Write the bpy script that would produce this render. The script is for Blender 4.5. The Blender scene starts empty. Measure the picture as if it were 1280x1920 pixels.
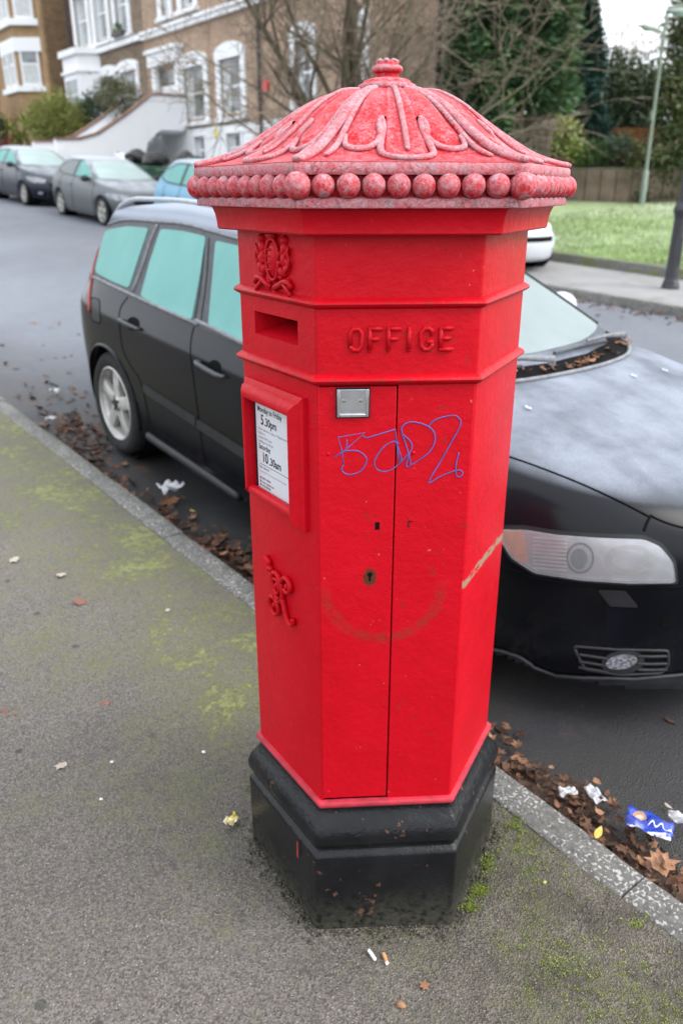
import bpy, bmesh, math, random
import numpy as np
from mathutils import Vector, Matrix
from mathutils.bvhtree import BVHTree
from mathutils.geometry import delaunay_2d_cdt

R = math.radians
random.seed(7); RNG = np.random.default_rng(11)
SC = bpy.context.scene
COL = SC.collection
# ------------------------------------------------------------------ camera, sky, sun, exposure
F_PX, PITCH, CAM_H = 1481.3, R(22.02), 1.65
cd = bpy.data.cameras.new('camera'); cam = bpy.data.objects.new('camera', cd); COL.objects.link(cam)
cam.location = (0, 0, CAM_H); cam.rotation_euler = (R(90) - PITCH, 0, 0)
cd.sensor_fit = 'VERTICAL'; cd.sensor_height = 36; cd.sensor_width = 24
cd.lens = F_PX / 1920 * 36
cd.clip_start = .05; cd.clip_end = 2000
cd.dof.use_dof = True; cd.dof.focus_distance = 1.50; cd.dof.aperture_fstop = 3.6
SC.camera = cam
SUN_EL, SUN_AZ = R(45), R(106)         # soft light from behind right, azimuth clockwise from +Y
world = bpy.data.worlds.new('World'); SC.world = world; world.use_nodes = True
wn = world.node_tree; wn.nodes.clear()
sky = wn.nodes.new('ShaderNodeTexSky'); sky.sky_type = 'NISHITA'; sky.sun_disc = False
sky.sun_elevation = SUN_EL; sky.sun_rotation = SUN_AZ; sky.air_density = 1.0; sky.dust_density = 6.0; sky.ozone_density = 1.0
hs = wn.nodes.new('ShaderNodeHueSaturation'); hs.inputs['Saturation'].default_value = .22
bgn = wn.nodes.new('ShaderNodeBackground'); bgn.inputs['Strength'].default_value = .15
wo = wn.nodes.new('ShaderNodeOutputWorld')
cl = wn.nodes.new('ShaderNodeMix'); cl.data_type = 'RGBA'; cl.inputs[0].default_value = .72; cl.inputs[7].default_value = (6.6, 6.9, 7.3, 1)   # even cloud cover over the clear sky
wn.links.new(sky.outputs[0], hs.inputs['Color']); wn.links.new(hs.outputs[0], cl.inputs[6]); wn.links.new(cl.outputs[2], bgn.inputs['Color']); wn.links.new(bgn.outputs[0], wo.inputs[0])
ld = bpy.data.lights.new('sun', 'SUN'); ld.energy = .8; ld.angle = R(35); ld.color = (1, .97, .93)
sun = bpy.data.objects.new('sun', ld); COL.objects.link(sun)
sd = Vector((math.sin(SUN_AZ) * math.cos(SUN_EL), math.cos(SUN_AZ) * math.cos(SUN_EL), math.sin(SUN_EL)))
sun.rotation_euler = sd.to_track_quat('Z', 'Y').to_euler(); sun.location = (6, 4, 12)
SC.view_settings.view_transform = 'Standard'; SC.view_settings.look = 'None'
SC.view_settings.exposure = 1.28; SC.view_settings.gamma = 1.0; SC.view_settings.use_curve_mapping = False
SC.render.engine = 'CYCLES'; SC.cycles.use_denoising = True; SC.cycles.use_adaptive_sampling = True
SC.cycles.max_bounces = 6; SC.cycles.diffuse_bounces = 3; SC.cycles.glossy_bounces = 3; SC.cycles.transparent_max_bounces = 8
SC.cycles.caustics_reflective = False; SC.cycles.caustics_refractive = False

# ------------------------------------------------------------------ the street's own axes
AZ = R(-38)
US = np.array([math.sin(AZ), math.cos(AZ)])        # s: uphill along the street
UT = np.array([math.cos(AZ), -math.sin(AZ)])       # t: across the street, away from the camera
ROT = math.atan2(-US[1], -US[0])                   # local x = downhill, local y = across
def gr(s):
    """lie of the road"""
    if s < 0: return .035 * s
    if s < 25: return .035 * s + .0009 * s * s
    if s < 60: return 1.4375 + .06 * (s - 25)
    return 3.5375 + .01 * (s - 60)
def _sm(s): u = min(1, max(0, (3.2 - s) / 1.6)); return u * u * (3 - 2 * u)
def gz(s): return gr(s) - .046 * _sm(s)      # pavement: dips a little towards the post box
def ks(s): return .042 * _sm(s)              # and the kerb line eases outwards there
def W(s, t, z=0.0):
    return Vector((s * US[0] + t * UT[0], s * US[1] + t * UT[1], z))
_fw = Vector((0, math.cos(PITCH), -math.sin(PITCH))); _up = Vector((0, math.sin(PITCH), math.cos(PITCH))); _rt = Vector((1, 0, 0))
CAMP = Vector((0, 0, CAM_H))
def ray(x, y): return (_fw * F_PX + _rt * float(x - 640) + _up * float(960 - y)) / F_PX
def on_t(x, y, t):
    d = ray(x, y); k = t / (d.x * UT[0] + d.y * UT[1]); p = CAMP + d * k
    return (p.x * US[0] + p.y * US[1], p.z)
def on_s(x, y, s):
    d = ray(x, y); k = s / (d.x * US[0] + d.y * US[1]); p = CAMP + d * k
    return (p.x * UT[0] + p.y * UT[1], p.z)
def on_ground(x, y, dz=0.0, road=False):
    gz = gr if road else globals()['gz']
    d = ray(x, y); k = .3
    lo = None
    while k < 120:
        p = CAMP + d * k
        if p.z < gz(p.x * US[0] + p.y * US[1]) + dz: break
        lo = k; k *= 1.01
    hi = k; lo = lo or .3
    for _ in range(24):
        m = (lo + hi) / 2; p = CAMP + d * m
        if p.z < gz(p.x * US[0] + p.y * US[1]) + dz: hi = m
        else: lo = m
    p = CAMP + d * hi
    return (p.x * US[0] + p.y * US[1], p.x * UT[0] + p.y * UT[1], p.z)

# ------------------------------------------------------------------ mesh helpers
def sstep(a, b, x):
    t = min(1, max(0, (x - a) / (b - a) if b != a else 0)); return t * t * (3 - 2 * t)
def finish(o, me, mat, parent, smooth):
    for m in (mat if isinstance(mat, (list, tuple)) else [mat]):
        if m is not None: me.materials.append(m)
    if smooth is not None:
        me.polygons.foreach_set('use_smooth', [True] * len(me.polygons))
        if smooth < 179: me.set_sharp_from_angle(angle=R(smooth))
    COL.objects.link(o)
    if parent is not None: o.parent = parent
    return o
class MB:
    def __init__(s): s.v = []; s.f = []; s.m = []
    def face(s, pts, mi=0):
        n = len(s.v); s.v += [tuple(p) for p in pts]; s.f.append(tuple(range(n, n + len(pts)))); s.m.append(mi)
    def add(s, verts, faces, mi=0):
        n = len(s.v); s.v += [tuple(p) for p in verts]
        for f in faces: s.f.append(tuple(i + n for i in f)); s.m.append(mi)
    def box(s, a, b, mi=0, M=None):
        x0, y0, z0 = a; x1, y1, z1 = b
        v = [(x0,y0,z0),(x1,y0,z0),(x1,y1,z0),(x0,y1,z0),(x0,y0,z1),(x1,y0,z1),(x1,y1,z1),(x0,y1,z1)]
        if M is not None: v = [tuple(M @ Vector(p)) for p in v]
        s.add(v, [(0,3,2,1),(4,5,6,7),(0,1,5,4),(1,2,6,5),(2,3,7,6),(3,0,4,7)], mi)
    def tube(s, pts, r, n=8, mi=0, caps=True, flat=1.0, up=None):
        pts = [Vector(p) for p in pts]; rs = r if isinstance(r, (list, tuple)) else [r] * len(pts)
        base = len(s.v); prev = None
        for i, p in enumerate(pts):
            t = (pts[min(i + 1, len(pts) - 1)] - pts[max(i - 1, 0)])
            if t.length < 1e-9: t = Vector((0, 0, 1))
            t.normalize()
            if up is not None: a = Vector(up) - t * t.dot(Vector(up))
            elif prev is None:
                a = Vector((0, 0, 1)) if abs(t.z) < .9 else Vector((1, 0, 0)); a = a - t * t.dot(a)
            else: a = prev - t * t.dot(prev)
            if a.length < 1e-6: a = t.orthogonal()
            a.normalize(); b = t.cross(a); prev = a
            for k in range(n):
                an = 2 * math.pi * k / n
                s.v.append(tuple(p + (a * math.cos(an) * flat + b * math.sin(an)) * rs[i]))
        for i in range(len(pts) - 1):
            for k in range(n):
                s.f.append((base + i*n + k, base + i*n + (k+1) % n, base + (i+1)*n + (k+1) % n, base + (i+1)*n + k)); s.m.append(mi)
        if caps:
            s.f.append(tuple(base + k for k in range(n))[::-1]); s.m.append(mi)
            e = base + (len(pts) - 1) * n; s.f.append(tuple(e + k for k in range(n))); s.m.append(mi)
    def lathe(s, prof, n=24, c=(0, 0, 0), mi=0, axis='z'):
        base = len(s.v)
        for r, z in prof:
            for k in range(n):
                a = 2 * math.pi * k / n
                if axis == 'z': s.v.append((c[0] + r*math.cos(a), c[1] + r*math.sin(a), c[2] + z))
                else: s.v.append((c[0] + r*math.cos(a), c[1] + z, c[2] + r*math.sin(a)))
        for i in range(len(prof) - 1):
            for k in range(n):
                q = (base+i*n+k, base+i*n+(k+1) % n, base+(i+1)*n+(k+1) % n, base+(i+1)*n+k)
                s.f.append(q if axis == 'z' else q[::-1]); s.m.append(mi)
    def prism(s, poly, y0, y1, mi=0):            # poly in x,z extruded along y
        n = len(poly); b = len(s.v)
        s.v += [(p[0], y0, p[1]) for p in poly] + [(p[0], y1, p[1]) for p in poly]
        s.f.append(tuple(b + i for i in range(n))); s.m.append(mi)
        s.f.append(tuple(b + n + i for i in range(n))[::-1]); s.m.append(mi)
        for i in range(n):
            j = (i + 1) % n; s.f.append((b + i, b + n + i, b + n + j, b + j)); s.m.append(mi)
    def ell(s, c, r, nu=12, nv=8, mi=0, M=None):
        b = len(s.v)
        for j in range(nv + 1):
            ph = -math.pi/2 + math.pi*j/nv
            for i in range(nu):
                th = 2*math.pi*i/nu
                p = Vector((r[0]*math.cos(ph)*math.cos(th), r[1]*math.cos(ph)*math.sin(th), r[2]*math.sin(ph)))
                if M is not None: p = M @ p
                s.v.append((c[0]+p.x, c[1]+p.y, c[2]+p.z))
        for j in range(nv):
            for i in range(nu):
                s.f.append((b+j*nu+i, b+j*nu+(i+1) % nu, b+(j+1)*nu+(i+1) % nu, b+(j+1)*nu+i)); s.m.append(mi)
    def build(s, name, mat, parent=None, smooth=35, loc=None, rot=None):
        me = bpy.data.meshes.new(name); me.from_pydata(s.v, [], s.f)
        if isinstance(mat, (list, tuple)): me.polygons.foreach_set('material_index', s.m)
        me.update()
        o = bpy.data.objects.new(name, me)
        if loc is not None: o.location = loc
        if rot is not None: o.rotation_euler = rot
        return finish(o, me, mat, parent, smooth)
def obj_from(name, verts, faces, mat, parent=None, smooth=35, loc=None, rot=None):
    b = MB(); b.v = [tuple(v) for v in verts]; b.f = [tuple(f) for f in faces]; b.m = [0] * len(b.f)
    return b.build(name, mat, parent, smooth, loc, rot)
def bevel(o, w=.004, seg=2, ang=30):
    m = o.modifiers.new('bevel', 'BEVEL'); m.width = w; m.segments = seg; m.limit_method = 'ANGLE'; m.angle_limit = R(ang); return o
def quads(name, P, mat, parent=None, attr=None, smooth=None, nper=4, loc=None):
    """P: (n, nper, 3) loose polygons as one mesh, attr: one random number per polygon"""
    n = P.shape[0]; me = bpy.data.meshes.new(name)
    me.vertices.add(n * nper); me.vertices.foreach_set('co', P.reshape(-1).astype(np.float32))
    me.loops.add(n * nper); me.loops.foreach_set('vertex_index', np.arange(n * nper, dtype=np.int32))
    me.polygons.add(n); me.polygons.foreach_set('loop_start', np.arange(0, n * nper, nper, dtype=np.int32))
    try: me.polygons.foreach_set('loop_total', np.full(n, nper, dtype=np.int32))
    except Exception: pass
    a = me.attributes.new('rnd', 'FLOAT', 'FACE'); a.data.foreach_set('value', (RNG.random(n) if attr is None else attr).astype(np.float32))
    me.update(calc_edges=True); me.validate()
    o = bpy.data.objects.new(name, me)
    if loc is not None: o.location = loc
    return finish(o, me, mat, parent, smooth)
def empty(name, loc=(0, 0, 0), rot=(0, 0, 0)):
    o = bpy.data.objects.new(name, None); o.location = loc; o.rotation_euler = rot; o.empty_display_size = .2; COL.objects.link(o); return o
def tag(o, label=None, cat=None, group=None, kind=None):
    if label: o['label'] = label
    if cat: o['category'] = cat
    if group: o['group'] = group
    if kind: o['kind'] = kind
    return o
def text_mesh(name, body, size, mat, parent, M, extrude=0.0, off=0.0, align='LEFT', sx=1.0):
    c = bpy.data.curves.new('t', 'FONT'); c.body = body; c.size = size; c.extrude = extrude; c.offset = off; c.align_x = align; c.resolution_u = 3
    t = bpy.data.objects.new('t', c); me = bpy.data.meshes.new_from_object(t); bpy.data.objects.remove(t); bpy.data.curves.remove(c)
    me.name = name; me.transform(M @ Matrix.Diagonal((sx, 1, 1, 1)))
    o = bpy.data.objects.new(name, me); return finish(o, me, mat, parent, None)

# ------------------------------------------------------------------ material helpers
class NB:
    def __init__(s, name, rough=.6, spec=.5, metal=0.0, coat=0.0):
        s.mat = bpy.data.materials.new(name); s.mat.use_nodes = True; s.nt = s.mat.node_tree; s.nt.nodes.clear()
        s.out = s.nt.nodes.new('ShaderNodeOutputMaterial'); s.b = s.nt.nodes.new('ShaderNodeBsdfPrincipled')
        s.nt.links.new(s.b.outputs[0], s.out.inputs[0])
        s.b.inputs['Roughness'].default_value = rough; s.b.inputs['Specular IOR Level'].default_value = spec
        s.b.inputs['Metallic'].default_value = metal; s.b.inputs['Coat Weight'].default_value = coat
        s._tc = None
    def put(s, sock, v):
        if isinstance(v, bpy.types.NodeSocket): s.nt.links.new(v, sock)
        elif isinstance(v, (tuple, list)) and len(v) == 3 and sock.type == 'RGBA': sock.default_value = (*v, 1)
        else: sock.default_value = v
    def set(s, **k):
        for n, v in k.items(): s.put(s.b.inputs[n.replace('_', ' ')], v)
        return s
    def obj(s):
        if not s._tc: s._tc = s.nt.nodes.new('ShaderNodeTexCoord')
        return s._tc.outputs['Object']
    def pos(s): return s.nt.nodes.new('ShaderNodeNewGeometry').outputs['Position']
    def nz(s):
        g = s.nt.nodes.new('ShaderNodeNewGeometry'); return s.sep(g.outputs['Normal'])[2]
    def pointy(s): return s.nt.nodes.new('ShaderNodeNewGeometry').outputs['Pointiness']
    def rnd(s): 
        n = s.nt.nodes.new('ShaderNodeAttribute'); n.attribute_name = 'rnd'; return n.outputs['Fac']
    def orand(s): return s.nt.nodes.new('ShaderNodeObjectInfo').outputs['Random']
    def sep(s, v):
        n = s.nt.nodes.new('ShaderNodeSeparateXYZ'); s.put(n.inputs[0], v); return n.outputs
    def comb(s, x, y, z=0.0):
        n = s.nt.nodes.new('ShaderNodeCombineXYZ')
        for i, q in enumerate((x, y, z)): s.put(n.inputs[i], q)
        return n.outputs[0]
    def mapn(s, v, scale=(1, 1, 1), rot=(0, 0, 0), loc=(0, 0, 0)):
        n = s.nt.nodes.new('ShaderNodeMapping'); s.put(n.inputs['Vector'], v)
        n.inputs['Scale'].default_value = scale; n.inputs['Rotation'].default_value = rot; n.inputs['Location'].default_value = loc; return n.outputs[0]
    def noise(s, scale, detail=4, rough=.55, vec=None, dist=0.0):
        n = s.nt.nodes.new('ShaderNodeTexNoise'); s.put(n.inputs['Vector'], vec if vec is not None else s.obj())
        n.inputs['Scale'].default_value = scale; n.inputs['Detail'].default_value = detail; n.inputs['Roughness'].default_value = rough; n.inputs['Distortion'].default_value = dist
        return n.outputs[0]
    def vor(s, scale, vec=None, feature='F1', out='Distance', rnd=1.0):
        n = s.nt.nodes.new('ShaderNodeTexVoronoi'); n.feature = feature; s.put(n.inputs['Vector'], vec if vec is not None else s.obj())
        n.inputs['Scale'].default_value = scale; n.inputs['Randomness'].default_value = rnd; return n.outputs[out]
    def math(s, op, a, b=0.0, c=None, clamp=False):
        n = s.nt.nodes.new('ShaderNodeMath'); n.operation = op; n.use_clamp = clamp; s.put(n.inputs[0], a); s.put(n.inputs[1], b)
        if c is not None: s.put(n.inputs[2], c)
        return n.outputs[0]
    def mr(s, v, a, b, c=0.0, d=1.0, smooth=True):
        n = s.nt.nodes.new('ShaderNodeMapRange'); n.interpolation_type = 'SMOOTHSTEP' if smooth else 'LINEAR'; s.put(n.inputs['Value'], v)
        for k, q in zip(('From Min', 'From Max', 'To Min', 'To Max'), (a, b, c, d)): s.put(n.inputs[k], q)
        return n.outputs[0]
    def mix(s, f, a, b, mode='MIX'):
        n = s.nt.nodes.new('ShaderNodeMix'); n.data_type = 'RGBA'; n.blend_type = mode
        s.put(n.inputs[0], f); s.put(n.inputs[6], a); s.put(n.inputs[7], b); return n.outputs[2]
    def mixf(s, f, a, b):
        n = s.nt.nodes.new('ShaderNodeMix'); n.data_type = 'FLOAT'; s.put(n.inputs[0], f); s.put(n.inputs[2], a); s.put(n.inputs[3], b); return n.outputs[0]
    def ramp(s, f, stops):
        n = s.nt.nodes.new('ShaderNodeValToRGB'); s.put(n.inputs[0], f); e = n.color_ramp.elements
        while len(e) < len(stops): e.new(.5)
        for q, (p, c) in zip(e, stops): q.position = p; q.color = (*c, 1)
        return n.outputs[0]
    def bump(s, h, strength=.5, dist=.01, normal=None):
        n = s.nt.nodes.new('ShaderNodeBump'); s.put(n.inputs['Height'], h); n.inputs['Strength'].default_value = strength; n.inputs['Distance'].default_value = dist
        if normal is not None: s.put(n.inputs['Normal'], normal)
        return n.outputs[0]
def lin(r, g, b):
    f = lambda c: (c / 255 / 12.92) if c / 255 <= .04045 else ((c / 255 + .055) / 1.055) ** 2.4
    return (f(r), f(g), f(b))
def simple(name, col, rough=.6, spec=.5, metal=0.0, coat=0.0, var=.25, scale=8.0, bump=0.0, bscale=60.0, bdist=.004):
    n = NB(name, rough, spec, metal, coat); v = n.noise(scale, 5)
    c2 = tuple(max(0, c * (1 - var)) for c in col); c3 = tuple(min(1, c * (1 + var)) for c in col)
    n.set(Base_Color=n.ramp(v, [(.3, c2), (.7, c3)]))
    if bump: n.set(Normal=n.bump(n.noise(bscale, 4), bump, bdist))
    return n.mat
M = {}
# ------------------------------------------------------------------ ground materials
def st_of(n):
    p = n.sep(n.pos())
    s = n.math('ADD', n.math('MULTIPLY', p[0], float(US[0])), n.math('MULTIPLY', p[1], float(US[1])))
    t = n.math('ADD', n.math('MULTIPLY', p[0], float(UT[0])), n.math('MULTIPLY', p[1], float(UT[1])))
    return s, t
def mk_pavement():
    n = NB('pavement_asphalt', .8, .35); P = n.pos(); s, t = st_of(n)
    low = n.noise(1.1, 3, .5, P); mid = n.noise(9, 5, .6, P); grain = n.noise(150, 3, .6, P)
    cell = n.vor(210, P); cellc = n.vor(210, P, out='Color')
    coarse = n.math('MULTIPLY', n.mr(t, .45, 1.25), n.mr(s, 2.1, 1.2), clamp=True)     # worn open surface beside the kerb
    base = n.ramp(low, [(.3, (.082, .074, .068)), (.52, (.110, .100, .094)), (.75, (.142, .131, .124))])
    base = n.mix(coarse, base, n.ramp(mid, [(.35, (.052, .046, .038)), (.65, (.112, .10, .085))]))
    base = n.mix(.62, base, n.ramp(n.math('ADD', n.math('MULTIPLY', grain, .6), n.math('MULTIPLY', n.sep(cellc)[2], .4)), [(.28, (.10, .095, .09)), (.5, (.48, .47, .45)), (.75, (.95, .93, .90))]), 'OVERLAY')
    base = n.mix(n.math('MULTIPLY', n.mr(n.sep(cellc)[0], .955, .975), n.mr(cell, .42, .25)), base, (.30, .285, .27))
    base = n.mix(n.math('MULTIPLY', n.math('MULTIPLY', n.mr(n.sep(cellc)[1], .95, .99), n.mr(n.noise(8, 3, .6, P), .35, .65)), .6), base, (.06, .055, .05))
    # dark trodden spots
    spot = n.math('MULTIPLY', n.mr(n.math('ADD', n.vor(6.5, P), n.math('MULTIPLY', n.noise(45, 3, .6, P), .06)), .135, .10), n.mr(n.noise(3, 3, .6, P), .40, .52))
    base = n.mix(n.math('MULTIPLY', spot, .75), base, (.03, .03, .032))
    tan = n.mr(n.noise(2.6, 5, .65, n.mapn(P, loc=(7, 3, 0))), .6, .78)
    base = n.mix(n.math('MULTIPLY', tan, .3), base, (.20, .14, .11))
    # algae and moss near the kerb
    reg = n.math('MULTIPLY', n.mr(t, .15, 1.3), n.mixf(n.mr(s, 1.5, 2.2), .45, 1.0))
    mo = n.math('ADD', n.math('MULTIPLY', n.noise(3.1, 4, .6, n.mapn(P, loc=(2.2, 0, 0))), .45), n.math('MULTIPLY', n.noise(30, 6, .75, P), .55))
    mo = n.math('ADD', mo, n.math('MULTIPLY', reg, .17))
    thin = n.mr(mo, .50, .72); thick = n.mr(mo, .665, .74)
    base = n.mix(n.math('MULTIPLY', thin, .55), base, (.125, .13, .06))
    base = n.mix(n.math('MULTIPLY', thick, .6), base, n.ramp(n.noise(90, 2, .5, P), [(.3, (.14, .155, .045)), (.7, (.27, .295, .10))]))
    h = n.math('ADD', n.math('MULTIPLY', cell, n.mixf(coarse, .45, 1.3)), n.math('MULTIPLY', grain, .6))
    h = n.math('ADD', h, n.math('MULTIPLY', thick, .5))
    n.set(Base_Color=base, Normal=n.bump(h, .75, .006), Roughness=n.mixf(low, .62, .9))
    return n.mat
def mk_road():
    n = NB('road_asphalt', .55, .34); P = n.pos(); s, t = st_of(n)
    low = n.noise(.45, 4, .55, n.mapn(P, rot=(0, 0, R(38)), scale=(1, .35, 1))); mid = n.noise(7, 5, .6, P); cellc = n.vor(240, P, out='Color'); cell = n.vor(240, P)
    base = n.ramp(low, [(.3, (.155, .172, .205)), (.6, (.225, .247, .29)), (.8, (.27, .293, .335))])
    base = n.mix(.4, base, n.ramp(mid, [(.3, (.05, .05, .05)), (.7, (.17, .165, .16))]), 'OVERLAY')
    base = n.mix(n.math('MULTIPLY', n.mr(n.sep(cellc)[0], .965, .975), .7), base, (.30, .29, .28))
    base = n.mix(n.math('MULTIPLY', n.mr(t, 5.0, 2.6), n.mr(s, 9, 4)), base, n.mix(1.0, base, (.17, .163, .163), 'MULTIPLY'))  # sky sheen painted into the far base; shade near and under the car darkened in
    wet = n.math('MULTIPLY', n.mr(t, 2.7, 1.7), n.mr(n.noise(2.2, 4, .6, P), .3, .55))
    base = n.mix(n.math('MULTIPLY', wet, .7), base, (.032, .029, .027))
    # brown leaf mush pressed into the far gutter and in streaks
    mush = n.math('MULTIPLY', n.mr(n.noise(3.2, 6, .7, n.mapn(P, loc=(5, 9, 0))), .56, .70), n.math('MAXIMUM', n.mr(t, 8.6, 9.9), n.mr(t, 2.4, 1.7)))
    base = n.mix(n.math('MULTIPLY', mush, .8), base, (.10, .062, .044))
    n.set(Base_Color=base, Normal=n.bump(n.math('ADD', cell, n.math('MULTIPLY', mid, .5)), .55, .006), Roughness=n.mixf(wet, .66, .38))
    return n.mat
def mk_kerb(moss=False):
    n = NB('kerb_moss' if moss else 'kerb_concrete', .85, .3); P = n.pos()
    g = n.noise(60, 4, .6, P); fl = n.vor(120, P, out='Color'); fd = n.vor(120, P)
    base = n.ramp(g, [(.3, (.075, .075, .07)), (.7, (.15, .147, .138))])
    dense = n.mr(n.noise(5, 3, .5, P), .40, .62)
    fleck0 = n.math('MULTIPLY', n.mr(n.sep(fl)[0], n.mixf(dense, .84, .52), n.mixf(dense, .88, .60)), n.mr(fd, .62, .30))
    fleck = n.mr(n.math('ADD', n.noise(105, 2, .5, P), n.math('MULTIPLY', dense, .06)), .60, .66)
    base = n.mix(n.math('MULTIPLY', fleck, .75), base, (.40, .395, .38))
    m = n.mr(n.noise(3.5, 6, .65, n.mapn(P, loc=(3, 1, 2))), .46 if moss else .60, .62 if moss else .72)
    base = n.mix(n.math('MULTIPLY', m, .85 if moss else .6), base, (.12, .135, .035) if moss else (.11, .12, .055))
    h = n.math('ADD', n.math('MULTIPLY', fd, .8), g)
    n.set(Base_Color=base, Normal=n.bump(h, .6, .004))
    return n.mat
M['pavement'] = mk_pavement(); M['road'] = mk_road(); M['kerb'] = mk_kerb(); M['kerb_moss'] = mk_kerb(True)
def mk_far_pave():
    n = NB('far_pavement', .75, .4); P = n.pos()
    b = n.ramp(n.noise(1.2, 5, .6, P), [(.3, (.175, .173, .175)), (.7, (.255, .25, .252))]); b = n.mix(n.math('MULTIPLY', n.mr(n.noise(2.5, 5, .6, P), .55, .7), .5), b, (.10, .105, .05))
    n.set(Base_Color=b, Normal=n.bump(n.noise(90, 3, .6, P), .4, .004)); return n.mat
M['far_pave'] = mk_far_pave()
def mk_soil():
    n = NB('soil', .95, .2); P = n.pos(); n.set(Base_Color=n.ramp(n.noise(2, 6, .6, P), [(.3, (.035, .035, .02)), (.7, (.09, .08, .05))])); return n.mat
M['soil'] = mk_soil()
def mk_lawn():
    n = NB('lawn', .9, .2); P = n.pos()
    b = n.ramp(n.noise(1.5, 6, .65, P), [(.3, (.22, .30, .13)), (.55, (.31, .39, .21)), (.75, (.44, .49, .36))])
    n.set(Base_Color=b, Normal=n.bump(n.noise(60, 4, .7, P), .7, .03)); return n.mat
M['lawn'] = mk_lawn()

# ------------------------------------------------------------------ ground sheets
def srange(a, b):
    out = [a]
    while out[-1] < b - 1e-6:
        s = out[-1]; out.append(min(b, s + (.35 if -3 < s < 8 else 1.5 if s < 40 and s > -12 else 12)))
    return out
def sheet(name, s0, s1, tt, zf, mat):
    ss = srange(s0, s1); v = []; f = []
    for s in ss:
        for t in tt: t2 = t + (ks(s) if 1.25 < t < 1.7 else 0); v.append(W(s, t2, zf(s, t2)))
    k = len(tt)
    for i in range(len(ss) - 1):
        for j in range(k - 1): f.append((i*k + j, i*k + j + 1, (i+1)*k + j + 1, (i+1)*k + j))
    f = [q[::-1] for q in f]
    o = obj_from(name, v, f, mat, None, 179); tag(o, kind='structure'); return o
KERB_T0, KERB_T1, FAR_T = 1.445, 1.56, 10.1
sheet('ground', -300, 420, [-400, -60, -14, 0, 14, 30, 60, 400], lambda s, t: gz(s) - .35 + (.0 if abs(t) < 100 else -2), M['soil'])
pv = lambda s, t: gz(s) + .004 * math.sin(s * 2.1 + t) * math.sin(t * 1.7 - s)
sheet('pavement', -9, 60, [-14, -8, -5, -3, -2, -1.5, -1, -.7, -.4, -.1, .2, .5, .8, 1.1, 1.3, KERB_T0], pv, M['pavement'])
def road_z(s, t): return gr(s) - .105 + .05 * math.sin(math.pi * min(1, max(0, (t - KERB_T1) / (FAR_T - KERB_T1))))
sheet('road', -25, 75, [KERB_T1 - .02, 1.75, 1.9, 2.4, 3.2, 4.2, 5.2, 6.5, 8, 9.2, FAR_T + .02], road_z, M['road'])
sheet('far_pavement', -25, 75, [FAR_T + .13, 11, 12, 12.9], lambda s, t: gz(s) + .0, M['far_pave'])
sheet('forecourt', 14.49, 75, [12.88, 13.4, 14.8, 60], lambda s, t: gz(s) - .01, M['far_pave'])
def lawn_z(s, t): return gz(s) + .07 + .058 * max(0, t - 13.05)
sheet('lawn', -25, 14.5, [13.03, 14, 15, 17, 19, 22, 25, 30, 40, 60], lawn_z, M['lawn'])
sheet('lawn_bank', 14.49, 24, [17.5, 19.6, 22, 25, 30, 40, 60], lambda s, t: lawn_z(s, t) - .006, M['lawn'])
# ------------------------------------------------------------------ kerbs, stone by stone
def kerb_row(name, s0, s1, t0, t1, top, depth, ln, mat, seed):
    rr = random.Random(seed); root = empty(name); tag(root, kind='structure')
    s = s0
    while s < s1:
        e = s + ln * (1 if rr.random() < .8 else .72); g = .005
        dz = rr.uniform(-.003, .003); dt = rr.uniform(-.004, .004)
        b = MB(); n = 5
        for q in range(n):
            pass
        bm = bmesh.new(); prof = [(t0, -depth), (t0, -.006), (t0 + .006, 0), (t1 - .014, 0), (t1 - .004, -.005), (t1, -.016), (t1 + .012, -depth)]
        rings = []
        for q in range(n):
            sq = s + g/2 + (e - s - g) * q / (n - 1); edge = .004 if q in (0, n - 1) else 0
            rings.append([bm.verts.new(W(sq, tt + dt + (ks(sq) if t0 < 2 else 0), gz(sq) + top + dz + zz - edge + rr.uniform(-.0015, .0015))) for tt, zz in prof])
        for q in range(n - 1):
            for j in range(len(prof) - 1): bm.faces.new((rings[q][j], rings[q+1][j], rings[q+1][j+1], rings[q][j+1]))
        bm.faces.new(rings[0]); bm.faces.new(rings[-1][::-1])
        bmesh.ops.recalc_face_normals(bm, faces=bm.faces)
        me = bpy.data.meshes.new('kerb_stone'); bm.to_mesh(me); bm.free()
        o = bpy.data.objects.new('kerb_stone', me); finish(o, me, mat, root, 50)
        s = e
kerb_row('kerb', -2.0, 12, KERB_T0, KERB_T1, .006, .22, .915, M['kerb'], 3)
kerb_row('far_kerb', -6, 40, FAR_T, FAR_T + .14, .015, .25, .915, M['kerb'], 4)
kerb_row('lawn_edging', -4, 12, 12.88, 13.06, .16, .35, .8, M['kerb_moss'], 5)
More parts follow.
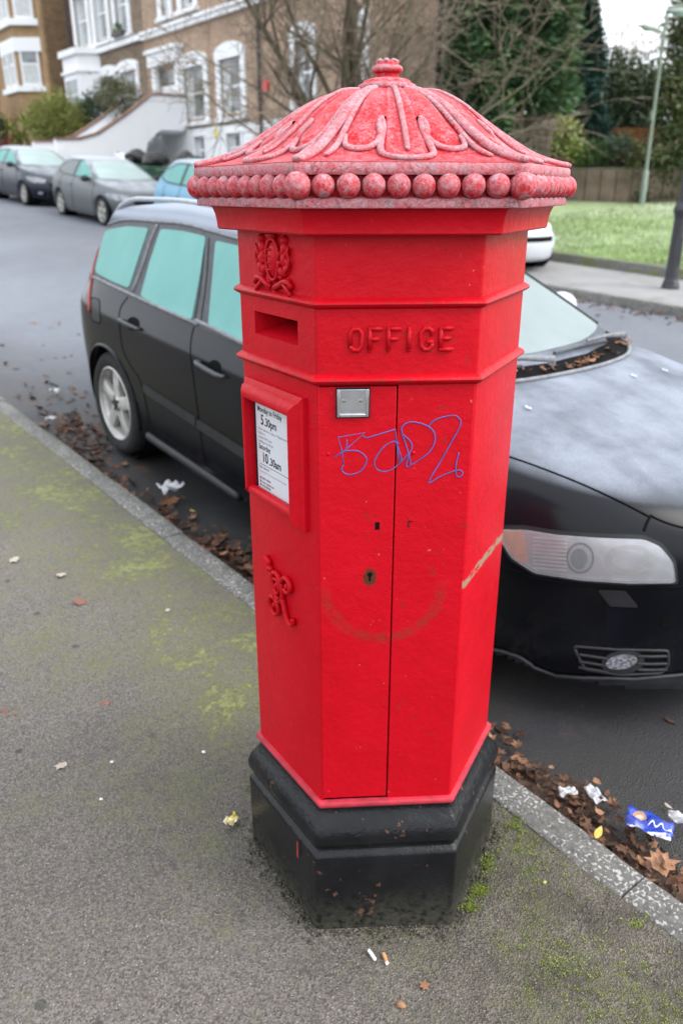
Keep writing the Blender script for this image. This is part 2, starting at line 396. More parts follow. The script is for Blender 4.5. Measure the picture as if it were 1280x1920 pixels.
# ------------------------------------------------------------------ post box
def mk_red(name, frost=0.0, marks=False, fs=34, edge=1.0):
    n = NB(name, .45, .15); O = n.obj()
    a = n.noise(6, 4, .6, O); fine = n.noise(260, 3, .6, O); mid = n.noise(55, 4, .6, O)
    base = n.ramp(a, [(.3, (.42, .0016, .008)), (.7, (.49, .0028, .012))])
    rust = n.math('MULTIPLY', n.mr(n.noise(38, 6, .7, n.mapn(O, loc=(4, 1, 2))), .62, .68), n.mr(n.noise(5.5, 3, .5, O), .47, .60))
    rust = n.math('MAXIMUM', rust, n.math('MULTIPLY', n.math('MULTIPLY', n.mr(n.pointy(), .53, .60), edge), n.mr(n.noise(34, 5, .7, O), .50, .60)))
    base = n.mix(n.math('MULTIPLY', rust, .8), base, (.10, .028, .018))
    pale = n.math('MULTIPLY', n.mr(n.noise(60, 5, .7, n.mapn(O, loc=(9, 1, 5))), .69, .72), .6)
    base = n.mix(pale, base, (.55, .22, .2))
    dark = n.mr(n.vor(36, n.mapn(O, loc=(.3, .2, .1))), .075, .05)
    base = n.mix(n.math('MULTIPLY', dark, n.math('MULTIPLY', n.mr(n.noise(9, 2, .5, O), .5, .6), .8)), base, (.06, .012, .012))
    hgt = n.math('ADD', n.math('ADD', n.math('MULTIPLY', mid, .7), n.math('MULTIPLY', fine, .22)), n.math('MULTIPLY', n.noise(17, 3, .5, O), 1.1)); rough = n.mixf(mid, .34, .52)
    if marks:
        p = n.sep(O)
        dx = n.math('ADD', p[0], .018); dz = n.math('SUBTRACT', p[2], .905)
        d = n.math('SQRT', n.math('ADD', n.math('MULTIPLY', dx, dx), n.math('MULTIPLY', dz, dz)))
        ring = n.mr(n.math('ABSOLUTE', n.math('SUBTRACT', d, n.math('ADD', .112, n.math('MULTIPLY', a, .016)))), .017, .004)
        ring = n.math('MULTIPLY', ring, n.mr(dz, .02, -.03)); ring = n.math('MULTIPLY', ring, n.mr(p[1], -.2, -.25))
        ring = n.math('MULTIPLY', ring, n.mr(n.noise(70, 5, .7, O), .36, .6))
        base = n.mix(n.math('MULTIPLY', ring, .55), base, (.17, .030, .020))
        # grey-tan scrape across the right hand face
        face = n.mr(n.math('SUBTRACT', n.math('MULTIPLY', p[0], .866), n.math('MULTIPLY', p[1], .5)), .252, .2545)
        ln = n.mr(n.math('ABSOLUTE', n.math('SUBTRACT', n.math('ADD', p[2], n.math('MULTIPLY', n.noise(14, 3, .6, O), .03)), .918)), .013, .005)
        sc = n.math('MULTIPLY', n.math('MULTIPLY', face, ln), n.mr(n.noise(45, 4, .7, n.mapn(O, scale=(.3, .3, 1.4))), .4, .5))
        base = n.mix(sc, base, (.27, .20, .14))
        # keyhole grime
        kx = n.math('ADD', p[0], .0452); kz = n.math('SUBTRACT', p[2], .928)
        kd = n.math('SQRT', n.math('ADD', n.math('MULTIPLY', kx, kx), n.math('MULTIPLY', n.math('MULTIPLY', kz, kz), .45)))
        kd = n.math('ADD', kd, n.math('MULTIPLY', n.math('SUBTRACT', mid, .5), .010))
        km = n.math('MULTIPLY', n.mr(kd, .0165, .0105), n.mr(p[1], -.2, -.25))
        base = n.mix(n.math('MULTIPLY', km, .9), base, (.05, .028, .014))
    if frost:
        up = n.nz(); g = n.math('ADD', n.math('MULTIPLY', n.noise(150, 4, .7, O), .6), n.math('MULTIPLY', n.noise(480, 2, .7, O), .4)); pch = n.noise(fs, 5, .65, n.mapn(O, loc=(1, 5, 2)))
        fr = n.math('ADD', .09 * frost, n.math('MULTIPLY', n.math('SUBTRACT', pch, .5), .75))
        fr = n.math('ADD', fr, n.math('MULTIPLY', n.mr(n.pointy(), .48, .60), .50))
        fr = n.math('ADD', fr, n.math('MULTIPLY', n.math('SUBTRACT', g, .5), 2.0))
        fr = n.math('ADD', fr, n.math('MULTIPLY', up, .16))
        fr = n.mr(fr, .0, .95)
        base = n.mix(n.math('MULTIPLY', fr, .85), base, (.48, .36, .40))
        rough = n.mixf(fr, .42, .9); hgt = n.math('ADD', hgt, n.math('MULTIPLY', n.math('MULTIPLY', g, fr), 1.2))
        # peeling flakes
        fl = n.mr(n.math('ABSOLUTE', n.math('SUBTRACT', n.noise(26, 3, .5, O, .6), .5)), .012, .004)
        fl = n.math('MULTIPLY', fl, n.mr(n.noise(7, 2, .5, O), .48, .58)); base = n.mix(n.math('MULTIPLY', fl, .6), base, (.12, .03, .03))
    n.set(Base_Color=base, Roughness=rough, Normal=n.bump(hgt, .36, .006))
    return n.mat
M['red'] = mk_red('red_paint', marks=True); M['red_plain'] = mk_red('red_paint_cast', edge=.15); M['red_frost'] = mk_red('red_paint_frosted', .8); M['red_ball'] = mk_red('red_paint_frosted_ball', 1.0, fs=75)
def mk_black_paint():
    n = NB('black_paint', .2, .24); O = n.obj(); p = n.sep(O); a = n.noise(30, 6, .65, O)
    base = n.ramp(n.noise(7, 5, .6, O), [(.3, (.004, .0045, .006)), (.7, (.012, .0125, .014))])
    base = n.mix(n.math('MULTIPLY', n.mr(a, .635, .67), .8), base, (.15, .06, .04))
    dirt = n.math('MULTIPLY', n.mr(n.math('ADD', p[2], n.math('MULTIPLY', a, .12)), .20, .03), n.mr(n.noise(60, 4, .6, O), .3, .6))
    base = n.mix(n.math('MULTIPLY', dirt, .8), base, (.055, .053, .038))
    n.set(Base_Color=base, Roughness=n.mixf(dirt, .17, .9), Normal=n.bump(n.math('ADD', n.noise(45, 4, .6, O), n.math('MULTIPLY', n.noise(260, 2, .6, O), .3)), .5, .006)); return n.mat
M['black_paint'] = mk_black_paint()
M['dark'] = simple('dark_void', (.004, .004, .004), .9, .1)
M['pink_trim'] = simple('faded_red_trim', (.40, .025, .045), .5, .5, var=.25, scale=40, bump=.3)
M['steel'] = simple('stainless_steel', (.55, .57, .60), .28, .5, 1.0, var=.12, scale=30)
M['paper'] = simple('white_card', (.56, .585, .63), .45, .5, var=.03)
M['ink'] = simple('black_ink', (.012, .012, .018), .6, .3, var=.05); M['ink_grey'] = simple('grey_ink', (.26, .27, .30), .6, .3, var=.05)
M['blue_pen'] = simple('blue_marker', (.07, .085, .33), .5, .4, var=.25, scale=60)

BX = empty('post_box', (.08623, 1.69117, gz(US[0]*.08623 + US[1]*1.69117) * 0), (0, 0, R(3.5966)))
tag(BX, 'red hexagonal pillar post box with frosted domed cap on black base', 'post box')
RB = .2958; APO = RB * math.cos(R(30))
def hexring(r, z, c=.005):
    """hexagon with softened corners, front face towards -y"""
    out = []
    for k in range(6):
        for da in (-1, 0, 1):
            a = R(60 * k) ; v = Vector((math.cos(a), math.sin(a), 0))
            tng = Vector((-math.sin(a), math.cos(a), 0))
            if da == 0: p = v * (r - c * .30)
            else: p = v * (r - c * .5) + tng * (da * c * .866)
            out.append((p.x, p.y, z))
    return out
def hexloft(prof, c=.005, mb=None, cap_top=False, skip=None):
    b = mb or MB(); base = len(b.v); n = 18
    for r, z in prof: b.v += hexring(r, z, c)
    for i in range(len(prof) - 1):
        for k in range(n):
            if skip and skip(i, k): continue
            b.f.append((base+i*n+k, base+i*n+(k+1) % n, base+(i+1)*n+(k+1) % n, base+(i+1)*n+k)); b.m.append(0)
    if cap_top: b.f.append(tuple(base + (len(prof)-1)*n + k for k in range(n))); b.m.append(0)
    return b
def FM(face):
    """matrix: (x along face, y outwards, z) -> box space"""
    a = R(-90 + face); nrm = Vector((math.cos(a), math.sin(a), 0)); e = Vector((-nrm.y, nrm.x, 0))
    return Matrix(((e.x, nrm.x, 0, nrm.x*APO), (e.y, nrm.y, 0, nrm.y*APO), (0, 0, 1, 0), (0, 0, 0, 1)))
FR, FL, FRT = FM(0), FM(-60), FM(60)
# faces of hexring k index: corner k has entries 3k..3k+2; face quad between corner k (last) and corner k+1 (first) = index 3k+2
# front face (normal -90) lies between corners at 240 (k=4) and 300 (k=5): index 14 ; left face (-150) between 180 (k=3) and 240: index 11
Z0, Z_R2, Z_R1, Z_T = .360, 1.332, 1.470, 1.588
body = hexloft([(RB, Z0), (RB, Z_R2)], skip=lambda i, k: k == 14)
hexloft([(RB, Z_R2), (RB, Z_R1)], mb=body, skip=lambda i, k: k == 11)
hexloft([(RB, Z_R1), (RB, Z_T)], mb=body)
hw = RB / 2 - .0035
def fq(mb, Mf, pts):
    mb.face([Mf @ Vector(p) for p in pts])
ax0, ax1, az0, az1 = -.0855, .0840, 1.3855, 1.4305
for (xa, xb, za, zb) in ((-hw, ax0, Z_R2, Z_R1), (ax1, hw, Z_R2, Z_R1), (ax0, ax1, Z_R2, az0), (ax0, ax1, az1, Z_R1)):
    fq(body, FL, [(xa, 0, za), (xb, 0, za), (xb, 0, zb), (xa, 0, zb)])
D = -.075
fq(body, FL, [(ax0, 0, az0), (ax1, 0, az0), (ax1 - .01, D, az0 + .022), (ax0 + .01, D, az0 + .022)])
fq(body, FL, [(ax0, 0, az1), (ax0 + .01, D, az1), (ax1 - .01, D, az1), (ax1, 0, az1)])
fq(body, FL, [(ax0, 0, az0), (ax0 + .01, D, az0 + .022), (ax0 + .01, D, az1), (ax0, 0, az1)])
fq(body, FL, [(ax1, 0, az0), (ax1, 0, az1), (ax1 - .01, D, az1), (ax1 - .01, D, az0 + .022)])
body.build('body', M['red'], BX, 30)
core = MB(); hexloft([(RB - .03, .3), (RB - .03, 1.345), (.05, 1.346)], mb=core); core.build('inner_case', M['dark'], BX)
ap = MB(); fq(ap, FL, [(ax0, D + .001, az0), (ax1, D + .001, az0), (ax1, D + .001, az1), (ax0, D + .001, az1)]); ap.build('aperture_back', M['dark'], BX, None)
def slab(name, Mf, x0, x1, z0, z1, th, mat, back=.0, bw=.0018):
    b = MB(); b.box((x0, -back - th, z0), (x1, -back, z1), M=Mf); o = b.build(name, mat, BX, 30); bevel(o, bw, 2); return o
slab('door', FR, -hw - .0012, -.0004, Z0 + .008, Z_R2 - .0125, .012, M['red'], back=-.0006)
slab('fixed_panel', FR, .0022, hw + .0012, Z0, Z_R2, .012, M['red'], back=.0002)
def torus_prof(z, r_in, bulge, h): return [(r_in + bulge * math.sin(math.pi * q / 8), z - h + 2 * h * q / 8) for q in range(9)]
for z, bu, h in ((Z_R1 - .002, .0135, .0095), (Z_R2, .0145, .0105)):
    b = hexloft([(RB - .004, z - h)] + torus_prof(z, RB, bu, h) + [(RB - .004, z + h)], c=.004); b.build('moulding_ring', M['red'], BX, 40)
tr = hexloft([(RB - .02, .346), (.3045, .346), (.3070, .350), (.3072, .356), (.3045, .3605), (RB - .004, .362)], c=.003); tr.build('bottom_trim', M['pink_trim'], BX, 40)
base_prof = [(.27, .347), (.298, .347), (.296, .336), (.300, .325), (.313, .311), (.326, .296), (.3325, .278), (.3325, .264), (.328, .252), (.319, .243), (.3155, .237), (.317, .231), (.326, .225), (.3306, .2195), (.3312, .214), (.3306, .20), (.3300, .10), (.3310, -.12)]
hexloft(base_prof, c=.007).build('black_base', M['black_paint'], BX, 40)
b = MB(); fq(b, FL, [(.090, .0362, .165), (.097, .0362, .165), (.0965, .0362, .215), (.0915, .0362, .216)]); b.build('paint_drip', M['pink_trim'], BX, None)
# cornice
b = hexloft([(RB - .01, 1.583), (.331, 1.583), (.3345, 1.586), (.3345, 1.590), (.3355, 1.600), (.338, 1.612), (.343, 1.6235), (.350, 1.6255)], c=.004); b.build('cornice', M['red_plain'], BX, 40)
CAP_ROT = Matrix.Rotation(R(1.1), 4, 'Z')
b = hexloft([(.33, 1.6262), (.3695, 1.6262), (.371, 1.6285), (.370, 1.640), (.362, 1.6435), (.354, 1.646), (.353, 1.674), (.36, 1.6765)], c=.003); o = b.build('frieze', M['red_frost'], BX, 40); o.matrix_local = CAP_ROT
b = hexloft([(.350, 1.6765), (.371, 1.6765), (.3735, 1.680), (.3735, 1.690), (.3705, 1.6945), (.364, 1.6962)], c=.003); o = b.build('cap_lip', M['red_frost'], BX, 40); o.matrix_local = CAP_ROT
# beads under the lip: nine to a side
bm_ = MB(); bm_.ell((0, 0, 0), (.0196, .0196, .0196), 20, 12)
ball0 = None
for k in range(6):
    a0, a1 = R(60 * k), R(60 * (k + 1)); RBALL = .3655
    c0 = Vector((math.cos(a0), math.sin(a0), 0)) * RBALL; c1 = Vector((math.cos(a1), math.sin(a1), 0)) * RBALL
    for j in range(9):
        p = CAP_ROT @ (c0.lerp(c1, j / 9) + Vector((0, 0, 1.6598)))
        if ball0 is None: o = ball0 = bm_.build('bead', M['red_ball'], BX, 179)
        else: o = ball0.copy(); COL.objects.link(o); o.parent = BX
        o.location = p; o.rotation_euler = (random.random()*.6, random.random()*.6, random.random()*6)
        o.scale = (1.13,)*3 if j == 0 else (1 + random.uniform(-.03, .03),)*3
# cap crown
PROF = [(0, .050, 1.8285), (.16, .104, 1.8150), (.33, .160, 1.7910), (.52, .222, 1.7530), (.72, .292, 1.7150), (.88, .345, 1.6990), (1, .3705, 1.6955)]
def prof(t):
    t = min(1, max(0, t))
    for i in range(len(PROF) - 1):
        if t <= PROF[i+1][0]:
            p0, p1, p2, p3 = PROF[max(0, i-1)], PROF[i], PROF[i+1], PROF[min(len(PROF)-1, i+2)]; u = (t - p1[0]) / (p2[0] - p1[0]); out = []
            for q in (1, 2):
                m1 = (p2[q]-p0[q]) / (p2[0]-p0[0]) * (p2[0]-p1[0]); m2 = (p3[q]-p1[q]) / (p3[0]-p1[0]) * (p2[0]-p1[0])
                out.append((2*u**3-3*u*u+1)*p1[q] + (u**3-2*u*u+u)*m1 + (-2*u**3+3*u*u)*p2[q] + (u**3-u*u)*m2)
            return out
    return PROF[-1][1:]
def crown(face, a, t, off=0.0):
    r, z = prof(t); th = R(30) * a; bl = sstep(0, .75, t)
    def pt(th, t):
        r, z = prof(t); bl = sstep(0, .75, t)
        rho = r * ((1 - bl) + bl * math.cos(R(30)) / math.cos(th)); an = R(-90 + face) + th
        return Vector((rho * math.cos(an), rho * math.sin(an), z))
    p = pt(th, t)
    if off:
        e = 1e-3; n = (pt(th + e, t) - pt(th - e, t)).cross(pt(th, t - e) - pt(th, t + e)); n.normalize()
        if n.z < 0: n = -n
        p = p + n * off
    return p
def lobe(a, t):
    """height of the cast leaf above the plain crown: three lobes on each face"""
    h = 0.0
    w_c = .30 if t < .62 else .30 * math.sqrt(max(0, 1 - ((t - .62) / .24) ** 2))          # middle lobe
    if t < .88 and w_c > 0: h = max(h, .0085 * sstep(0, .06, w_c - abs(a)) * (1 - .35 * (1 - abs(a) / .32)))
    if t < .72:
        wo = .80; te = .70 - .10 * abs(abs(a) - .56) / .26
        if .24 < abs(a) < wo and t < te: h = max(h, .0075 * sstep(0, .05, wo - abs(a)) * sstep(0, .05, te - t) * (.55 + .45 * math.sin(math.pi * (abs(a) - .24) / .56)))
    return h * sstep(.02, .16, t)
b = MB(); NA, NT = 44, 46
for fc in range(6):
    base = len(b.v)
    for i in range(NT + 1):
        for j in range(NA + 1):
            a = -1 + 2 * j / NA; t = i / NT; b.v.append(tuple(crown(60 * fc, a, t, lobe(a, t) + 1e-5)))
    for i in range(NT):
        for j in range(NA):
            q = base + i*(NA+1) + j; b.f.append((q, q + NA + 1, q + NA + 2, q + 1)); b.m.append(0)
o = b.build('cap_dome', M['red_frost'], BX, 179); o.matrix_local = CAP_ROT
def smooth_path(pts, n=6):
    out = []
    for i in range(len(pts) - 1):
        p0, p1, p2, p3 = (np.array(pts[max(0, i-1)]), np.array(pts[i]), np.array(pts[i+1]), np.array(pts[min(len(pts)-1, i+2)]))
        for k in range(n):
            u = k / n; out.append(.5*((2*p1) + (-p0+p2)*u + (2*p0-5*p1+4*p2-p3)*u*u + (-p0+3*p1-3*p2+p3)*u**3))
    out.append(np.array(pts[-1])); return [tuple(map(float, p)) for p in out]
rib0 = {}
def crown_tube(name, path, r, fc, flat=.8, key=None):
    """each rib modelled once and turned about the axis for the other faces"""
    if key in rib0:
        o = rib0[key].copy(); COL.objects.link(o); o.parent = BX
    else:
        mb = MB(); pp = smooth_path(path)
        mb.tube([crown(0, a, t, .003 + lobe(min(1, max(-1, a)), t) * .9) for a, t in pp], [r * (.55 + .45 * min(1, 6 * k / len(pp), 6 * (len(pp) - 1 - k) / len(pp) + .3)) for k in range(len(pp))], 8, flat=flat)
        o = mb.build(name, M['red_frost'], BX, 179); rib0[key] = o
    o.matrix_local = CAP_ROT @ Matrix.Rotation(R(60 * fc), 4, 'Z'); return o
for fc in range(6):
    crown_tube('corner_rib', [(-1, .02), (-1, .2), (-1, .4), (-1, .6), (-1, .8), (-1, .93), (-1, 1.0)], .0105, fc, .7, 'rib')
    for sgn in (-1, 1):
        crown_tube('leaf_edge', [(sgn*.84, .03), (sgn*.86, .25), (sgn*.86, .5), (sgn*.84, .68), (sgn*.86, .82)], .0058, fc, .8, ('edge', sgn))
        crown_tube('leaf_lobe', [(sgn*.80, .60), (sgn*.74, .69), (sgn*.60, .725), (sgn*.44, .70), (sgn*.345, .62), (sgn*.37, .53), (sgn*.33, .47)], .0058, fc, .8, ('lobe', sgn))
    crown_tube('leaf_tongue', [(-.33, .47), (-.30, .55), (-.325, .68), (-.29, .79), (-.16, .865), (0, .885), (.16, .865), (.29, .79), (.325, .68), (.30, .55), (.33, .47)], .0062, fc, .8, 'tongue')
    crown_tube('leaf_vein', [(0, .04), (.0, .3), (.02, .55), (.0, .78)], .0052, fc, .8, 'vein')
    for sgn in (-1, 1):
        if ('eye', sgn) in rib0:
            o = rib0[('eye', sgn)].copy(); COL.objects.link(o); o.parent = BX
        else:
            mb = MB(); c = crown(0, sgn*.30, .47, lobe(.30, .47) + .001); mb.ell(c, (.0045, .0045, .0035), 10, 6); o = mb.build('leaf_eye', M['dark'], BX, 179); rib0[('eye', sgn)] = o
        o.matrix_local = CAP_ROT @ Matrix.Rotation(R(60 * fc), 4, 'Z')
fin = MB(); fin.lathe([(.046, 1.820), (.0545, 1.8285), (.0565, 1.8325), (.0545, 1.838), (.046, 1.8415), (.044, 1.845), (.036, 1.848), (.026, 1.850), (.0215, 1.853), (.0215, 1.8565), (.027, 1.859), (.0295, 1.8635), (.0285, 1.868), (.0235, 1.8715), (.0215, 1.8725), (.0205, 1.876), (.019, 1.8785), (.010, 1.8775), (.0005, 1.8765)], 32)
for k in range(7):
    a = 2 * math.pi * k / 7; fin.ell((.0165*math.cos(a), .0165*math.sin(a), 1.8775), (.006, .006, .0045), 8, 6)
fin.build('finial', M['red_frost'], BX, 60)
# raised OFFICE lettering
LM = {'O': [[(0, .2), (0, .8), (.16, 1), (.44, 1), (.6, .8), (.6, .2), (.44, 0), (.16, 0), (0, .2)]],
      'F': [[(0, 0), (0, 1)], [(0, 1), (.56, 1)], [(0, .52), (.40, .52)]], 'I': [[(0, 0), (0, 1)]],
      'C': [[(.58, .74), (.56, .9), (.42, 1), (.18, 1), (0, .8), (0, .2), (.18, 0), (.42, 0), (.58, .14), (.58, .30)], [(.58, .36), (.40, .36)]],
      'E': [[(0, 0), (0, 1)], [(0, 1), (.56, 1)], [(0, .52), (.44, .52)], [(0, 0), (.58, 0)]]}
H_L = .0375; x = -.0870
for ch, adv in (('O', .0352), ('F', .0338), ('F', .0370), ('I', .0215), ('C', .0360), ('E', .03)):
    mb = MB()
    for q, st in enumerate(LM[ch]):
        mb.tube([FR @ Vector((x + px * H_L * .92, .0016 + .0002*q, 1.3865 + pz * H_L)) for px, pz in st], .0043, 8, flat=1.0)
        for px, pz in st: mb.ell(FR @ Vector((x + px * H_L * .92, .0016 + .0002*q, 1.3865 + pz * H_L)), (.0043,)*3, 8, 6)
    o = mb.build('raised_letter', M['red_plain'], BX, 179); x += adv
# steel tab holder
slab('tab_holder_seat', FR, -.1135, -.0495, 1.2605, 1.3185, .003, M['ink'], back=-.0022, bw=.001)
pl = MB(); pl.box((-.1090, .0022, 1.2650), (-.0540, .0042, 1.3155), M=FR)
for (x0, x1, z0, z1) in ((-.1110, -.1060, 1.2640, 1.3165), (-.0580, -.0525, 1.2640, 1.3165), (-.1060, -.0580, 1.2640, 1.2695)): pl.box((x0, .0042, z0), (x1, .0085, z1), M=FR)
o = pl.build('tab_holder', M['steel'], BX, 30); bevel(o, .0012, 2)
for xx in (-.0985, -.0675):
    mb = MB(); mb.tube([FR @ Vector((xx, .0040, 1.2925)), FR @ Vector((xx, .0052, 1.2925))], .0042, 14); s_ = mb.build('screw', M['steel'], BX, 40)
    mb = MB(); mb.box((xx - .0032, .0053, 1.2920), (xx + .0032, .0056, 1.2931), M=FR); mb.build('screw_slot', M['dark'], s_, None)
# locks
mb = MB(); mb.box((-.0365, -.004, 1.0325), (-.0275, .0009, 1.0490), M=FR); mb.build('key_slot', M['dark'], BX, None)
mb = MB(); mb.tube([FR @ Vector((-.0452, -.003, .9345)), FR @ Vector((-.0452, .0010, .9345))], .0052, 16)
mb.prism([(-.0476, .9200), (-.0428, .9200), (-.0434, .9330), (-.0470, .9330)], -APO - .0010, -APO + .003); mb.build('keyhole', M['dark'], BX, None)
for (xx, zz, w, h) in ((.0300, 1.0440, .0010, .006), (.0330, 1.0490, .004, .0009), (.0300, 1.0375, .0028, .0007)):
    mb = MB(); mb.box((xx - w, -.001, zz - h), (xx + w, .0008, zz + h), M=FR); mb.build('scored_mark', M['black_paint'], BX, None)
mb = MB(); mb.ell(FR @ Vector((.0345, .0, 1.1905)), (.0042, .0042, .0042), 10, 6); mb.build('rivet', M['red'], BX, 179)
mb = MB(); mb.ell(FR @ Vector((-.1275, .0, 1.1915)), (.0036, .0036, .0036), 10, 6); mb.build('rivet', M['red'], BX, 179)
# marker scrawl
graf = [[(-0.1181, 1.1829), (-0.0976, 1.1966), (-0.0588, 1.2319), (-0.1093, 1.2239), (-0.1019, 1.199), (-0.0989, 1.1678)], [(-0.0924, 1.2191), (-0.0941, 1.1988), (-0.1063, 1.1922)], [(-0.0976, 1.1966), (-0.0715, 1.1961), (-0.0547, 1.1798), (-0.0646, 1.1569), (-0.0887, 1.1491), (-0.1019, 1.1578), (-0.0989, 1.1692)], [(-0.0631, 1.2261), (-0.0544, 1.2215), (-0.0009, 1.2375), (0.0014, 1.215), (0.0052, 1.1877), (0.0079, 1.1693)], [(0.0068, 1.2082), (-0.0042, 1.2138), (-0.0236, 1.2019), (-0.0398, 1.1749), (-0.0315, 1.1562), (-0.0094, 1.1558), (0.01, 1.1715)], [(0.0001, 1.2128), (0.0096, 1.1876), (0.0122, 1.1715)], [(0.0115, 1.2283), (0.02, 1.2056), (0.03, 1.1688), (0.0213, 1.1644), (0.0271, 1.1896)], [(0.0138, 1.2238), (0.0111, 1.2417), (0.0273, 1.2512), (0.0535, 1.2454), (0.0715, 1.2317), (0.0738, 1.2091), (0.0602, 1.1866), (0.0257, 1.1633)], [(0.0115, 1.2283), (0.0285, 1.2123), (0.0304, 1.1963), (0.0164, 1.1783), (0.0079, 1.1693)], [(0.0692, 1.234), (0.0623, 1.2431), (0.0769, 1.2561), (0.107, 1.2623), (0.1196, 1.2554), (0.1212, 1.242), (0.1055, 1.2085), (0.0874, 1.1722), (0.0661, 1.1297), (0.0888, 1.1419), (0.1173, 1.153)], [(0.1219, 1.1899), (0.1179, 1.167), (0.1191, 1.1445), (0.1261, 1.1402), (0.1319, 1.148), (0.1239, 1.1543), (0.1174, 1.1507)]]
sharp = {0, 3}
mb = MB()
for q, st in enumerate(graf):
    p2 = st if q in sharp else smooth_path(st, 5)
    mb.tube([FR @ Vector((px, .0008 + .0001*(q % 4), pz)) for px, pz in p2], .0013, 6, flat=.35, up=(0, -1, 0))
mb.build('marker_scrawl', M['blue_pen'], BX, 179)
# collection plate: frame and card on the left face
fx0, fx1, fz0, fz1 = -.1225, .1130, 1.030, 1.2925          # outer
ix0, ix1, iz0, iz1 = -.1030, .0760, 1.053, 1.2530           # opening
secA = [(0, -.002), (0, .010), (.15, .013), (.30, .015), (.38, .021), (.60, .026), (.85, .027), (1, .024), (1, -.002)]
dl, dr, dt_, db = ix0 - fx0, fx1 - ix1, fz1 - iz1, iz0 - fz0
def mbar(name, A, B, Ain, Bin):
    mb = MB(); n = len(secA)
    mb.v = [tuple(FL @ Vector((A[0] + Ain[0]*u, y, A[1] + Ain[1]*u))) for u, y in secA] + [tuple(FL @ Vector((B[0] + Bin[0]*u, y, B[1] + Bin[1]*u))) for u, y in secA]
    for i in range(n): mb.f.append((i, n + i, n + (i+1) % n, (i+1) % n)); mb.m.append(0)
    mb.f.append(tuple(range(n))); mb.m.append(0); mb.f.append(tuple(range(n, 2*n))[::-1]); mb.m.append(0)
    return mb.build(name, M['red_plain'], BX, 35)
mbar('notice_frame', (fx0, fz1), (fx1, fz1), (dl, -dt_), (-dr, -dt_))
mbar('notice_frame', (fx1, fz1), (fx1, fz0 - .012), (-dr, -dt_), (-dr, db + .006))
mbar('notice_frame', (fx0, fz0), (fx0, fz1), (dl, db), (dl, -dt_))
mb = MB(); mb.tube([FL @ Vector((ix0 - .004, .012, iz0 - .006)), FL @ Vector((ix1 + .006, .012, iz0 - .006))], .0115, 12); mb.build('notice_frame_bar', M['red_plain'], BX, 40)
mb = MB(); mb.box((ix0 - .01, .0005, iz0 - .01), (ix1 + .01, .0022, iz1 + .01), M=FL); mb.build('notice_backing', M['ink'], BX, None)
mb = MB(); mb.box((ix0 + .0115, .0022, iz0 - .004), (ix1 + .004, .0034, iz1 + .006), M=FL); CARD = mb.build('notice_card', M['paper'], BX, None)
CARD['label'] = 'white printed card of collection times'
def ntext(body, x, z, size, mat='ink', off=0.0, sx=.86):
    # text plane: local x -> face x, local y -> z
    T = FL @ Matrix(((1, 0, 0, x), (0, 0, 1, .0038), (0, 1, 0, z), (0, 0, 0, 1)))
    text_mesh('printed_text', body, size, M[mat], CARD, T, 0, off, sx=sx)
tx = ix0 + .020
ntext('Last Collection Times', tx, iz1 - .006, .0158, off=.0002)
ntext('Monday to Friday', tx, iz1 - .0265, .0168, off=.0002)
ntext('5', tx + .013, iz1 - .0530, .0310, off=.0006); ntext('.30pm', tx + .028, iz1 - .0530, .0245, off=.0004)
for k, l in enumerate(('A later collection is made at 7.30pm from the', 'Postbox at', 'Croydon Mail Centre', 'Beddington Farm Road')): ntext(l, tx, iz1 - .066 - .0092*k, .0078, 'ink_grey')
ntext('Saturday', tx, iz1 - .1080, .0168, off=.0002)
ntext('10', tx + .013, iz1 - .1350, .0310, off=.0006); ntext('.30am', tx + .044, iz1 - .1350, .0245, off=.0004)
ntext('Other collections', tx, iz1 - .1510, .0070, 'ink')
ntext('Items posted after the last collection will be collected next day', tx, iz1 - .1600, .0052, 'ink_grey')
for k, l in enumerate(('03457 740740', 'www.royalmail.com', '03456 000606')):
    ntext(l, tx + .009, iz1 - .1765 - .0082*k, .0075, 'ink')
    mb = MB(); mb.box((tx + .001, .0036, iz1 - .1765 - .0082*k), (tx + .005, .0038, iz1 - .1715 - .0082*k), M=FL); mb.build('print_mark', M['ink'], CARD, None)
for zz, x1 in ((iz1 - .0105, ix1), (iz1 - .0320, ix1)):
    pass
for zz in (iz1 - .0095, iz1 - .1425):
    mb = MB(); mb.box((tx, .0036, zz), (ix1 - .001, .0038, zz + .0010), M=FL); mb.build('print_rule', M['ink'], CARD, None)
for k in range(5): ntext(('Next', 'collection', '2', 'See plate', 'for times')[k], ix1 - .024, iz1 - .034 - .0085*k, .0068, 'ink')
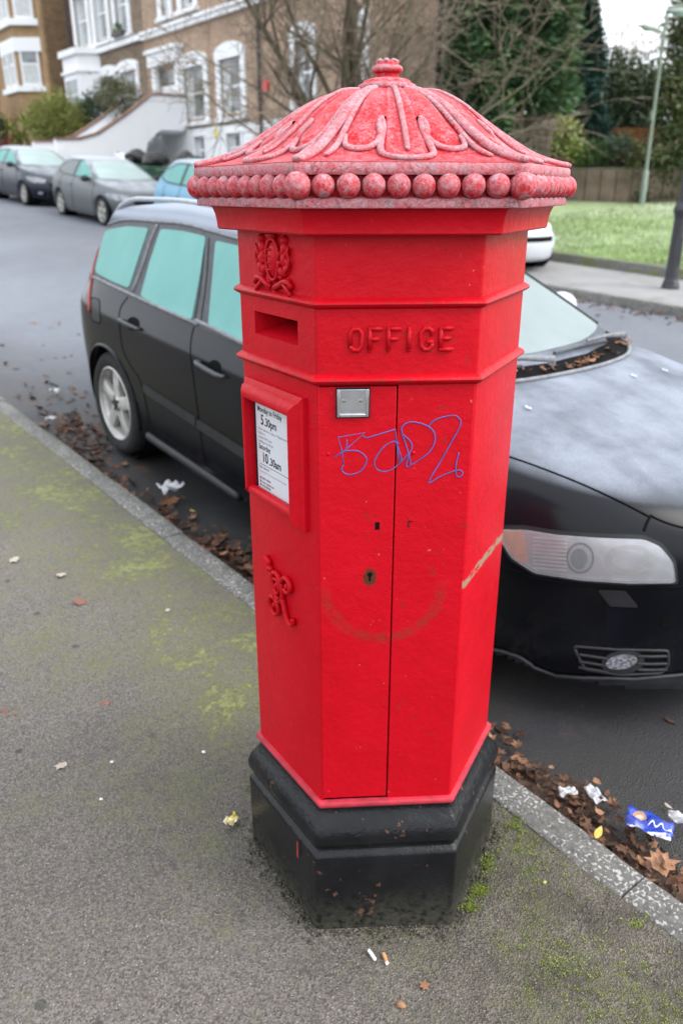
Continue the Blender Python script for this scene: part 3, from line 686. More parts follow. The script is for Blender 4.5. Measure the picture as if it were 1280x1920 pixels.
# coat of arms
mb = MB()
def blob(x, z, rx, rz, y=.006, ang=0): mb.ell(FL @ Vector((x, 0, z)), (rx, y, rz), 10, 7, M=FL.to_3x3() @ Matrix.Rotation(R(ang), 3, 'Y'))
cx, cz = .004, 1.534
blob(cx, cz, .0205, .033, .011); mb.tube([FL @ Vector((cx + .024*math.cos(a), .005, cz + .037*math.sin(a))) for a in np.linspace(0, 2*math.pi, 28)], .0036, 6)
for k in range(4): blob(cx - .002, cz + .018 - .012*k, .009, .0035, .0145)
mb.tube([FL @ Vector((cx - .012, .006, cz + .043)), FL @ Vector((cx + .012, .006, cz + .043))], .006, 8); blob(cx, cz + .049, .007, .006, .009)
rr = random.Random(5)
for sg in (-1, 1):
    for (x, z, rx, rz, an) in ((.040, .020, .010, .014, 15), (.044, .036, .009, .009, 0), (.039, .002, .011, .016, -10), (.046, -.016, .010, .013, 25), (.034, -.020, .008, .012, -30), (.052, .012, .004, .013, 35), (.054, -.002, .005, .010, -20), (.030, .012, .006, .005, 40), (.031, -.004, .006, .005, -30)):
        blob(cx + sg*x, cz + z, rx, rz, .008 + rr.random()*.004, sg*an)
    mb.tube([FL @ Vector((cx + sg*u, .006, cz + v)) for u, v in ((.050, -.020), (.060, -.010), (.064, .004), (.058, .016), (.062, .026))], .0028, 6)
    mb.tube([FL @ Vector((cx + sg*u, .006, cz + v)) for u, v in ((.008, -.050), (.026, -.044), (.045, -.036), (.060, -.036), (.070, -.046))], .0055, 8)
    mb.tube([FL @ Vector((cx + sg*u, .006, cz + v)) for u, v in ((.040, -.040), (.055, -.050), (.066, -.060))], .0045, 8)
    for k in range(7): blob(cx + sg*rr.uniform(.010, .058), cz - rr.uniform(.028, .044), .006, .0045, .007)
blob(cx, cz - .052, .010, .006, .007); blob(cx, cz - .060, .005, .006, .006)
mb.build('coat_of_arms', M['red_plain'], BX, 179)
# royal cipher: ribbons standing proud
mb = MB()
def ribbon(pts, r=.0046, y=.007):
    mb.tube([FL @ Vector((px, y, pz)) for px, pz in smooth_path(pts, 5)], r, 8, flat=1.5, up=FL.to_3x3() @ Vector((0, 1, 0)))
ribbon([(-.066, .895), (-.050, .889), (-.052, .880), (-.040, .872)]); ribbon([(-.068, .897), (-.058, .880), (-.046, .872)], .006)
ribbon([(-.032, .872), (-.012, .872), (.004, .852), (.006, .826), (-.006, .808), (-.024, .806), (-.030, .822)])
ribbon([(-.036, .868), (-.036, .845), (-.024, .822), (-.010, .812)])
ribbon([(-.030, .856), (-.014, .858), (-.006, .840), (-.016, .824), (-.028, .830)], .004)
mb.ell(FL @ Vector((-.020, .006, .842)), (.007, .007, .008), 8, 6)
ribbon([(.004, .862), (.018, .878), (.036, .876), (.042, .860), (.030, .846), (.016, .850)])
mb.ell(FL @ Vector((.026, .006, .860)), (.007, .007, .007), 8, 6)
ribbon([(-.026, .806), (-.044, .806), (-.052, .790), (-.046, .772), (-.028, .766), (-.014, .778), (-.016, .796), (-.026, .804)])
mb.ell(FL @ Vector((-.034, .006, .787)), (.006, .006, .008), 8, 6)
ribbon([(.006, .820), (.014, .800), (.020, .784), (.034, .772), (.048, .776), (.050, .790)])
mb.build('royal_cipher', M['red_plain'], BX, 179)
# ------------------------------------------------------------------ cars
def mk_paint(name, col, frost=1.0, side=.25, gloss=.3, tint=(.30, .335, .40), zlo=.45, zhi=.75):
    """car paint with hoar frost lying on what faces the sky and a thinner film on the upper sides"""
    n = NB(name, gloss, .20, 0, .0); O = n.obj(); up = n.nz(); z = n.sep(O)[2]
    g = n.noise(170, 3, .7, O); pt = n.noise(2.6, 4, .6, O); streak = n.noise(5, 3, .6, n.mapn(O, scale=(1, 1, .25)))
    fr = n.math('MULTIPLY', n.mr(up, n.mixf(n.mr(z, 1.05, 1.30), .78, .05), n.mixf(n.mr(z, 1.05, 1.30), .985, .75)), n.mr(pt, .3, .7, .45, 1.05))
    roof = n.math('MULTIPLY', n.mr(z, 1.34, 1.42), n.mr(up, .2, .75)); fr = n.math('MAXIMUM', fr, n.math('MULTIPLY', roof, 1.25))
    sd_ = n.math('MULTIPLY', n.mr(z, zlo, zhi), n.mr(streak, .2, .8, .55, 1.1)); sd_ = n.math('MULTIPLY', sd_, side)
    fr = n.math('MULTIPLY', n.math('MAXIMUM', n.math('MULTIPLY', fr, frost), sd_), n.mr(g, .3, .7, .86, 1.1), clamp=True)
    dirt = n.math('MULTIPLY', n.mr(n.noise(9, 5, .65, O), .45, .7), n.mr(z, .45, .2))
    base = n.mix(fr, col, tint); base = n.mix(n.math('MULTIPLY', dirt, .22), base, (.05, .045, .042))
    n.set(Base_Color=base, Roughness=n.mixf(n.mr(fr, .03, .35), gloss, .85), Normal=n.bump(n.math('MULTIPLY', g, n.mr(fr, .05, .5)), .18, .004)); return n.mat
def mk_frostglass(name, a, b, lowdark=None):
    n = NB(name, .55, .45); O = n.obj(); g = n.noise(140, 3, .7, O); l = n.noise(3.0, 3, .5, n.mapn(O, scale=(1, 1, .4)))
    v = n.math('ADD', n.math('MULTIPLY', g, .25), n.math('MULTIPLY', l, .75))
    base = n.ramp(v, [(.32, a), (.66, b)])
    n.set(Base_Color=base, Normal=n.bump(g, .15, .002)); return n.mat
M['paint_black'] = mk_paint('black_car_paint', (.004, .0048, .007), .72, .012, .20)
M['glass_teal'] = mk_frostglass('frosted_side_glass', (.095, .285, .265), (.135, .36, .335))
M['glass_pale'] = mk_frostglass('frosted_windscreen', (.165, .205, .208), (.21, .255, .262))
M['glass_pale_far'] = mk_frostglass('frosted_far_windscreen', (.30, .385, .38), (.37, .46, .455))
M['glass_dark'] = simple('dark_glass', (.03, .05, .055), .08, .5, var=.1)
M['plastic'] = simple('black_plastic', (.018, .019, .022), .55, .4, var=.3, scale=20, bump=.1, bscale=200)
M['gap'] = simple('panel_gap', (.004, .004, .005), .9, .1)
M['trim_grey'] = simple('frosted_trim', (.17, .175, .19), .6, .4, var=.3, scale=30)
M['pillar_grey'] = simple('frosted_pillar', (.055, .06, .068), .55, .4, var=.3, scale=25)
M['tyre'] = simple('tyre_rubber', (.022, .022, .023), .85, .25, var=.35, scale=25, bump=.2, bscale=120)
M['alloy'] = simple('grey_alloy', (.42, .41, .38), .42, .5, .55, var=.2, scale=12)
M['alloy_dirty'] = simple('dirty_alloy', (.44, .435, .42), .45, .5, .35, var=.3, scale=14)
M['disc'] = simple('brake_disc', (.06, .05, .045), .6, .4, .4, var=.4, scale=20)
M['lamp_red'] = simple('red_lens', (.22, .012, .016), .15, .5, var=.1)
M['lamp_orange'] = simple('amber_reflector', (.55, .20, .09), .35, .5, var=.2, scale=30)
M['chrome'] = simple('chrome', (.7, .7, .72), .15, .5, 1.0, var=.05)
M['lamp_silver'] = simple('lamp_reflector', (.50, .51, .53), .25, .5, .6, var=.2, scale=15)
M['lamp_far'] = simple('far_headlamp', (.24, .25, .27), .2, .5, .3, var=.4, scale=14)
M['white_frost'] = simple('frosted_white', (.42, .45, .48), .8, .3, var=.08, scale=30, bump=.2, bscale=200)
def mk_facet():
    n = NB('faceted_reflector', .25, .5, .7); c = n.vor(150, out='Color'); n.set(Base_Color=n.ramp(n.sep(c)[0], [(.2, (.22, .23, .26)), (.8, (.60, .62, .65))])); return n.mat
M['facet'] = mk_facet()
def mk_lens():
    n = NB('hazy_lens', .35, .5); O = n.obj(); g = n.noise(60, 3, .6, O)
    n.set(Base_Color=n.ramp(g, [(.3, (.36, .39, .43)), (.7, (.48, .51, .54))]), Alpha=.36, Roughness=.06, Coat_Weight=.3); return n.mat
M['lens'] = mk_lens()

PHI_F = [90, 74, 58, 43, 29, 16, 5]; PHI_R = [5, 18, 36, 60, 90]
def pl(pts, x):
    if x <= pts[0][0]: return pts[0][1]
    for (a, b), (c, d) in zip(pts, pts[1:]):
        if x <= c: 
            u = (x - a) / (c - a); return b + (d - b) * u
    return pts[-1][1]
def car_shell(rings, nside=10, sub=3):
    """rings from sill to roof: (front x, rear x, half width, z(x), nose length, nose power, tail length, tail power)"""
    bm = bmesh.new(); loops = []
    for xf, xr, w, zz, lf, nf, lr, nr in rings:
        half = []
        for ph in PHI_F:
            c, s = max(0, math.cos(R(ph))), math.sin(R(ph)); half.append((xf - lf + lf * s ** (2/nf), -w * (c ** (2/nf) if ph < 90 else 0)))
        xs0, xs1 = xf - lf, xr + lr
        for k in range(1, nside): half.append((xs0 + (xs1 - xs0) * k / nside, -w))
        for ph in PHI_R:
            c, s = max(0, math.cos(R(ph))), math.sin(R(ph)); half.append((xr + lr - lr * s ** (2/nr), -w * (c ** (2/nr) if ph < 90 else 0)))
        loop = [(x, y, pl(zz, x)) for x, y in half] + [(x, -y, pl(zz, x)) for x, y in half[-2:0:-1]]
        loops.append([bm.verts.new(p) for p in loop])
    n = len(loops[0]); K = len(PHI_F) + nside - 1 + len(PHI_R)
    for a, b in zip(loops, loops[1:]):
        for k in range(n): bm.faces.new((a[k], b[k], b[(k+1) % n], a[(k+1) % n]))
    for L in (loops[0], loops[-1]):
        for k in range(K - 1):
            i0, i1, j0, j1 = k, k + 1, (n - k) % n, (n - k - 1) % n
            q = []
            for z in (L[i0], L[i1], L[j1], L[j0]):
                if z not in q: q.append(z)
            if len(q) >= 3: bm.faces.new(q)
    bmesh.ops.recalc_face_normals(bm, faces=bm.faces)
    me = bpy.data.meshes.new('shell'); bm.to_mesh(me); bm.free()
    o = bpy.data.objects.new('shell', me); COL.objects.link(o)
    m = o.modifiers.new('s', 'SUBSURF'); m.levels = sub; m.render_levels = sub
    dg = bpy.context.evaluated_depsgraph_get(); me2 = bpy.data.meshes.new_from_object(o.evaluated_get(dg))
    bpy.data.objects.remove(o); bpy.data.meshes.remove(me); return me2
def cut_arches(me, wheels, r, ymin):
    bm = bmesh.new(); bm.from_mesh(me)
    def inside(p, cx, cz): return abs(p.y) > ymin and (p.x - cx) ** 2 + (p.z - cz) ** 2 < r * r
    for cx, cz in wheels:
        dele = [f for f in bm.faces if inside(f.calc_center_median(), cx, cz)]
        bmesh.ops.delete(bm, geom=dele, context='FACES')
    for e in [e for e in bm.edges if e.is_boundary]:
        for v in e.verts:
            for cx, cz in wheels:
                d = math.hypot(v.co.x - cx, v.co.z - cz)
                if abs(d - r) < .08 and abs(v.co.y) > ymin - .05:
                    k = r / d; v.co.x = cx + (v.co.x - cx) * k; v.co.z = cz + (v.co.z - cz) * k
    be = [e for e in bm.edges if e.is_boundary]
    ret = bmesh.ops.extrude_edge_only(bm, edges=be)
    for v in [g for g in ret['geom'] if isinstance(g, bmesh.types.BMVert)]:
        v.co.y -= math.copysign(.07, v.co.y)
    bmesh.ops.recalc_face_normals(bm, faces=bm.faces)
    bm.to_mesh(me); bm.free(); return me
class Surf:
    """casts points of a drawing onto a car's shell"""
    def __init__(s, me, root_m):
        s.bvh = BVHTree.FromPolygons([v.co.copy() for v in me.vertices], [tuple(p.vertices) for p in me.polygons])
        s.inv = root_m.inverted(); s.i3 = s.inv.to_3x3()
    def px(s):
        o = s.inv @ CAMP
        def f(u, v):
            d = (s.i3 @ ray(u, v)).normalized(); h = s.bvh.ray_cast(o, d); return h[0], h[1]
        return f
    def side(s, sg=-1):
        def f(u, v):
            h = s.bvh.ray_cast(Vector((u, sg * 3, v)), Vector((0, -sg, 0))); return h[0], h[1]
        return f
    def front(s, ang=0, sg=-1, rear=False):
        """drawing plane turned by ang from square-on to the nose; u runs across, v is height"""
        a = R(ang); ex = Vector((math.sin(a), -sg * math.cos(a), 0)); d = Vector((-math.cos(a), -sg * math.sin(a), 0))
        if rear: ex.x *= -1; d.x *= -1
        def f(u, v):
            o = ex * u - d * 5 + Vector((0, 0, v)); h = s.bvh.ray_cast(o, d); return h[0], h[1]
        return f
    def top(s):
        def f(u, v):
            h = s.bvh.ray_cast(Vector((u, v, 4)), Vector((0, 0, -1))); return h[0], h[1]
        return f
def inpoly(p, poly):
    c = False; n = len(poly)
    for i in range(n):
        a, b = poly[i], poly[(i+1) % n]
        if (a[1] > p[1]) != (b[1] > p[1]) and p[0] < (b[0]-a[0]) * (p[1]-a[1]) / (b[1]-a[1]) + a[0]: c = not c
    return c
def dense(poly, step, closed=True):
    out = []; n = len(poly)
    for i in range(n if closed else n - 1):
        a, b = poly[i], poly[(i+1) % n]; k = max(1, int(math.hypot(b[0]-a[0], b[1]-a[1]) / step))
        for q in range(k): out.append((a[0] + (b[0]-a[0]) * q / k, a[1] + (b[1]-a[1]) * q / k))
    if not closed: out.append(poly[-1])
    return out
def rounded(poly, r):
    """cut the corners of a drawn outline"""
    out = []; n = len(poly)
    for i in range(n):
        p, a, b = Vector(poly[i]), Vector(poly[i-1]), Vector(poly[(i+1) % n])
        ra, rb = min(r, (a-p).length * .45), min(r, (b-p).length * .45)
        A = p + (a-p).normalized() * ra; B = p + (b-p).normalized() * rb
        for t in (0, .25, .5, .75, 1): q = A*(1-t)**2 + p*2*t*(1-t) + B*t*t; out.append((q.x, q.y))
    return out
def patch(name, fn, poly, step, off, mat, parent, skirt=.012, mirror=False, bulge=0.0):
    bd = dense(poly, step); n = len(bd)
    xs = [p[0] for p in bd]; ys = [p[1] for p in bd]; pts = [Vector(p) for p in bd]
    y = min(ys) + step * .5
    while y < max(ys):
        x = min(xs) + step * .5
        while x < max(xs):
            if inpoly((x, y), bd) and min((x-q[0])**2 + (y-q[1])**2 for q in bd) > (step*.4)**2: pts.append(Vector((x, y)))
            x += step
        y += step
    res = delaunay_2d_cdt(pts, [(i, (i+1) % n) for i in range(n)], [], 1, 1e-6)
    P, Fc = res[0], res[2]; vs = []; ok = []; nn = []
    cx, cy = sum(xs)/n, sum(ys)/n
    for p in P:
        h, nr = fn(p.x, p.y)
        if h is None: vs.append(Vector((0, 0, 0))); ok.append(False); nn.append(Vector((0, 0, 1))); continue
        vs.append(h + nr * off); ok.append(True); nn.append(nr)
    faces = [tuple(f) for f in Fc if all(ok[i] for i in f)]
    if not faces: return None
    # orient like the shell
    f0 = faces[0]; nrm = (vs[f0[1]]-vs[f0[0]]).cross(vs[f0[2]]-vs[f0[0]])
    if nrm.dot(nn[f0[0]]) < 0: faces = [f[::-1] for f in faces]
    cnt = {}
    for f in faces:
        for i in range(3):
            e = (f[i], f[(i+1) % 3]); cnt[e] = 1
    bnd = [e for e in cnt if (e[1], e[0]) not in cnt]; low = {}
    for a, b in bnd:
        for i in (a, b):
            if i not in low: low[i] = len(vs); vs.append(vs[i] - nn[i] * skirt)
    faces += [(b, a, low[a], low[b]) for a, b in bnd]
    o = obj_from(name, vs, faces, mat, parent, 50)
    if mirror:
        obj_from(name, [(v[0], -v[1], v[2]) for v in vs], [f[::-1] for f in faces], mat, parent, 50)
    return o
def line_on(name, fn, pts, r, off, mat, parent, step, mirror=False, closed=False, flat=1.0, smooth=True):
    p2 = pts
    if smooth and not closed and len(pts) > 2: p2 = smooth_path(pts, 5)
    d = dense(p2, step, closed); out = []
    for u, v in d:
        h, nr = fn(u, v)
        if h is not None: out.append(h + nr * off)
    if closed: out.append(out[0])
    if len(out) < 2: return None
    mb = MB(); mb.tube(out, r, 8, flat=flat); o = mb.build(name, mat, parent, 179)
    if mirror:
        m2 = MB(); m2.v = [(x, -y, z) for x, y, z in mb.v]; m2.f = [f[::-1] for f in mb.f]; m2.m = mb.m; m2.build(name, mat, parent, 179)
    return o
def make_wheel(parent, cx, y, r, rim_r, sg, spokes=5, w=.22, alloy='alloy', twin=False, spin=0.0):
    """wheel = rim (mesh) with tyre, disc and hub cap under it; sg = side (-1 right)"""
    f = lambda p: (p[0], p[1] * 1.0, p[2])
    rim = MB(); hw_ = w / 2
    # barrel and outer lip, lathe about y with face at y = sg*hw
    pr = [(rim_r * .90, -hw_ * .9), (rim_r * .90, hw_ * .55), (rim_r * .955, hw_ * .80), (rim_r * 1.0, hw_ * .86), (rim_r * 1.02, hw_ * .94), (rim_r * .985, hw_ * .98), (rim_r * .955, hw_ * .88)]
    rim.lathe([(a, sg * b) for a, b in pr], 40, axis='y')
    for k in range(spokes):
        offs = (-.11, .11) if twin else (0,)
        for da in offs:
            a = 2 * math.pi * k / spokes + spin + da; e = Vector((math.cos(a), 0, math.sin(a))); tn = Vector((-math.sin(a), 0, math.cos(a)))
            secs = []
            wi, wo = (.030, .024) if twin else (.042, .036)
            for q in range(5):
                u = q / 4; rr = rim_r * (.16 + .80 * u); ww = (wi + (wo - wi) * math.sin(u * math.pi / 2)) * rim_r / .22 * (1 + .35 * max(0, u - .75) * 4)
                yo = hw_ * (.80 + .06 * math.sin(u * math.pi) - .02 * u)
                secs.append([(e*rr + tn*ww*s1) + Vector((0, sg * (yo + (0 if s2 else -.035) - (.006 if abs(s1) > .9 and s2 else 0)), 0)) for s1, s2 in ((-1, 0), (-1, 1), (-.55, 1), (.55, 1), (1, 1), (1, 0))])
            base = len(rim.v); 
            for sct in secs: rim.v += [tuple(p) for p in sct]
            for q in range(4):
                for j in range(6):
                    rim.f.append((base+q*6+j, base+q*6+(j+1) % 6, base+(q+1)*6+(j+1) % 6, base+(q+1)*6+j)); rim.m.append(0)
    rim.lathe([(rim_r*.24, sg*hw_*.5), (rim_r*.24, sg*hw_*.80), (rim_r*.20, sg*hw_*.86), (.001, sg*hw_*.87)], 24, axis='y')
    wo = rim.build('wheel', M[alloy], parent, 40, (cx, y, r))
    ty = MB(); tp = [(rim_r*.97, -hw_*.8), (rim_r*1.06, -hw_*.97), (r*.90, -hw_*1.02), (r*.975, -hw_*.85), (r, -hw_*.6), (r, hw_*.6), (r*.975, hw_*.85), (r*.90, hw_*1.02), (r*.86, hw_*1.04), (rim_r*1.06, hw_*.97), (rim_r*1.0, hw_*.86), (rim_r*.97, hw_*.6)]
    ty.lathe([(a, sg * b) for a, b in tp], 48, axis='y'); ty.build('tyre', M['tyre'], wo, 40)
    di = MB(); di.lathe([(rim_r*.86, sg*hw_*.1), (rim_r*.3, sg*hw_*.1), (rim_r*.3, sg*hw_*.3), (.001, sg*hw_*.3)], 28, axis='y'); di.build('brake_disc', M['disc'], wo, 40)
    hb = MB(); hb.lathe([(rim_r*.14, sg*hw_*.86), (rim_r*.135, sg*hw_*.91), (rim_r*.08, sg*hw_*.925), (.001, sg*hw_*.93)], 20, axis='y'); hb.build('hub_cap', M['plastic'], wo, 40)
    for k in range(5):
        a = 2*math.pi*k/5 + spin + .3; nb = MB(); nb.lathe([(.010, sg*hw_*.84), (.010, sg*hw_*.90), (.001, sg*hw_*.905)], 8, (rim_r*.185*math.cos(a), 0, rim_r*.185*math.sin(a)), axis='y'); nb.build('wheel_bolt', M['disc'], wo, 40)
    return wo
def wheel_well(parent, cx, cz, r, w):
    for sg in (-1, 1):
        b = MB(); b.lathe([(r, sg * w), (r, sg * (w - .30)), (.001, sg * (w - .30))], 28, (cx, 0, cz), axis='y'); b.build('wheel_well', M['gap'], parent, 40)
def place_car(name, s, t, zoff=0.0, yaw=0.0):
    sl = (gr(s + 1.3) - gr(s - 1.3)) / 2.6
    return empty(name, W(s, t, road_z(s, t) + zoff), (0, math.atan(sl), ROT + yaw))

# ---------------- the big black estate car beside the post box
VC = place_car('parked_car', 3.29, 2.76)
tag(VC, 'black estate car coated in frost, parked at the kerb behind the post box', 'car')
bpy.context.view_layer.update(); VM = VC.matrix_world.copy()
c_ = lambda z: [(-9, z), (9, z)]
V_R = [
 (2.15, -2.20, .76, c_(.17), .95, 2.4, .5, 2.2),
 (2.335, -2.30, .885, [(-2.4, .24), (-1.6, .19), (1.2, .15), (1.8, .125), (2.3, .12)], 1.02, 2.45, .7, 2.1),
 (2.355, -2.33, .905, [(-2.4, .30), (1.2, .24), (2.35, .20)], 1.02, 2.4, .7, 2.1),
 (2.365, -2.345, .912, [(-2.4, .42), (2.35, .36)], 1.02, 2.15, .7, 2.1),
 (2.370, -2.35, .928, [(-2.4, .60), (0, .56), (2.35, .50)], 1.0, 2.15, .7, 2.1),
 (2.365, -2.35, .934, [(-2.4, .76), (0, .71), (1.4, .66), (2.35, .60)], 1.0, 2.15, .7, 2.1),
 (2.335, -2.35, .930, [(-2.4, .90), (0, .835), (1.2, .79), (1.8, .74), (2.35, .675)], 1.0, 2.15, .7, 2.1),
 (2.305, -2.35, .915, [(-2.4, .945), (0, .875), (1.2, .825), (1.8, .775), (2.3, .72)], 1.0, 2.15, .7, 2.1),
 (2.245, -2.35, .885, [(-2.4, .985), (0, .912), (1.2, .858), (1.8, .815), (2.25, .765)], .98, 2.2, .7, 2.1),
 (2.12, -2.35, .850, [(-2.4, 1.03), (-1.4, 1.01), (0, .955), (.9, .915), (1.3, .885), (1.8, .845), (2.15, .80)], .92, 2.25, .7, 2.1),
 (1.62, -2.35, .838, [(-2.4, 1.05), (-1.4, 1.03), (0, .975), (.7, .95), (1.1, .93), (1.65, .91)], .62, 2.4, .65, 2.1),
 (1.17, -2.31, .826, [(-2.4, 1.075), (-1.4, 1.055), (0, .995), (.7, .975), (1.2, .975)], .36, 2.6, .6, 2.2),
 (1.06, -2.29, .812, [(-2.4, 1.11), (-1.4, 1.09), (0, 1.03), (.7, 1.01), (1.1, 1.01)], .36, 2.6, .6, 2.2),
 (.62, -2.18, .735, [(-2.2, 1.26), (-1, 1.25), (.1, 1.225), (.7, 1.21)], .32, 2.6, .5, 2.3),
 (.16, -2.06, .650, [(-2.1, 1.40), (-1, 1.425), (0, 1.40), (.2, 1.385)], .28, 2.6, .36, 3),
 (.06, -2.04, .610, [(-2.1, 1.43), (-1, 1.462), (-.2, 1.445), (.1, 1.415)], .28, 2.6, .34, 3),
 (-.10, -1.95, .50, [(-2.0, 1.455), (-1, 1.492), (-.1, 1.455)], .26, 2.6, .3, 3),
 (-.40, -1.70, .24, [(-1.8, 1.485), (-1, 1.508), (-.4, 1.488)], .2, 2.4, .2, 2.4),
 (-.60, -1.50, .04, [(-1.6, 1.498), (-1, 1.512), (-.6, 1.500)], .1, 2.2, .1, 2.2)]
vme = car_shell(V_R, 10, 3); VS = Surf(vme, VM)
WR, ZW = .325, .325
cut_arches(vme, [(1.33, ZW), (-1.408, ZW)], .362, .55)
vme.name = 'body'; vo = bpy.data.objects.new('body', vme); finish(vo, vme, M['paint_black'], VC, 179)
PX, SD, TP = VS.px(), VS.side(-1), VS.top()
def mark(pts): return [tuple(p) for p in pts]
# side glass and its frames
g1 = rounded([(200, 432), (240, 425), (280, 428), (262, 482), (243, 541), (210, 527), (180, 511), (188, 470)], 7)
g2 = rounded([(303, 430), (345, 434), (387, 444), (376, 520), (361, 600), (312, 580), (265, 556), (283, 490)], 6)
g3 = rounded([(406, 452), (450, 462), (540, 485), (610, 508), (600, 590), (575, 690), (452, 638), (392, 610)], 6)
surr = rounded([(194, 424), (240, 415), (300, 419), (345, 424), (400, 439), (450, 453), (545, 476), (618, 499), (612, 600), (588, 706), (452, 648), (368, 611), (240, 553), (176, 521), (182, 470)], 9)
patch('window_surround', PX, surr, 7, .0025, M['pillar_grey'], VC, mirror=True)
for nm, g in (('quarter_window', g1), ('rear_door_window', g2), ('front_door_window', g3)):
    patch(nm, PX, g, 7, .0065, M['glass_teal'], VC, mirror=True)
line_on('belt_trim', PX, [(177, 520), (243, 551), (300, 577), (372, 609)], .0105, .004, M['trim_grey'], VC, 6, True)
line_on('belt_trim', PX, [(369, 602), (410, 621), (452, 642), (560, 690), (606, 712)], .0115, .006, M['trim_grey'], VC, 6, True)
line_on('roof_trim', PX, [(190, 440), (205, 422), (240, 413), (300, 417), (345, 421), (400, 435), (450, 449), (545, 471)], .008, .004, M['trim_grey'], VC, 6, True)
line_on('pillar_trim', PX, [(297, 422), (283, 455), (268, 500), (250, 548)], .0095, .005, M['trim_grey'], VC, 6, True)
for x0, y0, x1, y1 in ((393, 446, 377, 606), (385, 446, 366, 603)):
    line_on('pillar_seam', PX, [(x0, y0), ((x0+x1)/2 + 3, (y0+y1)/2), (x1, y1)], .0035, .002, M['gap'], VC, 8, True)
line_on('door_gap', PX, [(364, 612), (358, 640), (358, 668), (365, 726), (373, 785), (380, 840), (387, 874)], .0035, 0, M['gap'], VC, 6, True)
line_on('door_gap', PX, [(240, 557), (227, 576), (224, 600), (230, 652), (245, 685), (262, 712), (275, 760), (280, 796)], .0035, 0, M['gap'], VC, 6, True)
line_on('door_gap', PX, [(280, 797), (330, 832), (387, 872), (463, 925), (560, 985)], .0035, 0, M['gap'], VC, 6, True)
patch('fuel_flap_gap', PX, rounded([(171, 556), (188, 561), (189, 609), (172, 601)], 5), 5, .001, M['gap'], VC, .004)
patch('fuel_flap', PX, rounded([(172.5, 558.5), (186.5, 562.5), (187.5, 606), (173.5, 599)], 5), 5, .0022, M['plastic'], VC, .004)
patch('side_moulding', PX, rounded([(270, 720), (369, 783), (369, 799), (272, 735)], 3), 6, .010, M['plastic'], VC, .014, mirror=True)
patch('side_moulding', PX, rounded([(371, 785), (462, 843), (560, 905), (560, 922), (462, 861), (371, 801)], 3), 6, .010, M['plastic'], VC, .014, mirror=True)
line_on('sill_trim', PX, [(280, 818), (300, 832), (372, 880), (463, 941), (560, 1005), (640, 1055)], .030, -.006, M['plastic'], VC, 6, True)
def handle(a, b, cup):
    patch('handle_cup', PX, [(cup[0] + cup[2]*math.cos(q), cup[1] + cup[3]*math.sin(q)) for q in np.linspace(0, 2*math.pi, 18)[:-1]], 4, .0015, M['gap'], VC, .003, mirror=True)
    (ha, na), (hb, nb_) = PX(*a), PX(*b); mb = MB()
    mb.tube([ha - na*.005, ha + na*.022, ha.lerp(hb, .12) + na*.032, ha.lerp(hb, .5) + na*.036, ha.lerp(hb, .88) + na*.030, hb + nb_*.018, hb - nb_*.005], [.012, .014, .0145, .0145, .014, .013, .011], 8, flat=.8)
    mb.build('door_handle', M['pillar_grey'], VC, 179)
    m2 = MB(); m2.v = [(x, -y, z) for x, y, z in mb.v]; m2.f = [f[::-1] for f in mb.f]; m2.m = mb.m; m2.build('door_handle', M['pillar_grey'], VC, 179)
handle((231, 601), (261, 617), (250, 607, 12, 13)); handle((375, 679), (421, 706), (402, 690, 13, 15))
# near door mirror just shows past the post box
# windscreen, cowl, bonnet
FT = VS.front(0)
patch('windscreen', FT, rounded([(-.72, 1.035), (-.35, 1.015), (0, 1.01), (.35, 1.015), (.72, 1.035), (.60, 1.30), (.52, 1.395), (.25, 1.425), (0, 1.43), (-.25, 1.425), (-.52, 1.395), (-.60, 1.30)], .03), .045, .004, M['glass_pale'], VC)
line_on('windscreen_seal', FT, [(.735, 1.03), (.67, 1.18), (.612, 1.30), (.53, 1.405)], .011, .004, M['plastic'], VC, .03, True)
cow = [(-.70, .955), (-.4, .938), (0, .932), (.4, .938), (.70, .955), (.735, 1.02), (.70, 1.035), (.35, 1.015), (0, 1.01), (-.35, 1.015), (-.70, 1.035), (-.735, 1.02)]
cowl = [(1.265, 0), (1.25, .28), (1.19, .52), (1.06, .70), (.97, .76), (.93, .71), (1.07, .52), (1.135, .28), (1.155, 0), (1.135, -.28), (1.07, -.52), (.93, -.71), (.97, -.76), (1.06, -.70), (1.19, -.52), (1.25, -.28)]
patch('cowl_panel', TP, cowl, .05, .003, M['gap'], VC, .01)
line_on('bonnet_edge', TP, cowl[-5:] + cowl[:5], .009, .006, M['trim_grey'], VC, .04)
def wiper(pa, pb, pc):
    q = []
    for (x, y) in (pa, pb, pc):
        h, n = TP(x, y); q.append((h, n))
    mb = MB(); mb.tube([q[0][0] + q[0][1]*.02, q[0][0] + q[0][1]*.045, q[1][0].lerp(q[0][0], .5) + q[1][1]*.055, q[1][0] + q[1][1]*.045], [.017, .015, .011, .009], 8, flat=.7)
    arm = mb.build('wiper', M['trim_grey'], VC, 60)
    b2 = MB(); a = q[1][0]; e = q[2][0]; d = (e - a)
    pts = [a - d*.75 + q[1][1]*.026, a + q[1][1]*.03, e + q[2][1]*.026]
    pts2 = []
    for k in range(9):
        u = -.75 + 1.75*k/8; x_, y_ = (a + d*u).x, (a + d*u).y; h, n = TP(x_, y_); pts2.append(h + n*.022)
    b2.tube(pts2, .009, 6); b2.build('wiper_blade', M['pillar_grey'], arm, 60)
wiper((1.06, .66), (1.10, .30), (1.12, .06)); wiper((1.20, -.05), (1.12, -.36), (1.05, -.56))
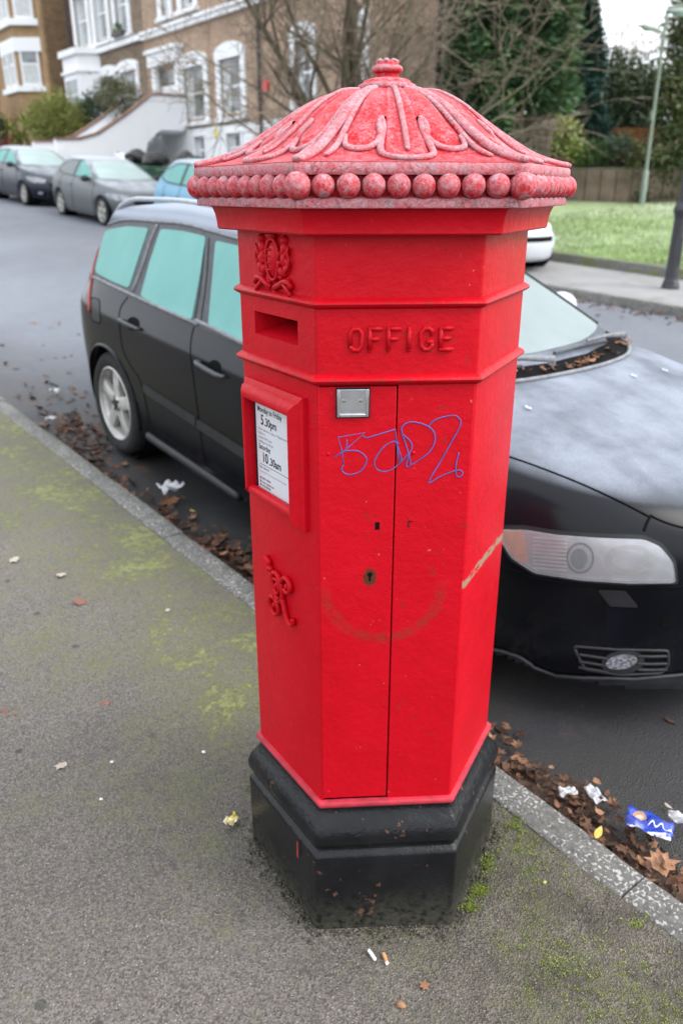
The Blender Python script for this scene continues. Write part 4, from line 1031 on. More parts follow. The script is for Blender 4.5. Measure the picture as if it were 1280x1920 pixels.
for (x, y) in ((1.44, -.47), (1.40, .26), (1.40, .50)):
    h, n = TP(x, y); mb = MB(); mb.ell(h + n*.004, (.011, .010, .007), 12, 8); mb.prism([(h.x - .018, h.z), (h.x + .003, h.z), (h.x - .015, h.z + .012)], h.y - .007, h.y + .007); mb.build('washer_nozzle', M['white_frost'], VC, 60)
line_on('bonnet_gap', PX, [(900, 842), (958, 858), (1020, 880), (1090, 908), (1160, 940), (1218, 970)], .004, .0, M['gap'], VC, 7, True)
line_on('wing_gap', PX, [(1220, 966), (1212, 980), (1206, 996)], .0045, .0, M['gap'], VC, 4, True)
line_on('bonnet_gap', PX, [(1220, 968), (1250, 981), (1290, 992), (1340, 1002)], .004, .0, M['gap'], VC, 6, True)
# headlamp: recess, reflectors and hazy lens
hl = rounded([(938, 992), (985, 993), (1040, 1002), (1120, 1008), (1205, 1011), (1234, 1024), (1257, 1052), (1262, 1088), (1180, 1089), (1090, 1083), (1005, 1070), (962, 1042), (943, 1012)], 8)
big = rounded([(930, 984), (985, 985), (1040, 994), (1120, 1000), (1206, 1003), (1240, 1018), (1266, 1050), (1271, 1095), (1180, 1097), (1088, 1091), (1000, 1078), (955, 1049), (933, 1012)], 8)
patch('headlamp_surround', PX, big, 8, .002, M['plastic'], VC, .008, mirror=True)
hb = patch('headlamp', PX, hl, 8, .005, M['lamp_silver'], VC, .008, mirror=True)
patch('indicator', PX, rounded([(930, 992), (982, 996), (990, 1052), (978, 1054), (958, 1036), (938, 1005)], 4), 6, .008, M['lamp_orange'], hb, .005)
for (cx, cy, rx, ry, m) in ((1087, 1045, 26, 29, 'plastic'), (1087, 1045, 22, 25, 'chrome'), (1085, 1046, 16, 19, 'glass_dark'), (1180, 1048, 46, 27, 'alloy'), (1180, 1048, 36, 19, 'lamp_silver')):
    patch('reflector', PX, [(cx + rx*math.cos(q), cy + ry*math.sin(q)) for q in np.linspace(0, 2*math.pi, 24)[:-1]], 6, .008 + (.001 if m in ('chrome', 'lamp_silver') else .0016 if m == 'glass_dark' else 0), M[m], hb, .006)
for k in range(9): line_on('lens_rib', PX, [(1000, 1006 + 7*k), (1035, 1009 + 7*k), (1062, 1011 + 7*k)], .0025, .010, M['alloy'], hb, 6)
patch('headlamp_lens', PX, hl, 8, .020, M['lens'], VC, .014, mirror=True)
# bumper
line_on('bumper_gap', PX, [(928, 1056), (960, 1068), (1000, 1083), (1090, 1097), (1180, 1103), (1290, 1099)], .004, 0, M['gap'], VC, 6, True)
patch('bumper_lip', PX, rounded([(915, 1212), (945, 1219), (975, 1229), (997, 1243), (1014, 1261), (1090, 1268), (1190, 1271), (1290, 1262), (1290, 1302), (1200, 1303), (1090, 1297), (1000, 1281), (915, 1247)], 5), 7, .012, M['plastic'], VC, .014, mirror=True)
line_on('bumper_lip_edge', PX, [(915, 1212), (945, 1219), (975, 1229), (997, 1243), (1014, 1260), (1090, 1267), (1190, 1270), (1290, 1261)], .007, .010, M['plastic'], VC, 5, True, smooth=False)
fogp = rounded([(1076, 1211), (1155, 1217), (1250, 1219), (1251, 1246), (1237, 1261), (1161, 1264), (1096, 1254), (1081, 1226)], 5)
fg = patch('fog_lamp_housing', PX, fogp, 6, .002, M['gap'], VC, .004, mirror=True)
line_on('fog_lamp_frame', PX, fogp, .0055, .004, M['plastic'], VC, 5, True, closed=True, smooth=False)
for y0, y1 in ((1226, 1229), (1239, 1243), (1250, 1254)):
    line_on('grille_bar', PX, [(1084, y0), (1110, y0 + 4), (1138, y1 + 5)], .006, .004, M['plastic'], fg, 5, True)
    line_on('grille_bar', PX, [(1192, y1), (1220, y1 + 1), (1248, y1)], .006, .004, M['plastic'], fg, 5, True)
ellp = lambda cx, cy, rx, ry, a: [(cx + rx*math.cos(q)*math.cos(a) - ry*math.sin(q)*math.sin(a), cy + rx*math.cos(q)*math.sin(a) + ry*math.sin(q)*math.cos(a)) for q in np.linspace(0, 2*math.pi, 24)[:-1]]
patch('fog_lamp_bezel', PX, ellp(1166, 1240, 40, 22, -.12), 5, .008, M['plastic'], VC, .01, mirror=True)
patch('fog_lamp', PX, ellp(1163, 1238, 29, 13, -.16), 4, .013, M['facet'], VC, .006, mirror=True)
wp = rounded([(1119, 1105), (1171, 1107), (1196, 1138), (1143, 1136)], 5)
patch('washer_cover_gap', PX, rounded([(1117, 1103.5), (1172, 1105.5), (1198, 1140), (1142, 1138)], 5), 6, .0012, M['gap'], VC, .004, mirror=True)
patch('washer_cover', PX, wp, 6, .004, M['plastic'], VC, .004, mirror=True)
patch('tow_cover', PX, rounded([(1239, 1155), (1268, 1152), (1266, 1175), (1238, 1177)], 4), 5, .0015, M['gap'], VC, .004)
grl = patch('grille', FT, rounded([(-.40, .48), (.40, .48), (.44, .66), (.36, .70), (-.36, .70), (-.44, .66)], .03), .04, .003, M['gap'], VC, .006)
for k in range(6): line_on('grille_slat', FT, [(-.38, .51 + .032*k), (0, .51 + .032*k), (.38, .51 + .032*k)], .008, .008, M['plastic'], grl, .05)
line_on('grille_frame', FT, rounded([(-.40, .48), (.40, .48), (.44, .66), (.36, .70), (-.36, .70), (-.44, .66)], .03), .010, .006, M['chrome'], grl, .04, closed=True, smooth=False)
# wheel arches, wheels
for cx in (1.33, -1.408):
    for sg in (-1, 1):
        arc = []
        for a in np.linspace(R(-12), R(192), 40):
            h, n = VS.side(sg)(cx + .368*math.cos(a), ZW + .368*math.sin(a))
            if h is not None: arc.append(h + Vector((0, sg*.001, 0)))
        mb = MB(); mb.tube(arc, .010, 8); mb.build('wheel_arch', M['paint_black'], VC, 179)
        make_wheel(VC, cx, sg*.795, WR, .228, sg, 5, .225, 'alloy_dirty', spin=.38 + cx)
    wheel_well(VC, cx, ZW, .365, .86)
# tail lamps
RQ = VS.front(62, -1, rear=True)
def rear_u(x, y):  # coordinate of a point in that drawing plane
    a = R(62); return -x*math.sin(a) + y*math.cos(a)
tl = []
for sgn in (-1, 1):
    RQ = VS.front(62, sgn, rear=True)
    pts = [(-2.47, sgn*.70, .78), (-2.40, sgn*.86, .80), (-2.33, sgn*.84, 1.0), (-2.22, sgn*.77, 1.2), (-2.10, sgn*.70, 1.36), (-2.16, sgn*.62, 1.36), (-2.30, sgn*.66, 1.2), (-2.42, sgn*.72, 1.0)]
    ex = Vector((-math.sin(R(62)), -sgn*math.cos(R(62)), 0))
    patch('tail_lamp', RQ, [(ex.dot(Vector((p[0], p[1], 0))), p[2]) for p in pts], .03, .006, M['lamp_red'], VC, .012)
line_on('tail_lamp', PX, [(197, 434), (187, 464), (178, 498), (172, 528), (168, 560), (168, 585)], .011, .0, M['lamp_red'], VC, 6)
# roof rails
for sg in (-1, 1):
    mb = MB(); pts = []
    for k in range(25):
        u = k / 24; x = -1.92 + 1.98*u; h, n = TP(x, sg*.565)
        lift = .062 * min(1, math.sin(math.pi * min(u, 1-u) * 5.5 / 2) if min(u, 1-u) * 5.5 < 1 else 1)
        pts.append(h + Vector((0, 0, lift - .006)))
    mb.tube(pts, .0165, 10, flat=.8); mb.build('roof_rail', M['white_frost'], VC, 179)
# door mirrors
for sg in (-1, 1):
    mb = MB(); c = Vector((.42, sg*(1.0 if sg > 0 else .95), 1.03)) + Vector((0 if sg > 0 else .09, 0, 0)); mb.ell(c, (.075, .125, .085), 18, 12)
    mb.v = [((x if x > .385 else .385 + (x - .385)*.15), y, z) for x, y, z in mb.v]
    mb.tube([(.48, sg*.82, .985), (.45, sg*.90, .99), (.42, sg*.95, 1.0)], [.03, .025, .022], 8); mo = mb.build('door_mirror', M['white_frost'], VC, 60)
    mb = MB(); mb.ell((.370 if sg > 0 else .46, sg*(1.0 if sg > 0 else .95), 1.03), (.004, .108, .070), 16, 10); mb.build('mirror_glass', M['glass_dark'], mo, 60)

# ---------------- smaller cars further up the street, all from one hatchback plan
def hatch(name, label, s, t, paint, L=4.26, Wd=.90, Hh=1.45, wb=2.63, glass=('glass_teal', 'glass_teal'), noseup=0.0, yaw=0.0, round_=0.0, alloy='alloy', group='cars parked across the road', wheel_r=.315, twin=True, intake=True):
    root = place_car(name, s, t, 0, yaw); tag(root, label, 'car', group)
    xf, xr = L*.5 - .02, -L*.5 + .02; k = Wd / .905; h = Hh / 1.45; u = noseup
    A = lambda z: [(-9, z*h), (9, z*h)]
    Z = lambda *p: [(a*L/4.26, b*h + (u if a > .9 else 0)) for a, b in p]
    sx = L / 4.26
    rings = [
     (xf-.25, xr+.2, .74*k, A(.18), .9, 2.2, .4, 2.6), (xf-.06, xr+.06, .86*k, A(.19), .95, 2.2, .5, 2.6), (xf-.01, xr+.01, .893*k, A(.30), .95, 2.2, .5, 2.6),
     (xf, xr, .905*k, A(.46), .92, 2.2, .5, 2.6), (xf-.02, xr+.01, .908*k, Z((-2.2, .66), (2.2, .58)), .92, 2.2, .5, 2.6), (xf-.08, xr+.03, .900*k, Z((-2.2, .84), (0, .79), (1.2, .75), (2.2, .66)), .92, 2.2, .5, 2.6),
     (xf-.15, xr+.05, .880*k, Z((-2.2, .91), (0, .86), (1.2, .82), (2.1, .72)), .9, 2.25, .5, 2.6), (xf-.28, xr+.07, .845*k, Z((-2.2, .96), (0, .92), (1.2, .885), (2.0, .78)), .85, 2.3, .5, 2.6),
     (1.52*sx, xr+.08, .83*k, Z((-2.2, .985), (0, .945), (1.0, .93), (1.6, .90)), .55, 2.4, .45, 2.6), (1.12*sx, xr+.10, .815*k, Z((-2.2, 1.005), (0, .965), (1.2, .965)), .36, 2.5, .45, 2.6), (1.0*sx, xr+.13, .80*k, Z((-2.2, 1.04), (0, 1.0), (1.2, 1.0)), .36, 2.5, .42, 2.6),
     (.52*sx, xr+.30, .70*k, Z((-2.2, 1.22), (0, 1.21), (1.2, 1.20)), .32, 2.5, .4, 2.6), (.05*sx, xr+.55, .60*k, Z((-2.2, 1.36), (-.8, 1.38), (.3, 1.355)), .28, 2.5, .36, 2.6), (-.05*sx, xr+.60, .56*k, Z((-2.2, 1.385), (-.6, 1.415), (.1, 1.38)), .28, 2.5, .34, 2.6),
     (-.20*sx, xr+.72, .44*k, Z((-2.2, 1.41), (-.6, 1.44), (0, 1.41)), .25, 2.5, .3, 2.6), (-.42*sx, xr+.95, .2*k, Z((-2.2, 1.43), (-.6, 1.45), (0, 1.43)), .2, 2.4, .2, 2.4), (-.5*sx, xr+1.1, .03, Z((-2.2, 1.44), (-.6, 1.452), (0, 1.44)), .1, 2.2, .1, 2.2)]
    me = car_shell(rings, 9, 3); bpy.context.view_layer.update(); S = Surf(me, root.matrix_world.copy())
    ax = wb/2; cut_arches(me, [(ax, wheel_r), (-ax, wheel_r)], wheel_r + .035, .5)
    me.name = 'body'; bo = bpy.data.objects.new('body', me); finish(bo, me, paint, root, 179)
    sdn = S.side(-1); ft = S.front(0)
    H_ = lambda z: z*h
    X = lambda x: x*sx
    fd = rounded([(X(.70), H_(1.02)), (X(.02), H_(1.32)), (X(-.28), H_(1.345)), (X(-.33), H_(1.015))], .04)
    rd = rounded([(X(-.40), H_(1.345)), (X(-.85), H_(1.335)), (X(-1.32), H_(1.22)), (X(-1.42), H_(1.10)), (X(-1.10), H_(1.035)), (X(-.45), H_(1.015))], .04)
    sr = rounded([(X(.82), H_(.995)), (X(.03), H_(1.345)), (X(-.35), H_(1.372)), (X(-.88), H_(1.36)), (X(-1.38), H_(1.24)), (X(-1.50), H_(1.09)), (X(-1.1), H_(1.01)), (X(-.40), H_(.99))], .05)
    patch('window_surround', sdn, sr, .06, .002, M['plastic'], root, mirror=True)
    patch('front_door_window', sdn, fd, .06, .006, M[glass[0]], root, mirror=True); patch('rear_door_window', sdn, rd, .06, .006, M[glass[1]], root, mirror=True)
    patch('windscreen', ft, rounded([(-.68*k, H_(1.02)), (0, H_(1.0)), (.68*k, H_(1.02)), (.50*k, H_(1.33)), (.2*k, H_(1.365)), (-.2*k, H_(1.365)), (-.50*k, H_(1.33))], .04), .06, .005, M['glass_pale_far'], root)
    for xg in (X(-.365), X(.92), X(-1.15)):
        line_on('door_gap', sdn, [(xg, H_(.97)), (xg + .01, H_(.7)), (xg - .02 + (.12 if xg < -1 else 0), H_(.42)), (xg - .02 + (.22 if xg < -1 else 0), H_(.25))], .006, 0, M['gap'], root, .06, True)
    line_on('sill_trim', sdn, [(X(-.85), .2), (0, .2), (X(.85), .2)], .03, 0, M['plastic'], root, .1, True)
    for xg in (X(-.55), X(-1.28)):
        hp, nn = sdn(xg, H_(.83)); h2, _ = sdn(xg + .16, H_(.82))
        for sg in (-1, 1):
            mb = MB(); q = lambda p, o: Vector((p.x, (p.y + nn.y*o) * (1 if sg < 0 else -1), p.z)); mb.tube([q(hp, 0), q(hp, .03), q(h2, .03), q(h2, 0)], .013, 6); mb.build('door_handle', paint, root, 179)
    for sg in (-1, 1):
        f4 = S.front(48, sg); ex = Vector((math.sin(R(48)), -sg*math.cos(R(48)), 0)); U = lambda x, y: ex.dot(Vector((x, sg*y, 0)))
        if round_: 
            c0 = U(xf - .22, .62*k); lampp = [(c0 + .13*math.cos(q), H_(.70) + u + .13*math.sin(q)) for q in np.linspace(0, 2*math.pi, 20)[:-1]]
        else: lampp = rounded([(U(xf-.62, .86*k), H_(.745) + u*.7), (U(xf-.25, .68*k), H_(.735) + u*.7), (U(xf-.12, .48*k), H_(.69) + u*.6), (U(xf-.13, .50*k), H_(.60) + u*.5), (U(xf-.30, .78*k), H_(.60) + u*.5), (U(xf-.50, .87*k), H_(.66) + u*.5)], .03)
        patch('headlamp', f4, lampp, .04, .004, M['lamp_far'], root, .01)
        fgp = rounded([(U(xf-.30, .78*k), .30), (U(xf-.08, .52*k), .30), (U(xf-.07, .50*k), .40), (U(xf-.28, .76*k), .42)], .02)
        fo = patch('fog_housing', f4, fgp, .04, .003, M['gap'], root, .006)
        if fo: patch('fog_lamp', f4, [(U(xf-.17, .66*k) + .075*math.cos(q), .365 + .03*math.sin(q)) for q in np.linspace(0, 2*math.pi, 14)[:-1]], .03, .007, M['lamp_silver'], fo, .006)
        mb = MB(); mb.ell((X(.60), sg*(.93*k), H_(1.0)), (.07, .11, .075), 14, 10); mb.tube([(X(.64), sg*.8*k, H_(.96)), (X(.61), sg*.9*k, H_(.98))], .025, 6); mb.build('door_mirror', M['plastic'] if not round_ else paint, root, 60)
        for cx in (ax, -ax):
            make_wheel(root, cx, sg*(.905*k - .125), wheel_r, wheel_r*.70, sg, 5, .20, alloy, twin, .2 + cx)
    for cx in (ax, -ax): wheel_well(root, cx, wheel_r, wheel_r + .038, .85*k)
    gp = rounded([(-.40*k, H_(.60)), (.40*k, H_(.60)), (.34*k, H_(.52)), (-.34*k, H_(.52))], .02)
    if not round_: patch('grille', ft, gp, .05, .004, M['gap'], root, .006)
    if intake: patch('air_intake', ft, rounded([(-.42*k, .40), (.42*k, .40), (.36*k, .26), (-.36*k, .26)], .02), .05, .004, M['gap'], root, .006)
    return root
M['paint_grey'] = mk_paint('grey_car_paint', (.085, .095, .10), .9, .14, .3, tint=(.42, .45, .49))
M['paint_navy'] = mk_paint('dark_blue_car_paint', (.018, .022, .034), .85, .11, .25, tint=(.40, .43, .47))
M['paint_blue'] = mk_paint('pale_blue_car_paint', (.13, .32, .46), .8, .18, .3, tint=(.40, .45, .50))
M['paint_white'] = mk_paint('white_car_paint', (.50, .52, .54), .6, .2, .3, tint=(.5, .52, .55))
gc = hatch('parked_car', 'grey hatchback with frosted windscreen, middle of the row across the road', 20.35, 8.62, M['paint_grey'], glass=('glass_teal', 'glass_dark'), wheel_r=.325)
dc = hatch('parked_car', 'dark blue hatchback at the far left, uphill end of the row', 25.6, 8.55, M['paint_navy'], L=4.3, Hh=1.50)
fc_ = hatch('parked_car', 'small pale blue rounded car behind the black estate car', 15.2, 8.75, M['paint_blue'], L=3.6, Wd=.84, Hh=1.60, wb=2.30, noseup=.09, round_=1, wheel_r=.29)
wc = hatch('parked_car', 'white car nose showing just past the right edge of the post box', 11.0, 11.2, M['paint_white'], L=4.2, Hh=1.44, intake=False)
wc.location.z += .09
# ------------------------------------------------------------------ houses across the road
def mk_brick(name, c1, c2, mortar, v=.5):
    n = NB(name, .85, .25); O = n.sep(n.obj()); vec = n.comb(n.math('ADD', O[0], O[1]), O[2])
    b = n.nt.nodes.new('ShaderNodeTexBrick'); n.put(b.inputs['Vector'], vec); b.inputs['Scale'].default_value = 1.0
    b.inputs['Brick Width'].default_value = .225; b.inputs['Row Height'].default_value = .075; b.inputs['Mortar Size'].default_value = .008; b.inputs['Mortar Smooth'].default_value = .2; b.inputs['Bias'].default_value = 0
    n.put(b.inputs['Color1'], c1); n.put(b.inputs['Color2'], c2); n.put(b.inputs['Mortar'], mortar)
    lo = n.noise(.9, 5, .6); col = n.mix(.35, b.outputs['Color'], n.ramp(lo, [(.3, (.12, .10, .08)), (.7, (.75, .72, .66))]), 'OVERLAY')
    col = n.mix(n.math('MULTIPLY', n.mr(n.noise(7, 4, .6), .5, .75), .45), col, tuple(q*.45 for q in c1))
    n.set(Base_Color=col, Normal=n.bump(n.math('SUBTRACT', 1, b.outputs['Fac']), .5, .01)); return n.mat
M['brick_tan'] = mk_brick('tan_stock_brick', (.44, .315, .235), (.36, .25, .18), (.40, .335, .275))
M['brick_dark'] = mk_brick('sooty_stock_brick', (.27, .205, .145), (.17, .125, .09), (.20, .175, .145))
M['brick_brown'] = mk_brick('brown_side_brick', (.26, .165, .09), (.16, .10, .06), (.22, .17, .12))
M['brick_gold'] = mk_brick('golden_brick', (.40, .265, .145), (.33, .21, .115), (.34, .26, .17))
def mk_white(name, col=(.82, .835, .86), d=.3):
    n = NB(name, .6, .4); O = n.obj(); st = n.noise(2.2, 5, .6, n.mapn(O, scale=(1, 1, .3)))
    n.set(Base_Color=n.mix(n.math('MULTIPLY', n.mr(st, .5, .8), d), col, tuple(c*.72 for c in col)), Normal=n.bump(n.noise(40, 3), .15, .004)); return n.mat
M['stucco'] = mk_white('white_render'); M['white_wood'] = mk_white('white_joinery', (.80, .815, .84), .25); M['cream'] = mk_white('cream_render', (.68, .60, .46))
M['coping'] = simple('brown_coping', (.22, .13, .10), .8, .3, var=.3, scale=5)
def mk_pane():
    n = NB('window_pane', .06, .6); O = n.obj(); n.set(Base_Color=n.ramp(n.noise(1.3, 3), [(.35, (.05, .06, .065)), (.65, (.22, .25, .26))])); return n.mat
M['pane'] = mk_pane(); M['curtain'] = simple('net_curtain', (.55, .58, .58), .8, .2, var=.12, scale=6)
M['pipe'] = simple('drain_pipe', (.035, .032, .032), .5, .4, var=.2); M['slate'] = simple('slate_roof', (.07, .075, .085), .6, .4, var=.3, scale=4)
M['red_brickfence'] = simple('red_fence_board', (.26, .05, .035), .8, .3, var=.25, scale=4)
def wall_holes(mb, x0, x1, z0, z1, holes, y=0.0, depth=.16):
    xs = sorted({x0, x1, *[h[0] for h in holes], *[h[1] for h in holes]}); zs = sorted({z0, z1, *[h[2] for h in holes], *[h[3] for h in holes]})
    xs = [x for x in xs if x0 <= x <= x1]; zs = [z for z in zs if z0 <= z <= z1]
    for xa, xb in zip(xs, xs[1:]):
        for za, zb in zip(zs, zs[1:]):
            cx, cz = (xa+xb)/2, (za+zb)/2
            if any(h[0] < cx < h[1] and h[2] < cz < h[3] for h in holes): continue
            mb.face([(xa, y, za), (xb, y, za), (xb, y, zb), (xa, y, zb)])
    for a, b, c, d in holes:
        c, d = max(c, z0), min(d, z1)
        mb.face([(a, y, c), (a, y, d), (a, y+depth, d), (a, y+depth, c)]); mb.face([(b, y, c), (b, y+depth, c), (b, y+depth, d), (b, y, d)])
        mb.face([(a, y, c), (a, y+depth, c), (b, y+depth, c), (b, y, c)]); mb.face([(a, y, d), (b, y, d), (b, y+depth, d), (a, y+depth, d)])
def window(house, x0, x1, z0, z1, sur=.24, arch=.20, sill=True, y=0.0, Mx=None, curtain=True, lights=2):
    """x0..z1 is the outside of the white surround; the opening sits inside it"""
    ox0, ox1, oz0, oz1 = x0 + sur, x1 - sur, z0 + .12, z1 - sur - arch
    T = (lambda b: [tuple(Mx @ Vector(p)) for p in b.v]) if Mx is not None else (lambda b: b.v)
    wf = MB(); yb = y + .10; fr = .055; zm = (oz0 + oz1) / 2
    for a, b, c, d in ((ox0, ox0+fr, oz0, oz1), (ox1-fr, ox1, oz0, oz1), (ox0+fr, ox1-fr, oz0, oz0+.07), (ox0+fr, ox1-fr, oz1-fr, oz1), (ox0+fr, ox1-fr, zm-.03, zm+.03)): wf.box((a, yb-.03, c), (b, yb+.03, d))
    wf.v = T(wf); w = wf.build('window', M['white_wood'], house, None)
    for c, d, q in ((oz0+.07, zm-.03, 0), (zm+.03, oz1-fr, 1)):
        p = MB(); p.box((ox0+fr, yb+.005+.01*q, c), (ox1-fr, yb+.012+.01*q, d)); p.v = T(p); p.build('pane', M['pane'], w, None)
        if curtain:
            for e in (0, 1):
                wcur = (ox1-ox0) * (.26 if e == 0 else .2); cu = MB(); a = ox0+fr if e == 0 else ox1-fr-wcur
                cu.box((a, yb+.006+.01*q-.003, c), (a+wcur, yb+.0045+.01*q, d)); cu.v = T(cu); cu.build('curtain', M['curtain'], w, None)
    s = MB(); ys = y - .07
    outer = [(x0, z0), (x0, z1 - arch - .05)]; cx = (x0+x1)/2; rx = (x1-x0)/2
    for k in range(9):
        a = math.pi - math.pi*k/8; outer.append((cx + rx*math.cos(a), z1 - arch - .05 + (arch + .05)*math.sin(a)))
    outer.append((x1, z0))
    # jambs and arched head
    s.prism([(x0, z0), (ox0, z0), (ox0, oz1), (x0, oz1)][::-1], ys, y + .08); s.prism([(ox1, z0), (x1, z0), (x1, oz1), (ox1, oz1)][::-1], ys, y + .08)
    hd = [(x0, oz1)] + outer[1:-1] + [(x1, oz1)]; s.prism(hd, ys - .02, y + .08)
    s.v = T(s); s.build('surround', M['stucco'], w, None)
    if sill:
        q = MB(); q.box((x0 - .06, ys - .10, z0 - .10), (x1 + .06, y + .08, z0 + .02)); q.v = T(q); q.build('sill', M['stucco'], w, None)
    return (ox0, ox1, oz0, oz1)
def opening(x0, x1, z0, z1, sur=.24, arch=.20): return (x0 + sur, x1 - sur, z0 + .12, z1 - sur - arch)
HT = 14.5; S0 = 28.0
def HX(px, py): s, z = on_t(px, py, HT); return S0 - s, z
# ---- tan brick house
HD = 3.0
H1 = empty('brick_house', W(S0, HT, 0), (0, 0, ROT)); tag(H1, 'large tan brick house with arched white windows and white basement', 'house', 'houses across the road')
XL, XR = HX(272, 100)[0], HX(830, 100)[0]; ZB, ZS, ZT = 3.66, 6.82, 12.5
lows = []
for pa, pb in (((345, 229), (388, 94)), ((411, 217), (459, 73)), ((548, 216), (594, 93)), ((653, 204), (694, 104))):
    a, b = HX(*pa)[0], HX(*pb)[0]; lows.append((a, b, 3.85, 5.95))
ups = [(-.72, .30, 7.15, 9.1), (.72, 2.05, 7.15, 9.1), (7.15, 8.25, 7.0, 9.0), (9.9, 10.85, 7.0, 9.0), (3.9, 5.1, 7.15, 9.1)]
dx0, dx1 = HX(294, 180)[0], HX(339, 88)[0]
dhole = (dx0 + .3, dx1 - .3, 3.75, 5.65)
mb = MB(); wall_holes(mb, XL, XR, ZB, ZT, [opening(*q) for q in lows + ups] + [dhole]); 
mb.face([(XR, 0, ZB), (XR, HD, ZB), (XR, HD, ZT), (XR, 0, ZT)]); mb.face([(XL, HD, ZB), (XL, 0, ZB), (XL, 0, ZT), (XL, HD, ZT)]); mb.face([(XR, HD, ZB), (XL, HD, ZB), (XL, HD, ZT), (XR, HD, ZT)])
mb.build('wall', M['brick_tan'], H1, None)
bw = []
for pa, pb in (((371, 292), (388, 260)), ((431, 290), (456, 251))):
    a, b = HX(*pa), HX(*pb); bw.append((a[0], b[0], 2.55, 3.40))
mb = MB(); wall_holes(mb, XL, XR + .02, .4, ZB, bw, y=-.05); mb.face([(XR+.02, -.05, .4), (XR+.02, HD, .4), (XR+.02, HD, ZB), (XR+.02, -.05, ZB)]); mb.face([(XL, -.05, ZB), (XR+.02, -.05, ZB), (XR+.02, .02, ZB), (XL, .02, ZB)])
mb.build('basement_wall', M['stucco'], H1, None)
for q in lows + ups: window(H1, *q)
for a, b, c, d in bw: window(H1, a - .1, b + .1, c - .1, d + .1, sur=.1, arch=.0, y=-.05, sill=True)
mb = MB(); mb.box((XL, -.14, ZS - .14), (XR + .1, .02, ZS)); mb.box((XL, -.20, ZS), (XR + .14, .02, ZS + .10)); mb.build('string_course', M['stucco'], H1, None)
mb = MB(); mb.box((XL, -.3, ZT - .3), (XR + .3, .02, ZT)); mb.build('cornice', M['stucco'], H1, None)
mb = MB(); mb.face([(XL, -.4, ZT), (XR + .3, -.4, ZT), (XR + .3, HD + .2, ZT + 2.4), (XL, HD + .2, ZT + 2.4)]); mb.face([(XL, HD + .2, ZT), (XL, HD + .2, ZT+2.4), (XR+.3, HD + .2, ZT+2.4), (XR+.3, HD + .2, ZT)]); mb.face([(XR+.3, -.4, ZT), (XR+.3, HD + .2, ZT), (XR+.3, HD + .2, ZT+2.4)]); mb.build('roof', M['slate'], H1, None)
mb = MB(); mb.box((XR - .02, -.035, ZB), (XR + .05, .30, ZT)); mb.build('cream_return', M['cream'], H1, None)
for pxx in ((483, 0), (826, 0)):
    x = HX(pxx[0] + (8 if pxx[0] < 500 else 0), 140)[0]; mb = MB(); mb.tube([(x, -.10, 1.2), (x, -.10, ZT - .3)], .055, 10)
    for z in (2.4, 4.2, 6.0, 7.8): mb.tube([(x, -.10, z), (x, -.10, z + .08)], .075, 10)
    mb.build('drain_pipe', M['pipe'], H1, 40)
# front door
dr = MB(); sd0, sd1 = dx0 + .02, dx1 - .02
dr.box((sd0, -.16, 3.75), (dhole[0], .05, 5.75)); dr.box((dhole[1], -.16, 3.75), (sd1, .05, 5.75)); dr.box((sd0 - .1, -.24, 5.75), (sd1 + .1, .05, 6.15)); dr.box((sd0 - .18, -.32, 6.15), (sd1 + .18, .05, 6.27)); dr.build('door_surround', M['stucco'], H1, None)
d_ = MB(); cxm = (dhole[0] + dhole[1]) / 2
for a, b in ((dhole[0], cxm - .02), (cxm + .02, dhole[1])):
    d_.box((a, .08, 3.75), (b, .13, 5.15)); 
    for c, e in ((3.9, 4.35), (4.45, 5.05)): d_.box((a + .1, .06, c), (b - .1, .085, e))
dob = d_.build('door', M['white_wood'], H1, None)
mb = MB(); mb.box((dhole[0], .09, 5.2), (dhole[1], .11, 5.65)); mb.build('fanlight', M['pane'], dob, None)
mb = MB(); mb.ell((cxm + .1, .04, 4.45), (.035, .03, .035), 8, 6); mb.build('handle', M['pipe'], dob, 60)
x, z = HX(408, 250); mb = MB(); mb.box((x - .09, -.075, z - .13), (x + .09, -.055, z + .13)); o = mb.build('wall_sign', simple('yellow_plate', (.75, .62, .08), .5), H1, None)
x, z = HX(501, 165); mb = MB(); mb.box((x - .13, -.10, z - .13), (x + .13, 0, z + .13)); mb.prism([(x - .13, z + .13), (x + .13, z + .13), (x, z + .22)][::-1], -.10, 0); mb.build('alarm_box', simple('red_plastic', (.55, .05, .05), .4), H1, None)
# ---- sooty brick half with the white bay
H2 = empty('brick_house', W(S0, HT, 0), (0, 0, ROT)); tag(H2, 'sooty brown brick house with white bay left of the tan house', 'house', 'houses across the road')
XL2, XR2 = HX(143, 100)[0], XL - .004
lo2 = [(HX(193, 184)[0], HX(221, 127)[0], 4.95, 6.25), (HX(227, 184)[0], HX(261, 116)[0], 4.95, 6.25)]
up2 = [(HX(178, 86)[0] + .1, HX(210, 0)[0] - .25, 7.05, 9.3), (HX(216, 77)[0] + .1, HX(249, 0)[0] - .2, 7.05, 9.3), (HX(144, 101)[0] + .1, HX(174, 0)[0] - .35, 7.05, 9.3)]
mb = MB(); wall_holes(mb, XL2, XR2, 1.0, ZT, [opening(*q, arch=.14) for q in lo2 + up2], y=-.02)
mb.face([(XL2, 6, 1), (XL2, -.02, 1), (XL2, -.02, ZT), (XL2, 6, ZT)]); mb.face([(XR2, 6, 1), (XL2, 6, 1), (XL2, 6, ZT), (XR2, 6, ZT)]); mb.build('wall', M['brick_dark'], H2, None)
for q in lo2 + up2: window(H2, *q, arch=.14, y=-.02)
mb = MB(); mb.box((XL2 + 1.8, -.16, ZS - .10), (XR2 - .003, .0, ZS + .08)); mb.build('string_course', M['stucco'], H2, None)
